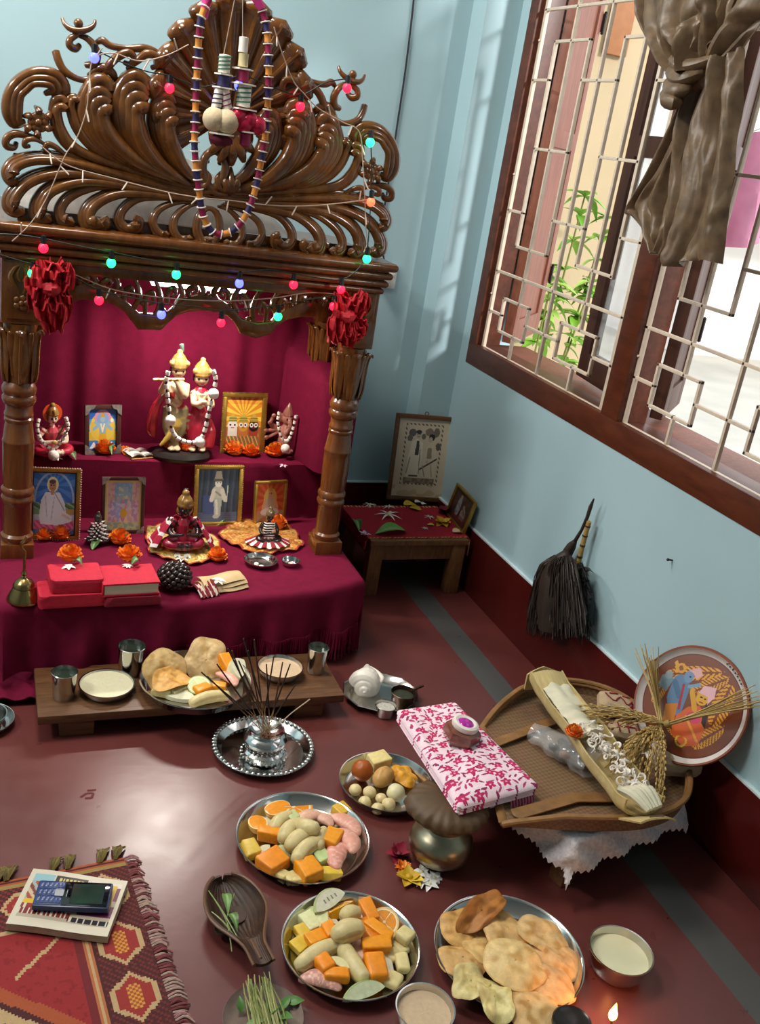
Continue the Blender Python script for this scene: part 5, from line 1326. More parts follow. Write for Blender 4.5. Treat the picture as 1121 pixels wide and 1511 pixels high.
# ---- pieces of fruit
def chunk_mesh(sx, sy, sz, col, seed, bev=.22, top=None):
    rnd = random.Random(seed); bm = bmesh.new(); bmesh.ops.create_cube(bm, size=1)
    for v in bm.verts: v.co = Vector((v.co.x*sx*(1+rnd.uniform(-.18, .18)), v.co.y*sy*(1+rnd.uniform(-.18, .18)), (v.co.z+.5)*sz*(1+(rnd.uniform(-.15, .1) if v.co.z > 0 else 0))))
    bmesh.ops.bevel(bm, geom=bm.edges[:], offset=min(sx, sy, sz)*bev*.6, segments=3, profile=.5, affect='EDGES')
    bmesh.ops.recalc_face_normals(bm, faces=bm.faces[:]); bm.verts.index_update(); mb = MB()
    mb.add([v.co.copy() for v in bm.verts], [[v.index for v in f.verts] for f in bm.faces], [(top if (top and f.normal.z > .75) else col) for f in bm.faces]); bm.free(); return mb
def banana_mesh(L, r, bend, col='d4c28c', col2='c2a870'):
    P = [Vector((L*(t-.5), bend*L*(4*t*(1-t)-.5), r*.92)) for t in [i/16 for i in range(17)]]
    rad = [r*(.62+.38*sin(pi*(.12+.76*i/16))) for i in range(17)]; mb = MB(); mb.tube(P, rad, 14, col=col)
    for k in range(len(mb.f)):
        if k % 14 in (2, 5, 9): mb.c[k] = col2
    return mb
def slice_mesh(R, th, flesh, rind, half=False, seg=10, rim=.1, pith='efe0b8'):
    mb = MB(); a1 = pi if half else 2*pi; N = 40 if half else 64
    def cf(u, v):
        if v > 1-rim: return rind
        if v > 1-rim*2: return pith
        return pith if (u*seg*(1 if not half else .5)) % 1 < .07 or v < .06 else flesh
    mb.grid(lambda u, v: (R*v*cos(a1*u), R*v*sin(a1*u), th), N, 10, cu=not half, colfn=cf)
    mb.grid(lambda u, v: (R*(1+.02*sin(pi*v))*cos(a1*u), R*(1+.02*sin(pi*v))*sin(a1*u), th*(1-v)), N, 3, cu=not half, col=rind)
    mb.grid(lambda u, v: (R*(1-v)*cos(a1*u), R*(1-v)*sin(a1*u), 0), N, 3, cu=not half, col=flesh)
    if half: mb.grid(lambda u, v: (R*(2*u-1), 0, th*v), 20, 2, colfn=lambda u, v: rind if abs(2*u-1) > .88 else flesh)
    return mb
def wedge_mesh(L, w_, h, flesh, rind):
    """orange wedge: curved rind below, two cut faces meeting on top"""
    mb = MB()
    def f(u, v):
        t = 2*v-1; k = math.sqrt(max(0, 1-t*t))**.9; a = pi*(u-.5)
        return Vector((L/2*t, w_*k*sin(a)*(1), h*(1-k)+h*k*(1-cos(a))*1.0))
    mb.grid(lambda u, v: f(u, v), 16, 18, col=rind)
    def g_(u, v):
        a = f(0, v); b = f(1, v); p = a.lerp(b, u); p.z += h*.16*(1-abs(2*u-1))*math.sqrt(max(0, 1-(2*v-1)**2)); return p
    mb.grid(g_, 14, 18, colfn=lambda u, v: 'f0d8a0' if (abs(2*u-1) > .85 or abs(2*v-1) > .93) else flesh)
    return mb
def pomelo_mesh(L, r, col='e0a08c', bend=.22):
    P = [Vector((L*(t-.5), bend*L*(4*t*(1-t)-.5), r*.8)) for t in [i/18 for i in range(19)]]
    rad = [r*(.12+.88*sin(pi*(.04+.92*i/18))**.7) for i in range(19)]; mb = MB(); mb.tube(P, rad, 16, flat=.55, col=col)
    rnd = random.Random(int(L*1e4))
    for v in mb.v: v += Vector((0, 0, 1))*r*.05*noise.noise(v*260)
    for k in range(len(mb.f)): mb.c[k] = rnd.choice([col, col, col, 'e6b09c']) if k % 16 not in (7, 8) else 'ead2c4'
    for v in mb.v: v.z = max(v.z, 0)
    return mb
def crescent_mesh(L, h, th, flesh='e4ddc0', skin='b9c47c', seeds=False):
    mb = MB(); N = 24
    top = [Vector((L*(t-.5), h*(4*t*(1-t))**.7*.75, 0)) for t in [i/N for i in range(N+1)]]; lowr = [Vector((L*(t-.5), -h*.25*(4*t*(1-t))**.8, 0)) for t in [i/N for i in range(N+1)]]
    pt = lambda u, v: lowr[int(u*N+.5)].lerp(top[int(u*N+.5)], v)
    cf = lambda u, v: skin if v > .9 else ('8a8468' if seeds and int(u*34) % 4 == 0 and .35 < v < .55 and .15 < u < .85 else flesh)
    mb.grid(lambda u, v: pt(u, v)+Vector((0, 0, th)), N, 12, colfn=cf); mb.grid(lambda u, v: pt(u, 1-v), N, 3, col=flesh)
    mb.grid(lambda u, v: pt(u, 1)+Vector((0, .0008*sin(pi*v), th*(1-v))), N, 2, col=skin); mb.grid(lambda u, v: pt(u, 0)+Vector((0, 0, th*v)), N, 2, col=flesh)
    return mb
ORG, ORG2, YEL, PALE, GRN = 'ec9418', 'e0780f', 'dcb52e', 'ddd2a4', 'c5cf92'
PLC = None
def fruit(kind, px, z, size, yaw, label, tilt=(0, 0), seed=1, **k):
    """a piece of cut fruit standing at a photo point; size in photo pixels"""
    if PLC: px = (PLC[0]+(px[0]-PLC[0])*.93, PLC[1]+(px[1]-PLC[1])*.90-2); size = [x*.96 for x in size]
    p = on(px, z); q = mpp(p); s = [x*q for x in size]
    names = dict(chunk='fruit_chunk', banana='banana_piece', ring='fruit_slice', half='orange_slice', wedge='orange_wedge', pomelo='pomelo_segment', crescent='fruit_slice')
    cats = dict(chunk='fruit', banana='banana', ring='fruit', half='orange', wedge='orange', pomelo='pomelo', crescent='fruit')
    if kind == 'chunk': mb = chunk_mesh(s[0], s[1], s[2], k.get('col', ORG), seed, k.get('bev', .25), k.get('top'))
    elif kind == 'banana': mb = banana_mesh(s[0], s[1]/2, k.get('bend', .12))
    elif kind == 'ring': mb = slice_mesh(s[0], s[1], k.get('col', 'e8a040'), k.get('rind', 'e07a14'), False, rim=k.get('rim', .1), pith=k.get('pith', 'efe0b8'))
    elif kind == 'half': mb = slice_mesh(s[0], s[1], k.get('col', ORG), k.get('rind', 'e6a64a'), True)
    elif kind == 'wedge': mb = wedge_mesh(s[0], s[1], s[2], ORG, 'e8b45a')
    elif kind == 'pomelo': mb = pomelo_mesh(s[0], s[1]/2, k.get('col', 'e0a08c'))
    else: mb = crescent_mesh(s[0], s[1], s[2], k.get('col', 'e4ddc0'), k.get('skin', 'b9c47c'), k.get('seeds', False))
    o = solid(k.get('name', names[kind]), mb, m_food, label, k.get('cat', cats[kind]), p, (tilt[0], tilt[1], math.radians(yaw)), sharp=60)
    return o

# plate with the offering on the plank
plate((288, 1016), 82, 'large steel plate of fried bread and fruit on the plank', ZP, h=.026)
zp = ZP+.004
def puri(px, z, rpx, label, c1='d8b070', c2='b9884a', tilt=(0, 0), yaw=0., seed=1, puff=.35, fold=0., wav=.06, name='fried_bread', cat='bread', sq=1.):
    p = on(px, z) if isinstance(z, (int, float)) else z; R = rpx*mpp(p)
    def f(u, v):
        a = 2*pi*u; r = v*(1+wav*sin(2*a+seed)+wav*.7*sin(5*a+seed*2)); x, y = R*r*cos(a), R*r*sin(a)*sq
        n_ = noise.noise(Vector((x/R*1.3+seed*3.1, y/R*1.3, seed))); zz = R*puff*(1-v**3)*(.5+.35*n_)+R*.10*n_*v
        if fold: y2 = y; zz += fold*R*(abs(y2/R)**1.5)*.9; y = y*(1-.42*fold*abs(y2/R))
        zz += R*.022*noise.noise(Vector((x/R*6, y/R*6, seed+9)))
        return Vector((x, y, zz+R*.04))
    def cf(u, v):
        n_ = noise.noise(Vector((v*cos(2*pi*u)*3+seed, v*sin(2*pi*u)*3, seed*2)))
        a_, b_ = lin(c1), lin(c2); k = min(1, max(0, (n_-.02)/.45)); k = round(max(k, .5 if v > .95 else 0)*12)/12; k2 = 1.10 if n_ < -.18 else 1.0
        return tuple(min(1, (x*(1-k)+y*k)*k2) for x, y in zip(a_, b_))
    mb = MB().grid(f, 64, 22, cu=True, th=.0016, colfn=cf)
    o = solid(name, mb, m_fried, label, cat, p, (tilt[0], tilt[1], yaw)); return o
puri((243, 990), zp+.028, 33, 'tall fried bread standing at the back left of the plank plate', 'd8b67c', 'c09454', (1.05, .0), .15, 3, .3, 0, .05)
puri((303, 975), zp+.026, 33, 'broad fried bread leaning at the back of the plank plate', 'dcbc88', 'c8a064', (.95, .1), -.1, 5, .25, 0, .08)
puri((252, 1008), zp+.016, 30, 'folded golden fried bread lying over the plank plate rim', 'd2a052', 'b87e34', (.25, .05), .5, 8, .4, .5, .08)
fruit('chunk', (333, 985), zp+.012, (20, 34, 16), 20, 'orange papaya piece standing beside the broad fried bread', (.5, 0), 2, col=ORG)
fruit('crescent', (350, 995), zp+.008, (52, 26, 12), 70, 'white slice of fruit at the right rim of the plank plate', (.5, 0), col='ddd6bc', skin='d0d0a8')
fruit('ring', (293, 1013), zp+.016, (17, 4), 0, 'pale green cucumber slice in the middle of the plank plate', (.35, -.1), col='ccd49c', rind='b5c47e', pith='dfe4bc')
fruit('pomelo', (335, 1008), zp+.006, (40, 20), -60, 'pink pomelo piece right of the cucumber slice')
fruit('chunk', (298, 1026), zp, (26, 16, 16), 25, 'orange papaya piece before the cucumber slice', (0, 0), 5, col=ORG)
fruit('chunk', (322, 1020), zp, (20, 14, 14), -20, 'yellow orange piece right of the cucumber slice', (0, 0), 6, col='e09a26')
fruit('banana', (308, 1038), zp, (58, 19), 14, 'long peeled banana along the front of the plank plate')
fruit('crescent', (266, 1033), zp, (44, 18, 8), -20, 'pale green edged melon slice at the front left of the plank plate', (.3, 0), col='dcd8b8', skin='a8bc78')
fruit('chunk', (238, 1025), zp, (30, 18, 14), -25, 'pale apple piece under the folded fried bread', (0, 0), 9, col='d8c88a')
fruit('chunk', (262, 1022), zp+.004, (24, 18, 12), 30, 'pale apple piece beside the melon slice', (0, 0), 12, col='d9cf9a')
fruit('chunk', (281, 1022), zp, (18, 16, 10), 0, 'pinkish fruit bit left of the papaya piece', (0, 0), 14, col='d9a088')

# ---- incense stand on its silver tray
pI = on((387, 1108), 0); RI = 75*mpp(pI)
ti = solid('beaded_tray', MB().lathe([(0, 0), (RI*.82, 0), (RI*.86, .004), (RI*.98, .015), (RI, .017), (RI*.985, .0185), (RI*.86, .008), (RI*.80, .002), (0, .002)], 72), m_chrome, 'round silver tray with a beaded rim under the incense stand', 'tray', pI)
rb = MB()
nb = 56
for i in range(nb):
    a = 2*pi*i/nb; rb.ball((RI*.955*cos(a), RI*.955*sin(a), .017), (.0065, .0050, .0042), 8, 6, M4=rotm('Z', a))
rbo = obj('beaded_rim', rb, m_chrome, ti); rbo['kind'] = 'stuff'
pS_ = on((388, 1117), .002); k_ = mpp(pS_)
st = thing('incense_stand', 'silver pot shaped incense stand on the beaded tray', 'incense holder', pS_)
r1 = 29*k_
obj('lower_bowl', MB().lathe([(0, 0), (r1*.75, 0), (r1*1.0, .004), (r1*1.12, .012), (r1*1.08, .022), (r1*.85, .030), (r1*.7, .033), (0, .033)], 40), m_chrome, st)
obj('upper_bowl', MB().lathe([(0, .031), (r1*.7, .032), (r1*.72, .036), (r1*1.05, .043), (r1*1.12, .052), (r1*.98, .060), (r1*.8, .064), (r1*.86, .068), (r1*.92, .071), (r1*.8, .069), (r1*.5, .060), (0, .06)], 40), m_chrome, st)
bd = MB()
for z_, rr in ((.031, .95), (.0125, 1.15), (.0395, .95)):
    for i in range(26): a = 2*pi*i/26; bd.ball((r1*rr*cos(a), r1*rr*sin(a), z_), .0032, 6, 5)
b_ = obj('beading', bd, m_chrome, st); b_['kind'] = 'stuff'
tips = [(297, 992), (306, 998), (320, 980), (336, 957), (342, 960), (359, 942), (366, 960), (375, 944), (393, 980), (404, 968), (417, 977), (428, 980), (436, 1010), (352, 975)]
order = sorted(range(len(tips)), key=lambda i: tips[i][0]); rank = {i: n for n, i in enumerate(order)}
for i, (x, y) in enumerate(tips):
    base = pS_+Vector((.010*cos(i*2.4), .010*sin(i*2.4), .062)); L = .20
    d = ray(x, y); o0 = Vector((0, 0, CAM_H)); tt = (base.y+.012*sin(i*1.7))/d.y; tip = o0+d*tt
    v = tip-base
    mb = MB(); mb.tube([Vector((0, 0, 0)), v*.35], .0009, 6, col='9a7a52'); mb.tube([v*.35, v*.7, v], [.0016, .0017, .0014], 6, col=('3a2a22', '4a3428', '2e2220')[i % 3])
    solid('incense_stick', mb, m_paint, f'dark incense stick in the silver stand, {ORD[rank[i]]} from the left', 'incense stick', base, group='incense sticks in the silver stand')
v1 = on((457, 1032), .055)-pS_
mb = MB().tube([Vector((.012, 0, .066)), v1.lerp(Vector((.012, 0, .066)), .5)+Vector((0, 0, .004)), v1], [.001, .0012, .0016], 6, col='b8a48c')
solid('incense_stick', mb, m_paint, 'pale burnt incense stick slanting to the right of the silver stand', 'incense stick', pS_)

# ---- faceted tray with conch and cups
pH = on((560, 1030), 0); RH = 56*mpp(pH)
tH = solid('faceted_tray', MB().lathe([(0, 0), (RH*.82, 0), (RH*.98, .016), (RH*1.02, .0175), (RH*1.0, .019), (RH*.95, .0165), (RH*.80, .002), (0, .002)], 10, S(1.03, .93, 1)), m_steel, 'ten sided steel tray holding the conch and two cups', 'tray', pH, sharp=20)
pc2 = on((540, 1008), .022); kc = mpp(pc2)
cn = thing('conch_shell', 'white conch shell resting on the faceted steel tray', 'conch', pc2, (0, 0, math.radians(65)))
cm_ = MB(); S0 = 21*kc
turns = []
for i in range(90):                                     # spire: a whorl that winds down to the tip, then the flared body
    t = i/89; a = t*2*pi*3.2; r = S0*(1.05*(1-t)**1.25+.03); x = -S0*(.1+1.25*t**.9)
    turns.append((Vector((x, r*.55*cos(a), r*.55*sin(a))), r*.62))
cm_.tube([p for p, r in turns], [r for p, r in turns], 12, up=Vector((1, 0, 0)))
cm_.tube(spline([Vector((-.5, 0, 0)), Vector((.3, 0, .05)), Vector((1.0, 0, .05)), Vector((1.7, .1, .1)), Vector((2.1, .15, .22))], 16), [.85*S0, 1.0*S0, .72*S0, .36*S0, .12*S0], 16) if False else cm_.tube([q*S0 for q in spline([Vector((-.5, 0, 0)), Vector((.3, 0, .05)), Vector((1.0, 0, .05)), Vector((1.7, .1, .1)), Vector((2.1, .15, .25))], 16)], [.80*S0, .98*S0, .72*S0, .36*S0, .12*S0], 16)
cm_.tube([q*S0 for q in spline([Vector((-.2, -.9, .2)), Vector((.5, -1.05, .25)), Vector((1.2, -.7, .25)), Vector((1.9, -.1, .25))], 12)], [.12*S0, .2*S0, .18*S0, .08*S0], 10)
me_c = fuse(cm_, .0016, 2, 'conch'); obj('shell', me_c, M('conch_white', 'e6e0d4', rough=.3, var=.08, sss=.1), cn)
def cup(px, rpx, h, label, mat, fillcol, handle=False, z=.0025):
    p = on(px, z); R = rpx*mpp(p); t = thing('metal_cup', label, 'cup', p)
    obj('cup_body', MB().lathe(glass_prof(R, h), 36), mat, t)
    obj('contents', MB().ball((0, 0, h*.72), (R*.9, R*.9, h*.07), 16, 8, fn=lambda v: 1+.12*noise.noise(v*4)), M('cup_'+fillcol, fillcol, rough=.6, var=.5, scale=300), t)
    if handle:
        obj('handle', MB().tube([(R*.8, R*.3, h*.85), (R*1.5, R*.55, h*.95), (R*2.0, R*.7, h*1.0)], [.003, .0035, .003], 8), mat, t)
cup((592, 1040), 18.5, .036, 'dark copper cup with a handle on the faceted tray', M('copper_dark', '5a4638', rough=.3, metal=.9), '2c3020', True)
cup((567, 1054), 16, .026, 'small steel cup of white grains at the front of the faceted tray', m_steel, 'b4b0a6')

# ---- plate of sweets
plate((567, 1166), 70, 'steel plate of milk sweets beside the brass pot')
zs = .0035
o = fruit('chunk', (558, 1132), zs, (31, 26, 20), 5, 'square cream milk cake at the back of the sweets plate', (0, 0), 21, col='e2cf8e', bev=.2, name='milk_cake', cat='sweet')
def ball_sweet(px, z, r, col, label, asp=(1, 1, 1), yaw=0, name='sweet_ball', mat=None, rough=.06, seed=3):
    p = on(px, z); R = r*mpp(p)
    mb = MB().ball((0, 0, R*asp[2]), (R*asp[0], R*asp[1], R*asp[2]), 22, 14, col=col, fn=lambda v: 1+rough*noise.noise(v*2.2+Vector((seed, 0, 0))))
    return solid(name, mb, mat or m_food, label, 'sweet', p, (0, 0, math.radians(yaw)))
ball_sweet((532, 1150), zs, 16, 'a8571e', 'brown syrupy milk ball at the left of the sweets plate')
ball_sweet((563, 1158), zs, 15, 'c89a5a', 'tan oval sweet in the middle of the sweets plate', (1.45, .95, .9), 40, rough=.12)
puri((596, 1146), zs+.008, 20, 'crumbly saffron sweet next to the leaf wrapped pot', 'e0a024', 'c8861a', (.1, .1), 0, 11, .7, 0, .15, 'saffron_sweet', 'sweet')
sw_xy = [((523, 1172), 9.5), ((544, 1176), 10), ((537, 1190), 9.5), ((561, 1184), 8.5), ((556, 1200), 9.5), ((572, 1194), 10.5)]
ordr = ['far left', 'beside the far left one', 'front left', 'under the tan oval', 'front of the heap', 'right of the heap']
for i, ((x, y), r) in enumerate(sw_xy): ball_sweet((x, y), zs, r, 'e0cd98', f'small cream sweet on the sweets plate, {ordr[i]}', (1, 1, .85), seed=i, name='cream_sweet')
ball_sweet((582, 1180), zs, 13.5, 'e4dcb0', 'large white sweet touching the leaf wrapped pot', (1, 1, .95), name='cream_sweet', seed=9)

# ---- first plate of fruit
PLC = (445, 1243)
plate((445, 1247), 99, 'steel plate of cut fruit behind, next to the sweets plate')
z0 = .0035; z1 = .016
F = fruit
F('half', (430, 1190), z0+.012, (30, 9), 175, 'half orange slice at the back of the rear fruit plate', (-.45, 0))
F('wedge', (405, 1202), z0, (44, 15, 16), 20, 'orange wedge at the back left of the rear fruit plate')
F('wedge', (374, 1228), z0, (44, 15, 16), 80, 'upright orange wedge at the left rim of the rear fruit plate', (0, .2))
F('chunk', (391, 1240), z0+.004, (34, 20, 20), -28, 'papaya block inside the left orange wedge, rear plate', (0, 0), 3, col=ORG)
F('chunk', (400, 1286), z0+.004, (42, 38, 22), 28, 'large papaya cube at the front left of the rear plate', (0, 0), 4, col='e88a16')
F('chunk', (455, 1300), z0+.004, (34, 38, 22), 12, 'large papaya cube at the front of the rear plate', (0, 0), 5, col='ea9418')
F('chunk', (492, 1246), z0+.012, (34, 26, 18), 50, 'papaya block against the pink pomelo, rear plate', (0, 0), 6, col='ee9c20')
F('half', (476, 1188), z0, (17, 9), -30, 'yellow sweet lime piece at the back rim of the rear plate', (-.5, 0), col='dcab2c', rind='c89a2a')
F('chunk', (507, 1200), z0, (26, 22, 16), 25, 'yellow fruit piece at the back right rim of the rear plate', (0, 0), 8, col='d9ad38')
F('chunk', (363, 1265), z0, (24, 32, 18), 5, 'yellow pear piece at the left rim of the rear plate', (0, 0), 9, col='d8b548')
F('chunk', (490, 1302), z0, (32, 20, 14), -12, 'yellow pineapple piece at the front rim of the rear plate', (0, 0), 10, col='dcb93e')
F('banana', (411, 1222), z0+.006, (44, 24), 38, 'peeled banana piece at the upper left of the rear plate')
F('banana', (426, 1236), z0+.014, (48, 26), 42, 'peeled banana piece second from the upper left, rear plate')
F('banana', (440, 1252), z0+.014, (46, 28), 30, 'thick peeled banana piece in the middle of the rear plate')
F('banana', (452, 1268), z0+.010, (58, 27), 36, 'long peeled banana piece nearest the front, rear plate')
F('banana', (456, 1232), z0+.026, (32, 27), 130, 'cut banana end on top of the rear fruit plate', (0, .25))
F('banana', (474, 1248), z0+.012, (40, 22), 60, 'peeled banana piece before the papaya block, rear plate')
F('crescent', (396, 1225), z0, (44, 20, 8), 95, 'white apple slice beside the upper left banana, rear plate', (.3, 0))
F('crescent', (462, 1207), z0, (74, 28, 8), 168, 'broad white guava slice at the back of the rear plate', (.3, 0), col='ded8c4', skin='c8cc9c')
F('crescent', (385, 1272), z0, (44, 20, 10), 60, 'white apple slice above the front left papaya cube', (.2, 0))
F('pomelo', (456, 1214), z0+.010, (42, 26), 20, 'pale pomelo piece left of the pomelo core, rear plate', col='ddb090')
F('pomelo', (478, 1216), z0+.010, (34, 22), -50, 'pale pomelo piece behind the papaya block, rear plate', col='dba892')
F('pomelo', (512, 1226), z0, (56, 30), -55, 'pink pomelo segment at the right rim, upper of three')
F('pomelo', (515, 1252), z0+.006, (52, 30), -80, 'pink pomelo segment at the right rim, middle of three')
F('pomelo', (503, 1278), z0, (56, 34), 55, 'pink pomelo segment at the right rim, lowest of three', col='dc9484')
F('chunk', (430, 1208), z0+.016, (18, 18, 12), 15, 'green cucumber cube on the bananas of the rear plate', (0, 0), 31, col=GRN)
F('chunk', (475, 1276), z0+.006, (22, 26, 14), 10, 'pale green cucumber block between papaya and pomelo', (0, 0), 32, col='bfd090')
F('ring', (413, 1268), z0+.006, (15, 9), 0, 'green cucumber slice behind the front left papaya cube', (.4, .2), col='d0d8a4', rind='aebf7c', pith='dfe6c0')
for i, (x, y, lb) in enumerate(((414, 1304, 'left'), (427, 1309, 'middle'), (437, 1311, 'right'))): F('chunk', (x, y), z0, (20, 18, 12), 35-20*i, f'pale pear cube at the front rim of the rear plate, {lb} of three', (0, 0), 40+i, col='d6c687')

# ---- second plate of fruit
PLC = (515, 1402)
plate((515, 1407), 103, 'steel plate of cut fruit in front, beside the fried bread plate')
F('crescent', (482, 1330), z0+.016, (62, 28, 10), 28, 'seeded white guava slice over the back rim of the front plate', (.45, 0), col='dcd8c0', skin='c0c890', seeds=True)
F('half', (507, 1348), z0+.010, (24, 14), 20, 'sweet lime half slice at the back of the front plate', (-.6, 0), col='e0a01e', rind='d88a16')
F('chunk', (543, 1345), z0+.012, (20, 40, 16), 5, 'papaya strip at the back of the front plate', (.15, 0), 3, col='e88c18')
F('ring', (570, 1360), z0+.006, (23, 5), 0, 'round orange slice with pale rind, front plate', (.35, -.15), col='e2912c', rind='edc07a', rim=.08)
F('chunk', (562, 1378), z0+.014, (20, 46, 14), 32, 'slanting papaya strip on the round orange slice', (0, 0), 5, col='ee981c')
F('chunk', (548, 1382), z0+.004, (24, 46, 20), 10, 'tall papaya wedge left of the slanting strip', (0, 0), 6, col='e88a14')
F('chunk', (556, 1406), z0+.008, (46, 26, 22), -4, 'papaya brick in the middle right of the front plate', (0, 0), 7, col='ec9618')
F('chunk', (555, 1442), z0+.006, (36, 44, 24), -8, 'large striped papaya block at the lower right, front plate', (0, 0), 8, col='ea8c12', bev=.4)
F('banana', (513, 1358), z0+.018, (28, 28), 20, 'cut banana end at the top centre of the front plate', (0, .3))
F('banana', (511, 1388), z0+.020, (42, 36), 10, 'thick mashed banana piece in the centre of the front plate')
F('crescent', (532, 1360), z0+.010, (36, 12, 8), 80, 'pale apple sliver right of the cut banana end', (.2, 0))
F('crescent', (484, 1356), z0+.004, (40, 18, 8), 110, 'pale apple slice left of the cut banana end', (.3, 0), col='e2d8b8')
F('chunk', (452, 1366), z0, (24, 34, 16), 20, 'pale green apple wedge, left of the two on the front plate', (0, 0), 11, col='dbd9a4')
F('chunk', (472, 1362), z0+.004, (18, 34, 14), -10, 'pale green apple wedge, right of the two on the front plate', (0, 0), 12, col='d8daa6')
F('chunk', (455, 1350), z0, (22, 18, 12), 30, 'green apple tip at the back left of the front plate', (0, 0), 19, col='c9d394')
F('chunk', (439, 1380), z0, (20, 24, 14), 15, 'yellow pineapple piece at the left rim, upper of two', (0, 0), 13, col='d8b030')
F('chunk', (436, 1402), z0, (26, 26, 14), 25, 'yellow pineapple piece at the left rim, lower of two', (0, 0), 14, col='d8b434')
F('chunk', (464, 1394), z0+.004, (38, 24, 18), 18, 'papaya block at the left of the front plate', (0, 0), 15, col='ea961a')
F('chunk', (482, 1378), z0+.014, (18, 30, 14), 5, 'small papaya strip left of the mashed banana', (0, 0), 16, col='ee9014')
F('banana', (466, 1422), z0+.004, (80, 30), 20, 'long peeled banana lying across the left of the front plate', bend=.06)
F('banana', (518, 1435), z0+.006, (72, 30), 100, 'long peeled banana pointing to the front of the front plate', bend=.04)
F('chunk', (474, 1434), z0+.014, (24, 34, 18), 20, 'upper half of a bent papaya piece, front plate', (0, 0), 17, col='ec8a14', bev=.45)
F('chunk', (493, 1452), z0+.012, (40, 22, 18), -18, 'lower half of a bent papaya piece, front plate', (0, 0), 18, col='ec8e14', bev=.45)
F('crescent', (498, 1432), z0+.018, (36, 14, 10), -45, 'yellowish pear sliver by the bent papaya', (.2, 0), col='d8cf98', skin='b8b060')
F('pomelo', (468, 1466), z0, (62, 32), -28, 'pink skinned pomelo segment at the lower left of the front plate', col='c89488')
F('pomelo', (535, 1412), z0+.002, (46, 20), 95, 'pale pomelo strip between banana and papaya brick', col='dcc0ac')
F('crescent', (536, 1478), z0+.010, (70, 24, 12), 8, 'broad cucumber slice at the front rim of the front plate', (.55, 0), col='d4d8b0', skin='b4c888')
for i, (x, y, s_, yw, lb) in enumerate(((577, 1386, (20, 24, 14), 20, 'next to the round orange slice'), (586, 1393, (14, 24, 12), 10, 'second along the right rim'), (603, 1386, (26, 28, 16), 35, 'on the rim at far right'), (593, 1404, (18, 30, 12), 25, 'below the one on the rim'), (584, 1416, (24, 20, 12), 30, 'right of the papaya brick'), (598, 1433, (20, 32, 16), -10, 'at the lower right rim'), (585, 1460, (28, 24, 14), 40, 'nearest the cucumber slice'))):
    F('chunk', (x, y), z0+(.014 if i == 2 else .002), s_, yw, f'cream banana coin on the front plate, {lb}', (0, 0), 60+i, col='dccb90', bev=.5, name='banana_coin', cat='banana')
F('crescent', (577, 1436), z0, (54, 16, 10), 78, 'pale pear strip between papaya block and banana coins', (.2, 0), col='ddd8c0')
F('crescent', (566, 1338), z0, (36, 16, 8), -30, 'pink pomelo rind piece at the back right of the front plate', (.2, 0), col='d98f86', skin='d9807a') if False else None

# ---- plate of fried bread
PLC = None
plate((747, 1418), 112, 'large steel plate heaped with fried bread at the front')
zb = .006
puri((686, 1372), zb+.012, 38, 'tan fried bread under the brown folded one', 'cf9f5a', 'b07a38', (.1, 0), .4, 21, .35)
puri((708, 1349), zb+.030, 46, 'dark brown folded fried bread at the back of the plate', 'b07030', '86501c', (.25, -.25), .45, 22, .4, .9, .08, sq=.55)
puri((681, 1420), zb+.010, 37, 'pale tan fried bread at the left rim of the bread plate', 'cfa468', 'b0813e', (.05, .1), 1.2, 23, .3)
puri((716, 1400), zb+.010, 34, 'tan fried bread peeping out left of the centre one', 'd6b070', 'be9250', (.1, 0), 2, 24, .3)
puri((745, 1378), zb+.022, 40, 'round fried bread with a dimple at the back centre', 'd8ae72', 'b98a48', (.2, .05), .8, 25, .45)
puri((798, 1385), zb+.020, 40, 'fried bread leaning at the back right rim', 'dcb880', 'c49856', (.15, .25), -.7, 26, .35, .3, sq=.8)
puri((820, 1415), zb+.012, 36, 'fried bread at the right rim beside the lamp', 'dcb27a', 'c08e4e', (.05, .2), -.9, 27, .4)
puri((758, 1425), zb+.030, 46, 'large puffed fried bread on top in the centre', 'dfbf84', 'c89c58', (.12, .0), .3, 28, .38, 0, .04)
puri((806, 1450), zb+.016, 42, 'fried bread lit by the flame at the right', 'dcae78', 'c08a50', (.05, .1), .2, 29, .35)
puri((778, 1485), zb+.018, 46, 'spotted fried bread at the front of the bread plate', 'd9b27a', 'b98a4a', (-.05, .0), .6, 30, .3)
puri((692, 1456), zb+.016, 33, 'pale folded dumpling at the left front of the bread plate', 'd6c284', 'bfa862', (.05, 0), .4, 31, .6, .5, .12)
puri((726, 1482), zb+.014, 36, 'pale yellow folded dumpling at the very front of the plate', 'dccb8c', 'c4b068', (.05, 0), 1.3, 32, .6, .6, .12)

# ---- bowls and lamp by the flame
bowlful((907, 1432), 46, .045, 'steel bowl of white milk by the lamp flame', M('milk', 'e2dcb6', rough=.35, var=.03), .72, .74, 0, None, 'steel_bowl', .0, 'milk_surface')
bowlful((622, 1512), 43, .035, 'steel bowl of beige pudding cut off by the bottom photo edge', M('beige_pudding'), .72, .74, 0)
pD_ = on((902, 1504), .044)-Vector((0, .024, .044))
dy = thing('oil_lamp', 'small brass oil lamp burning at the front edge', 'lamp', pD_)
obj('lamp_bowl', MB().lathe([(0, 0), (.014, 0), (.016, .004), (.011, .008), (.020, .014), (.030, .022), (.0315, .0235), (.029, .022), (.012, .014), (0, .013)], 36), m_brass, dy)
tip = (on((899, 1505), .03)-pD_); wk = obj('wick', MB().tube([Vector((0, .01, .016)), Vector((0, .02, .032)), Vector((.0, .024, .044))], .0016, 8), M('burnt_wick', '5a3a1c', rough=.9), dy)
flb = MB().lathe([(0, 0), (.0040, .003), (.0066, .009), (.0064, .015), (.0040, .023), (.0016, .031), (0, .036)], 16, T(0, .024, .042))
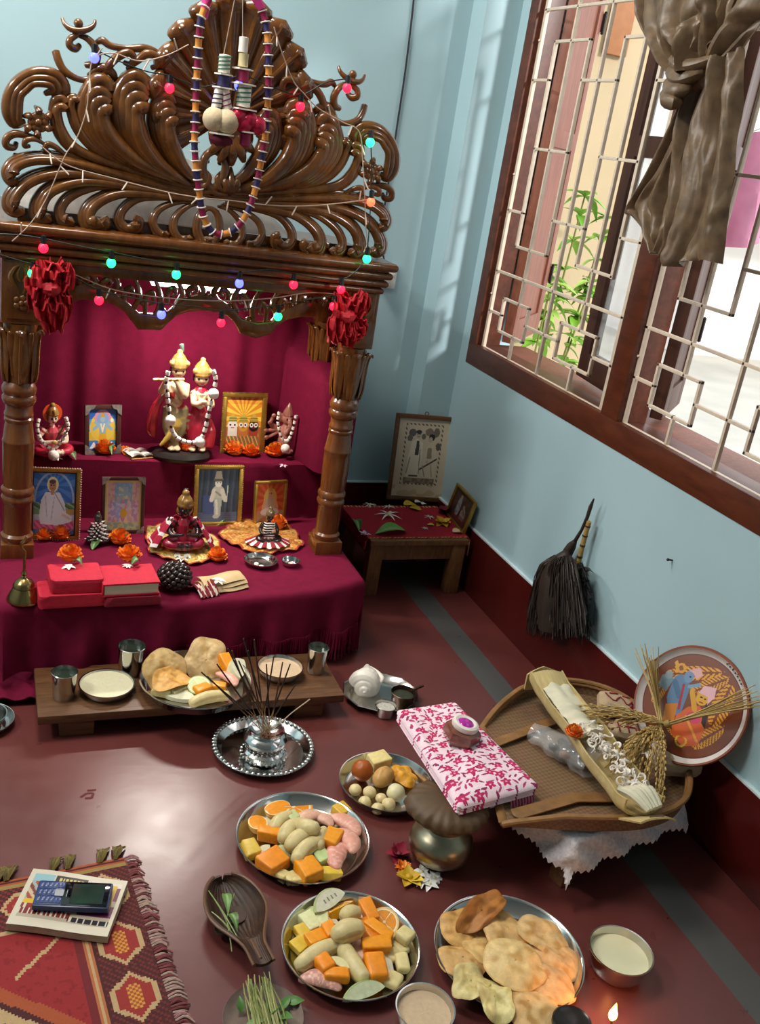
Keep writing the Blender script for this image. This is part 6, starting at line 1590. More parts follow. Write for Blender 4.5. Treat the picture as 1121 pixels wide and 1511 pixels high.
obj('flame', flb, M('lamp_flame', 'ffb84a', emis=28., emcol='ffa63c', var=0.), wk)
fl_l = bpy.data.lights.new('flame_light', 'POINT'); fl_l.energy = .75; fl_l.color = (1, .42, .12); fl_l.shadow_soft_size = .008
flo = bpy.data.objects.new('flame_light', fl_l); COL.objects.link(flo); flo.location = pD_+Vector((0, .027, .062))
pX = on((826, 1522), 0)
jr = thing('dark_jar', 'dark round lidded jar between the bread plate and the oil lamp', 'jar', pX+Vector((0, -.02, 0)))
obj('jar_body', MB().lathe([(0, 0), (.026, 0), (.029, .003), (.029, .034), (0, .034)], 36), M('black_jar', '141414', rough=.25), jr)
obj('jar_lid', MB().lathe([(0, .034), (.0305, .034), (.0315, .036), (.0315, .043), (.029, .0455), (.026, .0435), (0, .0435)], 36), M('black_jar'), jr)

# ---- brass pot with its leaf cover, folded cloth and box
pB = on((645, 1268), 0); kB = mpp(pB); RB = 47*kB
pt = thing('brass_pot', 'round bellied brass pot under the folded pink cloth', 'pot', pB)
obj('pot_body', MB().lathe([(0, 0), (RB*.55, 0), (RB*.6, .003), (RB*.92, .022), (RB*1.02, .040), (RB*.98, .056), (RB*.82, .070), (RB*.66, .078), (RB*.62, .083), (RB*.66, .089), (RB*.80, .096), (RB*.82, .098), (RB*.78, .098), (RB*.6, .088), (RB*.58, .08), (0, .07)], 56), M('tarnished_brass', 'aca086', rough=.33, metal=1., var=.25, scale=9), pt)
lf = MB()
def dome(u, v):
    a = 2*pi*u; prof = [.70, .88, 1.05, 1.18, 1.24, 1.20, 1.08, .6, .001]
    r = RB*lerpl(prof, v)*(1+.10*max(0, cos(a-2.9))**6*sin(pi*v)); pl_ = .030*sin(21*a)*(.2+v)+.02*sin(9*a+v*2)*(.3+v)
    return Vector((r*(1+pl_)*cos(a), r*(1+pl_)*sin(a), .0905+.056*min(1, v*1.16)-.004*sin(a)*(1-v)))
lf.grid(dome, 140, 18, cu=True, th=.002)
solid('leaf_cover', lf, M('dried_leaf', '59432c', rough=.55, var=.25, scale=18, bump=.3, bscale=60), 'dried brown leaf cover wrapped over the mouth of the brass pot', 'leaf cover', pB)
ZC = .158
q0, q1, q2, q3 = on((588, 1054), ZC+.014), on((668, 1042), ZC+.014), on((790, 1163), ZC), on((678, 1194), ZC)
pcn = thing('folded_cloth', 'folded white cloth with pink flower print lying on the leaf covered pot', 'cloth', (q0+q1+q2+q3)/4)
cc = (q0+q1+q2+q3)/4; mot = random.Random(6); fl_pts = []
for i in range(10):
    for j in range(22): fl_pts.append(((i+mot.uniform(.25, .75))/10, (j+mot.uniform(.25, .75))/22, .5+.5*mot.random(), mot.uniform(0, 6.28)))
for i in range(5):
    for j in range(10): fl_pts.append(((i+mot.uniform(.2, .8))/5, (j+mot.uniform(.2, .8))/10, .2*mot.random(), mot.uniform(0, 6.28)))
cell = {}
for f_ in sorted(fl_pts, key=lambda f: f[2]): cell.setdefault((int(f_[0]*9), int(f_[1]*20)), []).append(f_)
def printc(u, v):
    lf_ = None
    for a in (-1, 0, 1):
        for b in (-1, 0, 1):
            for (x, y, k, ph) in cell.get((int(u*9)+a, int(v*20)+b), ()):
                dx, dy = (u-x)*.135, (v-y)*.30; r = math.hypot(dx, dy)
                if k < .3:
                    th_ = math.atan2(dy, dx)+ph
                    if r < .0075*(1+.28*cos(5*th_)): return 'c4245f' if r > .0020 else 'ea9abb'
                elif not lf_ and r < .007:
                    ca, sa = cos(ph), sin(ph); X_, Y_ = dx*ca+dy*sa, -dx*sa+dy*ca
                    if (X_/.0056)**2+(Y_/.0021)**2 < 1: lf_ = '8e2a58' if k < .75 else 'b83a70'
                    elif k > .8 and abs(Y_-.0012*sin(X_*500)) < .0005 and abs(X_) < .007: lf_ = 'a8466e'
    return lf_ or 'f4d8e2'
for L_ in range(3):
    zz = -.014+.0075*L_; sh = .004*L_
    def lay(u, v, zz=zz, L_=L_):
        p = (q0.lerp(q1, u)).lerp(q3.lerp(q2, u), v)-cc
        e = min(u, 1-u, v, 1-v); rr = .0085*min(1, e/.06)**.5
        n_ = .004*sin(u*5+v*4+L_)+.0025*noise.noise(Vector((u*6, v*9, L_)))
        return p+Vector((0, 0, zz+rr+n_*min(1, e*8)))
    nn = (120, 230) if L_ == 2 else (50, 80)
    obj('folded_layer', MB().grid(lay, nn[0], nn[1], th=.006, colfn=printc), m_cloth, pcn, smooth=True)
tsl = MB()
for i in range(16):
    a = q2.lerp(q3, .02+.02*i)-cc; tsl.tube([a+Vector((0, 0, -.012)), a+Vector((.0, -.006, -.02)), a+Vector((.004*sin(i*2), -.010, -.034))], .0012, 5, col=('b03060', 'd890b0')[i % 2])
ts = obj('tassels', tsl, m_cloth, pcn); ts['kind'] = 'stuff'
# clear box with a pink ringed lid
pbx = on((675, 1097), ZC+.012); kx = mpp(pbx)
bx = thing('gift_box', 'small faceted brown box with a pink jewelled lid on the folded cloth', 'box', pbx, (.12, .1, .5)); bx.scale = (1.42, 1.42, 1.42)
obj('box_body', MB().lathe([(0, 0), (.020, 0), (.0275, .014), (.026, .026), (.017, .030), (0, .030)], 6), M('brown_clear_box', '7a4a3a', rough=.12, var=.5, scale=70, coat=.6), bx, sharp=20)
obj('lid_ring', MB().lathe([(.0115, .029), (.0185, .029), (.0195, .032), (.0185, .036), (.015, .0375), (.0120, .036)], 32), M('white_ring', 'e6dcd2', rough=.3), bx)
obj('jewel', MB().ball((0, 0, .034), (.0128, .0128, .005), 16, 8, fn=lambda v: 1+.05*sin(v.x*9)*sin(v.y*8)), M('magenta_jewel', 'b01a9a', rough=.12, var=.5, scale=220, coat=.5), bx)
# flowers lying against the pot
m_pet = m_petal
def blossom(px, z, rpx, cols, label, petals, w=.42, seed=0, name='blossom', lift=.6):
    rnd = random.Random(seed); p = on(px, z); R = rpx*mpp(p); mb = MB(); mb.ball((0, 0, .2*R), (.25*R, .25*R, .2*R), 8, 6, col=cols[-1])
    for i in range(petals):
        a = 2.4*i+rnd.uniform(-.3, .3); e = rnd.uniform(.05, lift)
        leaf_blade(mb, (0, 0, .1*R), (cos(a), sin(a), e), R*rnd.uniform(.75, 1.1), R*w, rnd.choice(cols), rnd.uniform(-.2, .3), n=6)
    for v in mb.v: v.z = max(v.z, 0)
    return solid(name, mb, m_pet, label, 'flower', p, (0, 0, seed))
blossom((588, 1264), 0, 21, ['7a0f26', '8e1430', '6a0c20'], 'deep red flower lying against the brass pot', 12, .5, 1, 'red_flower', 1.3)
blossom((594, 1282), 0, 14, OR, 'orange marigold below the deep red flower by the pot', 26, .25, 2, 'marigold', 1.2)
blossom((603, 1298), 0, 24, ['d8b428', 'e2c23a', 'c8a020'], 'yellow trumpet flower on the floor before the brass pot', 7, .38, 3, 'yellow_flower', .5)
for i, (x, y) in enumerate(((622, 1288), (630, 1296), (621, 1304), (634, 1306), (640, 1297))):
    flower((x, y), 0.001, 12, f'white jasmine blossom before the brass pot, {ORD[i]} from the back', jm[i % 3], 'jasmine', 'flower', None, (.2, 0), 'white jasmine blossoms by the brass pot')
# ================================================================== winnowing tray on its stool, near the window wall
m_bamboo = M('woven_bamboo', '94713f', rough=.6, var=.18, scale=40)
def bamboo_weave():
    m = MATS['woven_bamboo']; N, L = m.node_tree.nodes, m.node_tree.links; b = N['Principled BSDF']
    tc = [n for n in N if n.type == 'TEX_COORD'][0]
    ck = N.new('ShaderNodeTexChecker'); ck.inputs['Scale'].default_value = 150; ck.inputs['Color1'].default_value = (.285, .165, .085, 1); ck.inputs['Color2'].default_value = (.20, .112, .055, 1)
    mp = N.new('ShaderNodeMapping'); mp.inputs['Rotation'].default_value = (0, 0, .6); L.new(tc.outputs['Object'], mp.inputs['Vector']); L.new(mp.outputs['Vector'], ck.inputs['Vector'])
    nz = N.new('ShaderNodeTexNoise'); nz.inputs['Scale'].default_value = 14; L.new(tc.outputs['Object'], nz.inputs['Vector'])
    mx = N.new('ShaderNodeMixRGB'); mx.blend_type = 'MULTIPLY'; mx.inputs[0].default_value = .35; L.new(ck.outputs['Color'], mx.inputs[1]); L.new(nz.outputs['Color'], mx.inputs[2])
    L.new(mx.outputs[0], b.inputs['Base Color'])
    bp = N.new('ShaderNodeBump'); bp.inputs['Strength'].default_value = .5; bp.inputs['Distance'].default_value = .001
    L.new(ck.outputs['Fac'], bp.inputs['Height']); L.new(bp.outputs['Normal'], b.inputs['Normal'])
bamboo_weave()
m_rim = M('split_bamboo', '96693f', rough=.5, var=.2, scale=30, wood=('7a5a30', 14, (3, 3, 14)))
SA = math.radians(14.5); sc_ = Vector((1.105, 1.335, 0))
stl = thing('low_stool', 'low dark wooden stool carrying the winnowing tray', 'stool', sc_, (0, 0, SA))
obj('stool_top', MB().box((0, 0, .110), (.30, .30, .022), .003), m_wood2, stl)
for a in (-1, 1):
    for b in (-1, 1): obj('leg', MB().box((a*.125, b*.125, .05), (.035, .035, .0995), .003), m_wood2, stl)
for a in (-1, 1): obj('apron', MB().box((0, a*.13, .085), (.22, .018, .028), .002), m_wood2, stl)
def lace(u, v):
    hw = .152; ov = .062; s = -hw-ov+u*2*(hw+ov); t = -hw-ov+v*2*(hw+ov)
    x = min(max(s, -hw), hw); y = min(max(t, -hw), hw); ox, oy = abs(s)-hw, abs(t)-hw; ox, oy = max(ox, 0), max(oy, 0); o = math.hypot(ox, oy)
    z = .1225
    if o > 0:
        rd = .008; h = min(o, rd*1.57); out = rd*sin(h/rd)+.32*max(0, o-rd*1.57); dn = rd*(1-cos(h/rd))+.92*max(0, o-rd*1.57)
        w_ = .006*sin((s+t)*70)*min(1, o/.04)
        x += math.copysign(ox/o*(out+w_), s); y += math.copysign(oy/o*(out+w_), t); z -= dn
        e = max(abs(s), abs(t))-hw-ov+.008
        if e > 0: z += .004*sin((s if abs(t) > abs(s) else t)*2*pi/.014)*e/.008
    return Vector((x, y, z))
LR = rotm('Z', SA)
solid('lace_cloth', MB().grid(lace, 110, 110, th=-.0014), M('white_lace', 'd2ccd0', rough=.85, var=.22, scale=130, bump=1., bscale=240), 'white lace cloth with a scalloped edge over the low stool', 'cloth', sc_, (0, 0, SA))
# the tray: woven floor, bent rim, open at the left
ZK = .1265
kout = [(.875, 1.205), (.905, 1.29), (.94, 1.39), (.972, 1.485), (1.05, 1.545), (1.15, 1.590), (1.25, 1.592), (1.325, 1.54), (1.352, 1.44), (1.345, 1.34), (1.31, 1.25), (1.24, 1.175), (1.14, 1.148), (1.02, 1.165), (.94, 1.186)]
kc_ = Vector((1.14, 1.37, ZK)); kl = [Vector((x, y, ZK))-kc_ for x, y in kout]
kul = thing('winnowing_tray', 'woven bamboo winnowing tray with a bent rim on the lace cloth', 'tray', kc_)
ring = spline(kl+[kl[0]], 120)[:-1]
obj('woven_floor', MB().grid(lambda u, v: ring[int(u*120+.5) % 120]*v+Vector((0, 0, .0015+.010*v**4)), 120, 12, cu=True, th=.002), m_bamboo, kul)
rimP = [p for p in spline(kl[3:]+[kl[0]], 90)]
rw = MB()
rw.grid(lambda u, v: rimP[int(u*90+.5)]*(1+.03*v)+Vector((0, 0, .006+.032*v*min(1, sin(pi*min(1, u*1.0))*2.2+.12))), 90, 4, th=.003)
obj('rim_wall', rw, m_bamboo, kul)
hoop = [rimP[i]*1.032+Vector((0, 0, .008+.032*min(1, sin(pi*i/90)*2.2+.12))) for i in range(91)]
hp = obj('rim_hoop', MB().tube(hoop, .0065, 8, flat=.8), m_rim, kul)
hp2 = obj('rim_hoop', MB().tube([p*.985-Vector((0, 0, .006)) for p in hoop], .005, 8, flat=.8), m_rim, kul)
obj('edge_strip', MB().tube([kl[0]+Vector((-.004, -.003, .012)), kl[1]+Vector((-.006, .002, .011)), kl[2]+Vector((-.006, .002, .011)), kl[3]+Vector((-.004, .004, .014))], .009, 8, flat=.35, up=Vector((0, 0, 1))), m_rim, kul)
obj('cross_strip', MB().tube([kl[0].lerp(kl[3], .82)*.93+Vector((0, 0, .014)), Vector((-.06, .10, .012)), Vector((.02, .125, .012))], .013, 6, flat=.25), m_rim, kul)
obj('cross_strip', MB().tube([kl[0]*.97+Vector((.02, .008, .014)), Vector((-.09, -.125, .012)), Vector((.05, -.15, .012))], .016, 6, flat=.2), m_rim, kul)
ZT = ZK+.008
# trough folded from a banana sheath, filled with pith garlands
b0, b1 = on((803, 1004), .192), on((947, 1198), .182)
bd_ = (b1-b0); bl_ = bd_.length; ba = math.atan2(bd_.y, bd_.x)
m_sheath = M('banana_sheath', 'cdb988', rough=.55, var=.12, wood=('b39a5c', 10, (2, 30, 2)))
bt = thing('banana_sheath_boat', 'cream boat folded from banana sheath, full of white pith flowers', 'boat', (b0+b1)/2-Vector((0, 0, .022)), (0, 0, ba))
def tro(u, v):
    x = bl_*(v-.5); a = pi*(-.02+1.04*u); k = 1+.06*sin(v*pi)
    y = -.040*k*cos(a); z = .036-.036*sin(a)**.55 if sin(a) > 0 else .040
    e = abs(2*v-1)
    return Vector((x, y+.002*sin(v*17), z+.004*sin(v*5)+.012*max(0, e-.85)/.15))
obj('trough', MB().grid(tro, 30, 50, th=.0035), m_sheath, bt)
e1 = MB()
def endflap(u, v):
    y = -.046+.092*u; return Vector((bl_/2+.001+.050*v, y*(1-.22*v), .002+.040*(1-abs(2*u-1)**3*.2)*(.05+.95*v)))
e1.grid(endflap, 16, 14, th=.0035); obj('end_flap', e1, m_sheath, bt)
sl = MB().box((bl_/2+.040, .002, .036), (.004, .030, .006), .001); obj('slit_pin', sl, M('dark_pin', '4a3418'), bt)
e2 = MB(); e2.grid(lambda u, v: Vector((-bl_/2-.002-.012*sin(pi*u)*v, -.043+.086*u, .002+.052*v*(1-.25*abs(2*u-1)))), 14, 10, th=.0035)
e2.grid(lambda u, v: Vector((-bl_/2+.004+.05*v, -.036+.072*u, .048-.016*v+.006*sin(pi*u))), 14, 10, th=.003); obj('end_flap', e2, m_sheath, bt)
def local(o, p): return o.matrix_world.inverted() @ p
bpy.context.view_layer.update()
BM = Matrix.Translation(bt.location) @ rotm('Z', ba)
rnd = random.Random(12)
gl = thing('pith_flower_garland', 'white curled pith flower garland heaped in the banana sheath boat', 'garland', BM @ Vector((.085, 0, .034)), (0, 0, ba))
for k in range(64):                                      # curls of shaved pith
    x = rnd.uniform(-.10, .10); y = rnd.uniform(-.028, .028); z = .006+.012*rnd.random(); n_ = rnd.uniform(.006, .011); ph = rnd.uniform(0, 6)
    ax = Vector((rnd.uniform(-1, 1), rnd.uniform(-1, 1), rnd.uniform(.2, 1))).normalized(); n1, n2 = frame_of(ax)
    P = [Vector((x, y, z))+(n1*cos(ph+i*.55)+n2*sin(ph+i*.55))*n_*(1-.035*i)+ax*.0009*i for i in range(13)]
    obj('curl', MB().tube(P, [.0022, .0026, .0014], 6, flat=.5), m_pith, gl)
solid('pith_sheet', MB().grid(lambda u, v: ((u-.5)*.13, (v-.5)*.066, .006*sin(pi*v)+.003*noise.noise(Vector((u*5, v*4, 1)))), 24, 16, th=.006), M('cream_pith_sheet', 'd8d2b8', rough=.7), 'smooth cream pith sheet lying in the upper end of the sheath boat', 'sheet', BM @ Vector((-.145, .004, .038)), (0, .04, ba))
solid('pith_block', MB().grid(lambda u, v: ((u-.5)*.10, (v-.5)*.055, .012*sin(pi*v)+.002*sin(u*20)), 20, 12, th=.008), M('cream_pith_sheet'), 'cream pith block in the middle of the sheath boat', 'sheet', BM @ Vector((-.04, -.004, .040)), (0, 0, ba+.08))
ban = MB()
for k in range(5): ban.tube(spline([Vector((-.035+.003*k, -.018+.009*k, .002)), Vector((0, -.02+.011*k, .012+.003*(k % 2))), Vector((.035, -.016+.008*k, .003))], 10), [.006, .0085, .005], 8)
solid('pith_petals', ban, M('cream_pith_sheet'), 'fan of thick cream pith petals at the near end of the sheath boat', 'pith', BM @ Vector((.20, .0, .034)), (0, 0, ba+.3))
flower((845, 1085), .205, 9, 'orange marigold on the rim of the banana sheath boat')
# plastic bag
pg = on((828, 1115), ZT); bagm = M('clear_plastic', 'c9c9c9', rough=.12, var=.1, alpha=.34, bump=1., bscale=38, spec=1., coat=.8)
bg_ = thing('plastic_bag', 'crumpled clear plastic bag with dark contents beside the sheath boat', 'bag', pg, (0, 0, math.radians(-60)))
def bag(u, v):
    a = 2*pi*u; w_ = (.020+.026*v**.8)*(1 if v < .92 else 1-(v-.92)*7); n_ = noise.noise(Vector((cos(a)*1.6, sin(a)*1.6, v*7)))
    return Vector((-.075+.155*v, w_*cos(a)*(1+.2*n_), max(.0005, .018+.020*v*.8+(.018+.014*v)*sin(a)*(1+.25*n_) - .012*v)))
obj('film', MB().grid(bag, 40, 40, cu=True), bagm, bg_)
cm2 = MB()
for k in range(26): cm2.ball((-.03+.098*rnd.random()**.7, rnd.uniform(-.024, .024)*(.6+.4*rnd.random()), .011+.010*rnd.random()), (.012, .009, .009), 10, 7, col=('34302a', '4a443a', '2a2622', '8a5a3a')[k % 4])
obj('contents', fuse(cm2, .003, 1), m_paint, bg_)
# cloth packets with red marks
def packet(px, z, w_, d_, h_, yaw, tilt, label, marks):
    p = on(px, z)
    def f(u, v):
        a = 2*pi*u; e = .35; ca, sa = cos(a), sin(a); prof = [(0, 0), (.9, .02), (1, .35), (.96, .7), (.7, .95), (0, 1.)]
        k = v*5; i = min(int(k), 4); t = k-i; r = prof[i][0]*(1-t)+prof[i+1][0]*t; zz = prof[i][1]*(1-t)+prof[i+1][1]*t
        x = math.copysign(abs(ca)**e, ca)*r; y = math.copysign(abs(sa)**e, sa)*r
        return Vector((x*w_/2, y*d_/2, max(0, h_*(zz+.12*noise.noise(Vector((x*2+yaw, y*2, zz)))*r))))
    t_ = thing('cloth_packet', label, 'packet', p, (tilt[0], tilt[1], yaw))
    obj('wrap', MB().grid(f, 56, 30, cu=True), M('unbleached_cotton', 'b89f80', rough=.85, var=.1, scale=60, bump=.4, bscale=300), t_)
    if marks:
        mk = MB()
        def zat(x, y):
            r = max(abs(x)/(w_/2), abs(y)/(d_/2)); return h_*(1.0-.10*r*r)+.0015+h_*.12*noise.noise(Vector((x/w_*4+yaw, y/d_*4, 1)))*r
        for s in marks: mk.tube([Vector((x, y, zat(x, y))) for x, y in spline([Vector((a, b, 0)) for a, b in s], 8) for x, y in [(x, y)]] if False else [Vector((q.x, q.y, zat(q.x, q.y))) for q in spline([Vector((a, b, 0)) for a, b in s], 10)], .0018, 5, flat=.6)
        obj('red_mark', mk, M('vermilion_mark', '8a1a2a', rough=.8), t_)
packet((905, 1048), ZT+.006, .085, .065, .032, -.5, (.1, .1), 'cream cloth packet with red scrawl at the back of the winnowing tray', [[(-.03, .01), (-.01, -.012), (.005, .01), (.02, -.012), (.032, .006)], [(-.02, .015), (.0, .02)], [(.01, .016), (.03, .018)]])
packet((918, 1092), ZT+.006, .070, .055, .034, -.35, (.05, .0), 'cream cloth packet with a red barred mark in the middle of the tray', [[(-.018, -.018), (-.016, .016)], [(.002, -.018), (.004, .016)], [(-.018, .0), (.02, .001)], [(.004, .0155), (.021, .0155)], [(.02, .001), (.019, -.016)]])
packet((992, 1132), ZT+.016, .10, .07, .040, -.15, (.05, .1), 'plain brown cloth packet at the right end of the winnowing tray', None)
# painted clay plate leaning on the wall
pc_ = PX(1020, 1041, 1.325)
nrm = Vector((-.86, -.28, .43)).normalized(); upv = (Vector((0, 0, 1))-nrm*nrm.z).normalized(); rt = upv.cross(nrm)
# tilt the picture the way it leans in the photo
rr_ = Matrix.Rotation(math.radians(11), 3, nrm); upv = rr_ @ upv; rt = rr_ @ rt
PM = Matrix.Identity(4)
for i in range(3): PM[i][0] = rt[i]; PM[i][1] = upv[i]; PM[i][2] = nrm[i]; PM[i][3] = pc_[i]
RP = .122
dsh = thing('painted_clay_plate', 'round painted terracotta plate with two figures leaning on the wall', 'plate', mat=PM)
obj('body', MB().lathe([(0, -.016), (RP*.62, -.016), (RP*.80, -.010), (RP*.97, .004), (RP, .008), (RP*.985, .012), (RP*.955, .0115), (RP*.93, .006)], 80, cap=False), M('terracotta', '8a4630', rough=.55, var=.12), dsh)
obj('white_ring', MB().lathe([(RP*.955, .0116), (RP*.93, .0062), (RP*.875, .0018), (RP*.865, .0012)], 80, cap=False), M('white_band', 'ddd2cc', rough=.5), dsh)
def fern(bx, by, ex, ey, w_, n=9):
    return (bx, by, ex, ey, w_, n)
ferns = [(-.66, .42, .42, .80, .14), (-.02, .28, .55, .74, .14), (.50, -.22, .62, .66, .19), (.26, -.72, .74, -.16, .15), (-.34, -.52, .30, -.66, .12), (-.74, -.2, -.64, .4, .12)]
figs = painter(lambda u, v: None, [
    ('p', [(-.42, .02), (-.40, .38), (-.30, .46), (-.18, .44), (-.08, .3), (-.10, -.2), (-.3, -.25)], '5f7f9e'), ('e', -.16, .45, .085, .10, '6f8fb0'), ('p', [(-.2, .56), (-.02, .66), (.06, .55), (-.03, .45), (-.1, .53)], 'e0a6a6'), ('l', (-.36, .3), (-.22, .1), .05, '4a6a8c'), ('l', (-.2, .3), (-.16, -.1), .022, 'a81f3a'), ('l', (-.1, .3), (.05, .38), .03, '7a9ab8'), ('e', -.14, .46, .022, .014, '201a20'),
    ('p', [(-.46, .1), (-.62, .16), (-.62, .34), (-.5, .42), (-.4, .34)], '6f8a98'), ('e', -.5, .38, .07, .07, '8a9aa0'), ('l', (-.40, .52), (-.44, .62), .03, 'd8a030'),
    ('p', [(-.16, -.52), (-.16, -.22), (-.02, -.02), (.16, .06), (.30, -.04), (.36, -.3), (.34, -.56), (.1, -.66)], 'd8602e'), ('e', .13, -.16, .13, .09, 'd83a6a'), ('l', (0, -.18), (.3, -.5), .02, 'e89a3a'), ('e', .17, .18, .105, .11, 'dfa42c'), ('p', [(.08, .26), (.14, .40), (.34, .42), (.36, .26), (.28, .12), (.25, .24)], 'e6b0b8'), ('p', [(.26, .14), (.34, .02), (.36, -.26), (.28, -.2), (.24, .02)], '2a1a1a'), ('e', .15, .20, .024, .014, '1c1414'), ('e', .22, .19, .02, .013, '1c1414'), ('l', (.14, .12), (.2, .115), .01, 'a02020'),
    ('l', (.1, -.02), (-.02, .22), .045, 'd89a2a'), ('e', -.03, .26, .04, .05, 'd89a2a'), ('p', [(-.4, -.1), (-.2, -.02), (-.16, -.4), (-.34, -.5)], 'c87a2a')])
def pict(u, v):
    a = 2*pi*u; x, y = v*cos(a), v*sin(a); c = '783a1c'
    for bx, by, ex, ey, w_ in ferns:
        dx, dy = ex-bx, ey-by; L2 = dx*dx+dy*dy; t = ((x-bx)*dx+(y-by)*dy)/L2; d = ((x-bx)*-dy+(y-by)*dx)/math.sqrt(L2)
        if 0 <= t <= 1:
            ww = w_*sin(pi*min(1, t*.92+.08))**.6
            if abs(d) < ww*.18: c = '7a3a1c'
            elif abs(d) < ww and ((t*11+abs(d)/w_*1.6) % 1) < .62: c = 'e09a22'
    f = figs(x*.86+.03, y*.86+.02)
    if f: c = f
    if math.hypot(x+.42, y-.62) < .10: c = 'd8982c' if math.hypot(x+.42, y-.62) > .05 else '8a4a24'
    if abs(math.hypot(x-.02, y+.7)-.10) < .02 and y < -.62: c = 'd8b03a'
    if v > .975: c = '5a2a1a'
    return c
pp_ = MB().grid(lambda u, v: (RP*.868*v*cos(2*pi*u), RP*.868*v*sin(2*pi*u), .0012+.0001), 220, 110, cu=True, colfn=pict)
obj('painting', pp_, m_print, dsh, smooth=False)
dt = MB()
for i in range(7): a = math.radians(66-4.2*i); dt.ball((RP*.915*cos(a), RP*.915*sin(a), .0065), .0018, 6, 4)
for i in range(3): a = math.radians(64-7*i); dt.ball((RP*.945*cos(a), RP*.945*sin(a), .0105), .0015, 6, 4)
d_ = obj('dark_dots', dt, M('dark_dot_paint', '1c1414'), dsh); d_['kind'] = 'stuff'

# paddy sheaves
m_straw = M('paddy_straw', vcol=True, rough=.7, var=.2, scale=200)
def front_of_plate(px, off):
    d = ray(*px); o_ = Vector((0, 0, CAM_H)); t_ = (pc_+nrm*off-o_).dot(nrm)/d.dot(nrm); return o_+d*t_
def sheaf(label, stem0, node, heads, nst, nhead, zs_, seed, spread=.03):
    rnd = random.Random(seed); n = front_of_plate(node, zs_[1]); a = front_of_plate(stem0, zs_[0]); mb = MB(); t = thing('paddy_sheaf', label, 'sheaf', n)
    for i in range(nst):
        o_ = Vector((rnd.uniform(-1, 1), rnd.uniform(-1, 1), rnd.uniform(-.6, .8)))*spread
        mb.tube(spline([Vector((rnd.uniform(-.004, .004), rnd.uniform(-.004, .004), rnd.uniform(-.004, .004))), (a-n)*.5+o_*.35, a-n+o_], 8), [.0014, .0012, .0009], 5, col=rnd.choice(['b89a5e', 'a68a50', 'c8ac70', '94783f']))
    obj('stems', mb, m_straw, t)
    gb = MB()
    for i in range(nhead):
        h = on(rnd.choice(heads), zs_[2])-n; o_ = Vector((rnd.uniform(-1, 1), rnd.uniform(-1, 1), rnd.uniform(-.2, .5)))*.022
        P = spline([Vector((0, 0, 0)), h*.45+o_*.8+Vector((0, 0, .010)), h+o_-Vector((0, 0, .006))], 22)
        gb.tube(P, .0007, 4, col='a68a50')
        for k in range(5, 22):
            d = (P[min(k+1, 22)]-P[k-1]).normalized(); sd = Vector((rnd.uniform(-1, 1), rnd.uniform(-1, 1), rnd.uniform(-.5, 1))).normalized()
            c = P[k]+sd*.0022; gb.tube([c, c+d*.004+sd*.001, c+d*.0085+sd*.0016], [.0008, .0021, .0006], 5, col=rnd.choice(['b8985c', 'a88648', 'c8a86a', '9a7a40']), cap=False)
    g_ = obj('grain_heads', gb, m_straw, t); g_['kind'] = 'stuff'
    obj('binding', MB().lathe([(.007, -.006), (.0085, 0), (.007, .006)], 12, M4=Vector((0, 0, 1)).rotation_difference((a-n).normalized()).to_matrix().to_4x4()), M('straw_tie', '9a7e46'), t)
    return t
sheaf('sheaf of ripe paddy with drooping grain heads over the packets', (958, 968), (975, 1068), [(915, 1135), (940, 1150), (965, 1165), (975, 1175), (930, 1120), (955, 1140)], 22, 40, (.035, .036, .192), 4, .026)
sheaf('paddy sheaf laid across with stems reaching toward the painted plate rim', (1112, 1030), (985, 1068), [(850, 1052), (880, 1062), (900, 1066), (835, 1045)], 22, 14, (.055, .040, .198), 9, .024)
blossom((938, 1052), .18, 15, ['8a1030', 'a01838', '7a0c28'], 'crimson flower at the back of the tray before the painted plate', 10, .5, 5, 'red_flower', .9)
flower((958, 1060), .182, 9, 'orange marigold beside the crimson flower on the tray')
flower((992, 1103), .182, 11, 'orange marigold at the foot of the painted plate')
flower((955, 1112), .212, 12, 'white star blossom lying on the paddy grain', jm[2], 'jasmine')
flower((1002, 1118), .184, 8, 'white star blossom below the marigold at the plate foot', jm[0], 'jasmine')

# ================================================================== corner stool with pictures
cs = Vector((1.185, 2.49, 0))
cst = thing('corner_stool', 'small wooden stool in the corner holding the two framed photographs', 'stool', cs)
m_stool = M('stool_wood', '8a5f3c', rough=.45, var=.14, wood=('6a4526', 14, (10, 10, 1.5)))
obj('stool_top', MB().box((0, 0, .172), (.318, .27, .018), .003), m_stool, cst)
for a in (-1, 1):
    for b in (-1, 1): obj('leg', MB().box((a*.134, b*.112, .082), (.042, .038, .1635), .003), m_stool, cst)
for b in (-1, 1): obj('apron', MB().box((0, b*.112, .138), (.226, .02, .05), .002), m_stool, cst)
for a in (-1, 1): obj('apron', MB().box((a*.134, 0, .138), (.02, .186, .05), .002), m_stool, cst)
def redc(u, v):
    sx = -.185-.0+u*.385; ov = max(0, abs(sx)-.163); x = min(max(sx, -.163), .163); y = -.122+.25*v; z = .1825
    if ov > 0:
        sg = 1 if sx > 0 else -1; x += sg*(.004+.10*ov); z -= ov*1.6+.004*sin(v*30)
    return Vector((x, y, z+.0012*noise.noise(Vector((x*20, y*20, 4)))))
def redcol(u, v):
    if u > .93: return 'd8b070' if (v*24) % 1 < .35 else '8a0f22'
    if (v > .96 or v < .03) and (u*30) % 1 < .4: return 'c89a5a'
    return 'a31228'
solid('red_cloth', MB().grid(redc, 70, 40, th=-.0015, colfn=redcol), m_cloth, 'red cloth with a patterned hem spread over the corner stool', 'cloth', cs)
ZS = .1842
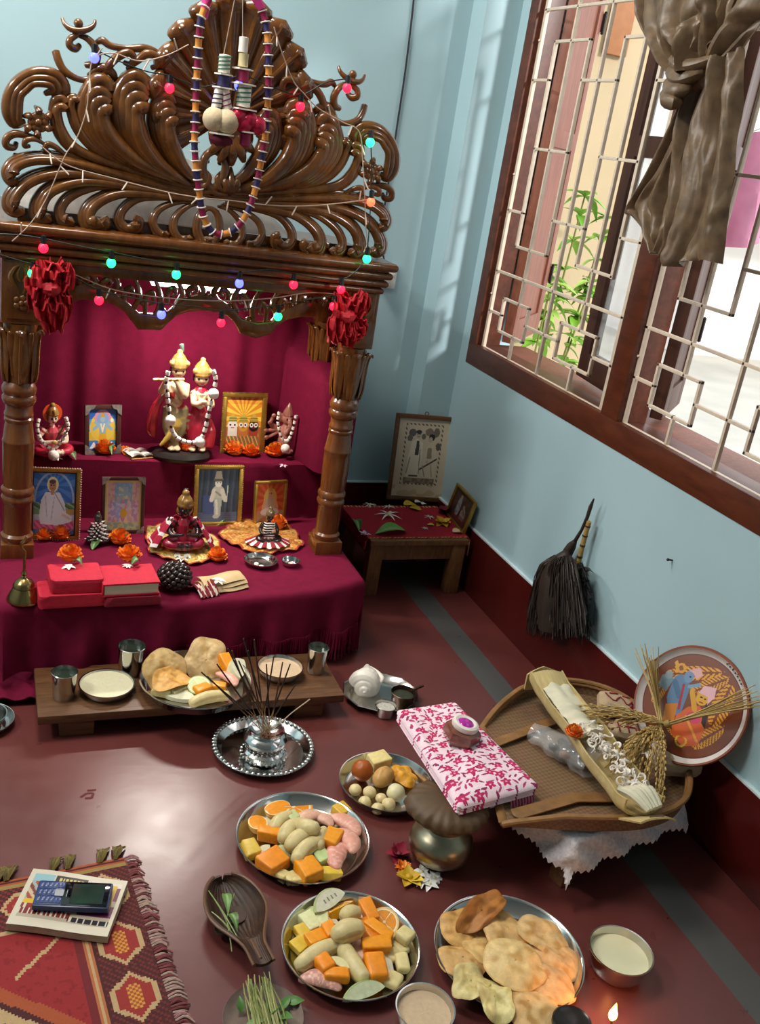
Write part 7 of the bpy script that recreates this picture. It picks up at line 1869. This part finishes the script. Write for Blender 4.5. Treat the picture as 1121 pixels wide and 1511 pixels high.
def couple_photo(u, v):
    c = 'c9b89e'
    m_ = .10
    if v < .16: c = 'bda684' if noise.noise(Vector((u*6, v*14, 2))) > .1 else 'cdbc9e'
    ed = (abs(u-.15) < .018 or abs(u-.85) < .018) and .16 < v < .93 or (abs(v-.93) < .012 or abs(v-.17) < .012) and .15 < u < .85
    if ed and int(u*26+v*34) % 2: c = '5a5048'
    if .17 < v < .24 and .2 < u < .8: c = '6e6052' if noise.noise(Vector((u*16, v*30, 5))) > 0 else '8c7c68'
    return c
cpp = painter(couple_photo, [('e', .28, .82, .07, .05, '5c5248'), ('e', .24, .75, .05, .04, '6a5e52'), ('e', .6, .84, .08, .05, '7c6e5e'), ('e', .74, .84, .06, .06, '6e6254'), ('e', .80, .66, .05, .05, '5c5248'), ('e', .5, .78, .04, .04, '6a6054'),
    ('p', [(.24, .26), (.24, .5), (.28, .70), (.38, .75), (.50, .70), (.52, .5), (.48, .26)], 'd8ccb4'), ('p', [(.36, .54), (.44, .54), (.43, .72), (.38, .72)], '3c342e'), ('e', .40, .80, .055, .05, 'b8a88e'), ('e', .40, .835, .055, .025, '2c2622'), ('l', (.37, .805), (.385, .805), .006, '2a2420'), ('l', (.415, .805), (.43, .805), .006, '2a2420'), ('l', (.38, .775), (.42, .775), .006, '4a3a32'),
    ('p', [(.48, .26), (.5, .44), (.56, .62), (.64, .70), (.76, .66), (.80, .46), (.8, .26)], 'cbbea6'), ('e', .645, .755, .05, .045, 'b5a68c'), ('e', .66, .775, .06, .045, '241e1c'), ('e', .64, .745, .038, .034, 'b5a68c'), ('l', (.5, .36), (.8, .5), .012, '4a4038'), ('l', (.28, .5), (.24, .3), .01, '8c7e6a'), ('l', (.46, .6), (.48, .3), .01, '8c7e6a'), ('p', [(.6, .5), (.7, .5), (.68, .64), (.61, .64)], '8c7c66'), ('e', .62, .46, .03, .02, 'b5a68c'), ('l', (.54, .4), (.6, .27), .01, '8a7c68'), ('l', (.7, .42), (.74, .27), .01, '9a8c76'), ('l', (.3, .27), (.46, .27), .012, '4c4238')])
fA = picture_frame('wooden framed sepia photograph of a couple seated together, on the corner stool', (570, 737), (657, 742), (583, 609), ZS, .13, .014, m_brownwood, cpp, n=(96, 136))
hk = MB().tube([Vector((.006*cos(a), .006, .006*sin(a))) for a in [i*pi/6 for i in range(13)]], .0014, 5)
fh = [c for c in fA.children if c.name.startswith('border')][0]; hh = max(v.co.z for v in fh.data.vertices)
obj('hanging_loop', hk, M('loop_wire', '6a5a44', metal=.8), fA, loc=(0, 0, hh+.004))
def dark_photo(u, v):
    n_ = noise.noise(Vector((u*5, v*7, 3))); c = '3e2620' if n_ > -.1 else '52322a'
    if ((u-.36)/.10)**2+((v-.46)/.36)**2 < 1: c = '8f8f98' if n_ > -.2 else '6a6c78'
    if ((u-.66)/.13)**2+((v-.32)/.26)**2 < 1: c = '9a8c8c' if n_ > 0 else '7a5f5f'
    if ((u-.37)/.05)**2+((v-.82)/.055)**2 < 1: c = 'b08a70'
    if ((u-.62)/.05)**2+((v-.60)/.055)**2 < 1: c = 'a87e66'
    if v > .9 or u < .05: c = '2a1a18'
    if abs(u-.5) < .3 and abs(v-.12) < .06: c = '6e2a2a'
    return c
# leans against the window wall beside the first one
A_ = PZ(657, 757, ZS); B_ = PZ(686, 788, ZS); A_.x = min(A_.x, 1.352); B_.x = 1.335
picture_frame('gilt framed dark colour photograph leaning against the window wall', None, None, None, ZS, .2, .0065, m_gold, dark_photo, n=(56, 84), given=(A_, B_, .108))
def petal_thing(px, z, L, col, label, yaw, name='petal', w=.4, cat='petal', **k):
    p = on(px, z); l = L*mpp(p); mb = MB(); leaf_blade(mb, (0, 0, .002), (1, 0, .12), l, l*w, col, .3, n=8)
    return solid(name, mb, m_petal, label, cat, p, (0, 0, yaw), **k)
petal_thing((596, 746), ZS, 26, 'd8b028', 'yellow petal under the wooden framed photograph, left one', .1)
petal_thing((604, 750), ZS, 22, 'cfa624', 'yellow petal under the wooden framed photograph, right one', -.5)
petal_thing((612, 742), ZS, 14, 'ece4dc', 'white petal at the foot of the wooden framed photograph', .2)
petal_thing((622, 745), ZS, 12, 'e8dcd4', 'pale petal at the foot of the wooden frame, right end', .4)
blossom((655, 757), ZS, 15, ['6a0c20', '80102a'], 'dark red flower before the gilt framed dark photograph', 9, .55, 4, 'red_flower', .8)
blossom((653, 773), ZS, 15, ['d8a828', 'e0b83a', 'c89820'], 'yellow flower on the front edge of the corner stool', 8, .45, 6, 'yellow_flower', .6)
petal_thing((640, 776), ZS, 12, 'd8b040', 'yellow petal left of the yellow flower on the corner stool', 2.8)
petal_thing((668, 786), ZS, 22, 'e8c8a0', 'pale petal at the right front edge of the corner stool', .1)
for i, (x, y, r, lb) in enumerate(((572, 762, 17, 'largest star on the red cloth'), (545, 746, 9, 'small one at the back left of the red cloth'), (573, 749, 9, 'small one behind the largest star'), (627, 780, 5, 'tiny one near the front edge of the red cloth'), (634, 764, 7, 'small one beside the dark red flower'))):
    flower((x, y), ZS, r, f'white spidery blossom, {lb}', jasmine_mesh(7, w=.10, seed=20+i).mesh('spider_blossom'), 'jasmine')
leafthing((598, 785), (553, 789), ZS, 14, 'broad bright green leaf on the front edge of the corner stool', '5f9a3a')
leafthing((523, 768), (530, 786), ZS, 7, 'small green leaf at the left edge of the corner stool', '3f7030')
blossom((538, 790), ZS-.004, 10, ['e8d4dc', '8a3a6a', 'd8c0cc'], 'pink white and purple flower at the left front corner of the corner stool', 9, .35, 8, 'blossom', .6)

# ================================================================== whisk and feather fan hung on the window wall
XW = 1.352
wt = PX(873, 744, XW)
wh = thing('fly_whisk', 'dark haired fly whisk hanging by its handle on the wall below the window', 'whisk', wt)
W = lambda x, y, dx=0: PX(x, y, XW+dx)-wt
hb = MB(); hb.tube([W(876, 736), W(871, 748), W(866, 764), W(858, 782), W(846, 802)], [.002, .005, .0045, .004, .0055], 12)
hb.tube([W(848, 799), W(843, 806), W(838, 814), W(834, 824)], [.006, .012, .0135, .013], 14)
obj('handle', hb, M('dark_wrapped_handle', '33281f', rough=.6, var=.3, scale=120, bump=.6, bscale=200), wh)
rnd = random.Random(21); hm_ = MB()
for i in range(620):
    a = rnd.random(); e = W(776+90*a, 936+rnd.uniform(-26, 10)-14*abs(a-.5), rnd.uniform(-.05, .018)); m1 = W(792+62*a, 846+rnd.uniform(-14, 10)+14*(a-.5)**2, rnd.uniform(-.055, .012)); s0 = W(834+8*(a-.5), 822, rnd.uniform(-.01, .008))
    if rnd.random() < .3: m1 = W(800+52*a, 836+rnd.uniform(-6, 14), rnd.uniform(-.05, .01))
    hm_.tube(spline([s0, m1, e], 7), [.0016, .0018, .0008], 4, cap=False)
hm_.tube([s0_ for s0_ in (W(836, 816, -.01), W(828, 832, -.014), W(822, 850, -.016), W(818, 890, -.016), W(816, 928, -.012))], [.012, .032, .042, .046, .038], 16)
ho = obj('hair', hm_, M('whisk_hair', '2a2019', rough=.55, var=.4, scale=80, stretch=(1, 1, .2)), wh); ho['kind'] = 'stuff'
ft = PX(868, 772, XW); fn_ = thing('feather_fan', 'black feather duster with a ringed cane handle hung beside the whisk', 'duster', ft)
Fp = lambda x, y, dx=0: PX(x, y, XW+dx)-ft
hc = MB(); P4 = spline([Fp(869, 770), Fp(864, 787), Fp(859, 806), Fp(853, 832)], 20); hc.tube(P4, .0062, 12); obj('cane_handle', hc, M('cane', 'a08246', rough=.45, var=.2), fn_)
bn = MB()
for k in (3, 8, 13, 17): bn.tube([P4[k]-(P4[k+1]-P4[k])*.35, P4[k]+(P4[k+1]-P4[k])*.35], .0070, 12)
obj('cane_ring', bn, M('cane_binding', '3a2a18'), fn_); fn_.children[-1]['kind'] = 'stuff'
fe = MB()
for i in range(420):
    a = rnd.random(); s0 = Fp(858+10*a*rnd.random(), 834+92*a, rnd.uniform(-.008, .004)); d = Vector((rnd.uniform(-.45, .1), rnd.uniform(-1.1, .3), rnd.uniform(-1.1, .35))).normalized(); L = rnd.uniform(.022, .042)
    fe.tube(spline([s0, s0+d*L*.6, s0+d*L+Vector((0, 0, -.006))], 5), [.0013, .0016, .0005], 4, cap=False)
fe.tube([Fp(855, 832), Fp(860, 860), Fp(866, 890), Fp(866, 922)], [.008, .014, .018, .016], 12)
fo2 = obj('feathers', fe, M('black_feather', '0e0f10', rough=.6, var=.3), fn_); fo2['kind'] = 'stuff'
pn = MB().ball((0, 0, 0), (.006, .012, .022), 12, 8); obj('feather_eye', pn, M('brown_feather', '5a3a2a', rough=.7, var=.4, scale=200), fn_, loc=Fp(847, 902, -.03))

# ================================================================== rug, almanac and phone
r0_, r1_ = on((185, 1268), 0), on((240, 1511), 0)
rx = Vector((.21, 0, 0)); RW, RL = .62, .62
ang_r = math.atan2((r0_-r1_).y, (r0_-r1_).x)-pi/2           # right edge runs away from the viewer
tl = on((0, 1312), 0); ang_t = math.atan2(r0_.y-tl.y, r0_.x-tl.x)
def rugc(u, v):
    # u across (1 = fringed right edge), v along (1 = far edge); woven in small blocks
    X_ = int((1-u)*RW/.0042); Y_ = int((1-v)*RL/.0042)     # cells from the right edge, from the far edge
    red, dk, bg_c, og, tan = '8c2022', '451a1a', 'b3946a', '9c4a28', '8f7640'
    if Y_ < 3: return og if Y_ != 1 else dk
    if Y_ < 5: return tan
    if X_ < 22:                                            # right border: hexagon medallions
        m_ = (Y_-5) % 26; cy = abs(m_-13); cx_ = abs(X_-11)
        d = cx_+max(0, cy-4)*1.2
        if X_ in (0, 21): return dk
        if d < 2.4 and cy < 6: return 'c88a3a' if (X_+Y_) % 2 else og
        if d < 6.2: return '8f2a26'
        if d < 8.8: return bg_c
        return dk if (X_+m_) % 3 else '6a2420'
    if X_ < 25: return 'a8613a' if X_ != 23 else bg_c
    if X_ < 28: return '6a1c20'
    x = X_-28; y = Y_-5
    if y < 22:                                             # far border
        m_ = x % 26; cx_ = abs(m_-13); cy = abs(y-10); d = cy+max(0, cx_-4)*1.2
        if d < 2.4: return og
        if d < 5.8: return '8f2a26'
        if d < 8: return bg_c
        return dk if (x+y) % 3 else '7a2622'
    if y < 24: return bg_c
    if abs((x-4)-(y-30)*1.2) < 1.2 and y < 46 and x < 22: return bg_c
    d = abs((x % 78)-44)*.75+abs(y-86)*.8
    st = int(d/2.6)*2.6
    if 30 < st < 36: return bg_c
    if 36 <= st < 39 or 27 < st <= 30: return dk
    if 39 <= st < 42: return og
    if st < 9: return og
    if st < 12: return bg_c
    if (x in (20, 21, 22, 23) and 60 < y < 66) or (x in (18, 19) and 62 < y < 64): return 'b8b4a4'
    if 24 < x < 30 and 62 < y < 70: return og if (x+y) % 2 else red
    if 40 < x < 48 and 34 < y < 46 and (x+y) % 4 == 0: return 'c8863a'
    return red if noise.noise(Vector((X_*.4, Y_*.4, 0))) > -.3 else '80191f'
RM = T(r0_) @ rotm('Z', (ang_r+ang_t)/2 if abs(ang_r-ang_t) < .5 else ang_r)
rg = thing('kilim_rug', 'red woven rug with stepped diamonds and fringed edges', 'rug', mat=RM)
NX_, NY_ = 148, 148
obj('weave', MB().grid(lambda u, v: (-RW+RW*u, -RL+RL*v, .005+.0012*noise.noise(Vector((u*7, v*7, 5)))+.002*noise.noise(Vector((u*2.4, v*2.4, 9)))), NX_, NY_, th=.004, colfn=rugc), m_cloth, rg, smooth=True)
fr_ = MB(); rnd = random.Random(5)
for i in range(120):
    y = -RL*(i+.5)/120*.98; k = rnd.uniform(.016, .026)
    fr_.tube(spline([Vector((-.003, y, .005)), Vector((k*.5, y+rnd.uniform(-.003, .003), .007)), Vector((k, y-.004+rnd.uniform(-.005, .003), .002))], 5), [.0018, .0021, .0012], 5, col=rnd.choice(['a87878', '8a4a4a', 'b89a8c', '7a3a3c']))
f1 = obj('fringe', fr_, m_straw, rg); f1['kind'] = 'stuff'
for i, xx in enumerate((-.018, -.045, -.10, -.125, -.20, -.215, -.29)):
    tb = MB()
    for k in range(16): tb.tube(spline([Vector((xx+rnd.uniform(-.003, .003), -.002, .006)), Vector((xx+.006+rnd.uniform(-.008, .008), .012, .014)), Vector((xx+.012+rnd.uniform(-.012, .012), .030+rnd.uniform(-.005, .005), .004))], 6), [.0014, .0022, .001], 5, col=rnd.choice(['6a5a2a', '7c6c38', '564a24']))
    tq = obj('tassel', tb, m_straw, rg); tq['kind'] = 'stuff'
ZR = .009
bkc = [on(p, ZR+.012) for p in ((48, 1283), (187, 1299), (160, 1384), (10, 1362))]
bkx = (bkc[1]-bkc[0]+bkc[2]-bkc[3])/2; bky = (bkc[0]-bkc[3]+bkc[1]-bkc[2])/2; bw_, bh_ = bkx.length, bky.length; bang = math.atan2(bkx.y, bkx.x)
ctr = (bkc[0]+bkc[1]+bkc[2]+bkc[3])/4; ctr.z = ZR
alm = thing('almanac', 'worn paper covered almanac lying on the kilim rug under the phone', 'book', ctr, (0, 0, bang))
obj('pages', MB().grid(lambda u, v: ((u-.5)*bw_*(1-.01*sin(v*9)), (v-.5)*bh_, .011+.0012*sin(u*6)), 24, 16, th=.0115), M('worn_pages', 'b3a288', rough=.9, var=.2, scale=60, stretch=(1, 1, 30)), alm)
def coverc(u, v):
    c = 'cfc4b0'
    if .05 < u < .96 and .14 < v < .93:
        c = 'b0a08c'
        if v > .62: c = '8fb4bc' if u < .26 else ('2e2a22' if .28 < u < .60 and v > .78 else 'c9bfb0')
        if u < .3 and .3 < v < .78: c = ('a04a3a', 'c8b090', '7a3a34', '9aa8a0')[int(u*23+v*13) % 4]
        if u < .22 and .3 < v < .46: c = 'd8b02c'
        if .2 < v < .30 and u < .56: c = '7a2a26' if (int(u*64) % 3) else 'cfc4b0'
        if .30 < v < .38 and u < .52: c = '8a2f2a' if int(u*48) % 4 else 'cfc4b0'
        if u > .62 and .3 < v < .5: c = '6a2a4e'
        if u > .55 and .16 < v < .24: c = '25202a' if int(u*70) % 5 else 'cfc4b0'
        if u > .64 and v > .6: c = '7a3a52' if v < .84 else 'd8ccc0'
        if .86 < u < .92 and .4 < v < .88: c = 'd0a838'
        if .30 < u < .58 and .81 < v < .88: c = 'c9b46a' if int(u*80) % 3 else '2e2a22'
    return c
obj('cover', MB().grid(lambda u, v: ((u-.5)*bw_, (v-.5)*bh_, .0128+.0012*sin(u*6)), 76, 50, th=.0008, colfn=coverc), m_print, alm, smooth=False)
phc = [on(p, ZR+.022) for p in ((56, 1302), (168, 1306), (159, 1345), (48, 1340))]
pxv = (phc[1]-phc[0]+phc[2]-phc[3])/2; pyv = (phc[0]-phc[3]+phc[1]-phc[2])/2; pL, pW = pxv.length, pyv.length
pctr = sum(phc, Vector())/4; pctr.z = ZR+.0155
ph = thing('keypad_phone', 'dark blue keypad mobile phone lying on the almanac', 'phone', pctr, (0, 0, math.atan2(pxv.y, pxv.x)))
obj('phone_body', MB().box((0, 0, .0062), (pL, pW, .0118), .004), M('navy_plastic', '1f2f57', rough=.3, var=.06), ph)
fpn = obj('screen_panel', MB().box((pL*.17, 0, .0124), (pL*.60, pW*.90, .0012), .0005), M('black_glass', '0c0f12', rough=.08), ph)
obj('screen', MB().box((pL*.19, 0, .0132), (pL*.43, pW*.74, .0004)), M('dim_screen', '26352f', rough=.1, var=.3, scale=30), fpn)
mk_ = MB()
for i in range(5): mk_.box((-pL*.085, (i-2)*pW*.055, .0132), (.0012, pW*.035, .0004))
mo = obj('brand_mark', mk_, M('pale_print', 'a8aab0'), fpn); mo['kind'] = 'stuff'
kp = obj('keypad', MB().box((-pL*.315, 0, .0122), (pL*.33, pW*.86, .0010), .0004), M('keypad_blue', '2a3c6c', rough=.35), ph)
obj('navigation_key', MB().lathe([(pW*.11, 0), (pW*.17, .0004), (pW*.17, .0012), (pW*.11, .0012)], 4, T(-pL*.185, 0, .0126) @ rotm('Z', pi/4)), M('silver_key', 'c2c6cc', rough=.25, metal=.6), kp)
for i in range(4):
    for j in range(3):
        kx_, ky_ = -pL*(.265+.058*i), (j-1)*pW*.27
        kb = obj('key', MB().box((kx_, ky_, .0131), (pL*.045, pW*.21, .0012), .0005), M('key_blue', '34497e', rough=.3), kp)
        if True:
            pass
for j in (-1, 1):
    for i in (0, 1): obj('soft_key', MB().box((-pL*(.165+.05*i), j*pW*.29, .0131), (pL*.04, pW*.17, .0012), .0005), M('key_blue'), kp)
dg = MB(); rnd = random.Random(3)
for i in range(4):
    for j in range(3):
        kx_, ky_ = -pL*(.265+.058*i), (j-1)*pW*.27
        dg.box((kx_, ky_-.001, .0138), (.0022, .0018, .0003)); dg.box((kx_, ky_+.002, .0138), (.0010, .0022, .0003))
go_ = obj('key_legend', dg, M('pale_print'), kp); go_['kind'] = 'stuff'

# ================================================================== carved spoon, stone plate, dish at the edge
pw = on((335, 1372), 0); wv = on((384, 1452), 0)-on((325, 1312), 0); wl = wv.length; wa = math.atan2(wv.y, wv.x)
lad = thing('wooden_ladle', 'dark carved wooden ladle bowl holding grass, on the floor by the fruit', 'ladle', on((325, 1312), 0), (0, 0, wa))
def half_w(t):
    if t < .38: return .050*math.sqrt(max(0, 1-((t-.38)/.381)**2))
    k = min(1, (t-.38)/.47); k = k*k*(3-2*k); return .050*(1-k)+.0165*k
def ladf(u, v):
    t = v; w_ = max(half_w(t), .0015); s = 2*u-1; dp = .030*math.sqrt(max(0, 1-((min(t, .72)-.34)/.40)**2)) if t < .72 else .006
    dp = max(dp, .007 if t > .05 else .002); rimz = .034+.012*max(0, t-.55)/.45
    return Vector((wl*t+.003*sin(t*20)*(t > .85), w_*s, rimz-dp*(1-abs(s)**2.2)+.0006*sin(s*40)))
obj('bowl', MB().grid(ladf, 36, 70, th=.005), M('dark_ladle_wood', '4a3020', rough=.5, var=.25, wood=('2c1a10', 12, (2, 14, 4))), lad)
ra = MB()
for s in (-1, 1): ra.tube([ladf((s+1)/2, i/50)+Vector((0, 0, .001)) for i in range(1, 51)], .0028, 6)
obj('rim', ra, M('ladle_rim', '6a4a34', rough=.4), lad)
rd = MB(); rd.tube([Vector((wl*t, 0, ladf(.5, t).z+.004)) for t in (.66, .75, .85, .95)], [.003, .0035, .0035, .003], 6); obj('handle_ridge', rd, M('ladle_rim'), lad)
ft_ = obj('foot', MB().lathe([(0, 0), (.02, 0), (.023, .006), (.02, .014), (0, .014)], 20, T(wl*.36, 0, 0)), M('dark_ladle_wood'), lad)
gz = lambda x, y: PZ(x, y, .03)
grs = [((306, 1312), (352, 1386)), ((346, 1318), (333, 1360)), ((312, 1345), (345, 1380)), ((335, 1362), (342, 1404)), ((318, 1330), (340, 1372))]
for i, (a, b) in enumerate(grs):
    A2, B2 = PZ(*a, .034), PZ(*b, .024); mb = MB().tube(spline([Vector((0, 0, 0)), (B2-A2)*.5+Vector((0, 0, .004)), B2-A2], 8), [.0008, .0013, .0009], 5, col=('8a9a5a', '7a8a4c', '98a468')[i % 3])
    solid('green_straw', mb, m_leafm, f'green grass blade in the wooden ladle, {ORD[i]} one counted from the tip', 'grass blade', A2, group='grass blades in the ladle')
leafthing((332, 1320), (336, 1352), .024, 7, 'pale green leaf at the tip end of the wooden ladle', '6a8a4a')
leafthing((338, 1350), (350, 1376), .022, 7, 'darker green leaf nearer the handle of the wooden ladle', '5a7a3c')
solid('copper_coin_cup', MB().lathe([(0, 0), (.010, 0), (.012, .003), (.011, .006), (.0085, .004), (0, .003)], 24), M('dark_copper', '4a4234', rough=.5, metal=.4), 'small dark cup lying in the wooden ladle', 'cup', PZ(326, 1374, .014))
pq = on((387, 1512), 0); Rq = 60*mpp(pq)
solid('stone_plate', MB().lathe([(0, 0), (Rq*.8, 0), (Rq*.96, .010), (Rq, .016), (Rq*.985, .018), (Rq*.9, .012), (Rq*.7, .006), (0, .005)], 60), M('stone_dish', '7c6a60', rough=.75, var=.15, scale=50, bump=.2), 'brown stone plate with cut grass at the bottom edge', 'plate', pq)
gt = thing('grass_bunch', 'bunch of cut grass stalks and leaves on the brown stone plate', 'grass', pq+Vector((0, 0, .008)))
gb_ = MB(); rnd = random.Random(8)
for i in range(44):
    x = rnd.uniform(-.022, .026); gb_.tube(spline([Vector((x*1.1, -.05, .003+rnd.random()*.006)), Vector((x+rnd.uniform(-.004, .004), 0, .010+rnd.random()*.010)), Vector((x*.9+rnd.uniform(-.008, .008), .050+rnd.uniform(-.012, .014), .016+rnd.random()*.014))], 6), [.0012, .0014, .0008], 5, col=rnd.choice(['9a9a62', 'a8a870', '7f8a4a', '8f9058']))
g1 = obj('stalks', gb_, m_straw, gt); g1['kind'] = 'stuff'
gl_ = MB()
for i in range(16): leaf_blade(gl_, (rnd.uniform(-.035, .045), rnd.uniform(-.04, .02), .006), (rnd.uniform(-1, 1), rnd.uniform(-.3, 1), rnd.uniform(.1, .5)), rnd.uniform(.02, .035), rnd.uniform(.006, .010), rnd.choice(['5a8a3c', '4a7a34', '6a9a4a']), .3)
g2 = obj('leaves', gl_, m_leafm, gt); g2['kind'] = 'stuff'
ped = on((-22, 1070), 0)
solid('steel_dish', MB().lathe(plate_prof(.058, .016), 56), m_steel, 'steel dish on the floor cut off by the left edge of the photo', 'dish', ped)
pe2 = thing('steel_bowl', 'small steel bowl in the dish cut off by the left photo edge', 'bowl', ped+Vector((0, .0, .002)))
obj('shell', MB().lathe(bowl_prof(.042, .026, rb=.75), 44), m_steel, pe2)
mk2 = on((133, 1172), .0004); st_ = MB()
for a, b in (((-.018, -.006), (-.006, .004)), ((-.006, .004), (.006, .002)), ((.006, .002), (.002, -.012)), ((.002, -.012), (-.010, -.010)), ((-.004, .012), (.012, .012))):
    st_.tube([Vector((*a, 0)), Vector((*b, 0))], .0028, 5, flat=.12)
sm_ = solid('floor_stain', st_, M('vermilion_stain', '5a1214', rough=.7), 'dried red smear on the floor left of the beaded tray', 'stain', mk2)
# ================================================================== light
w = bpy.data.worlds.new('sky'); SC.world = w; w.use_nodes = True
bg = w.node_tree.nodes['Background']; bg.inputs[0].default_value = (.93, .97, 1, 1); bg.inputs[1].default_value = 1.5
def area(name, loc, target, size, power, col=(1, 1, 1), sy=None, spread=None):
    l = bpy.data.lights.new(name, 'AREA'); l.energy = power; l.color = col; l.size = size
    if sy: l.shape = 'RECTANGLE'; l.size_y = sy
    if spread: l.spread = math.radians(spread)
    o = bpy.data.objects.new(name, l); COL.objects.link(o); o.location = loc
    d = Vector(target)-Vector(loc); o.rotation_euler = d.to_track_quat('-Z', 'Y').to_euler(); return o
# tube lamp under the altar canopy
area('canopy_lamp_light', (.485, 2.415, .838), (.485, 2.16, 0), .23, 4.2, (1, .93, .84), .02)
# unseen overhead fill, added for ambient light on crown and food
area('overhead_fill_light', (-.05, 2.0, 2.56), (-.05, 2.0, 0), .6, 27.0, (1, .94, .85), .6)
area('upper_wall_fill_light', (-1.66, 1.9, 2.3), (0, 2.6, 1.6), 1.2, 46.0, (1, .975, .93), .06)  # unseen side fill, added to brighten the upper walls
sun = bpy.data.lights.new('daylight', 'SUN'); sun.energy = 2.8; sun.angle = math.radians(7); sun.color = (1, .97, .93)
so_ = bpy.data.objects.new('daylight', sun); COL.objects.link(so_); so_.rotation_euler = Vector((-.52, 1, -.45)).to_track_quat('-Z', 'Y').to_euler()
SC.view_settings.view_transform = 'Standard'; SC.view_settings.look = 'None'
SC.view_settings.exposure = 0.32; SC.view_settings.gamma = 1.0; SC.view_settings.use_curve_mapping = False
SC.cycles.use_denoising = True; SC.cycles.max_bounces = 8; SC.cycles.transparent_max_bounces = 12
SC.cycles.sample_clamp_indirect = 4.0
bpy.context.view_layer.update()
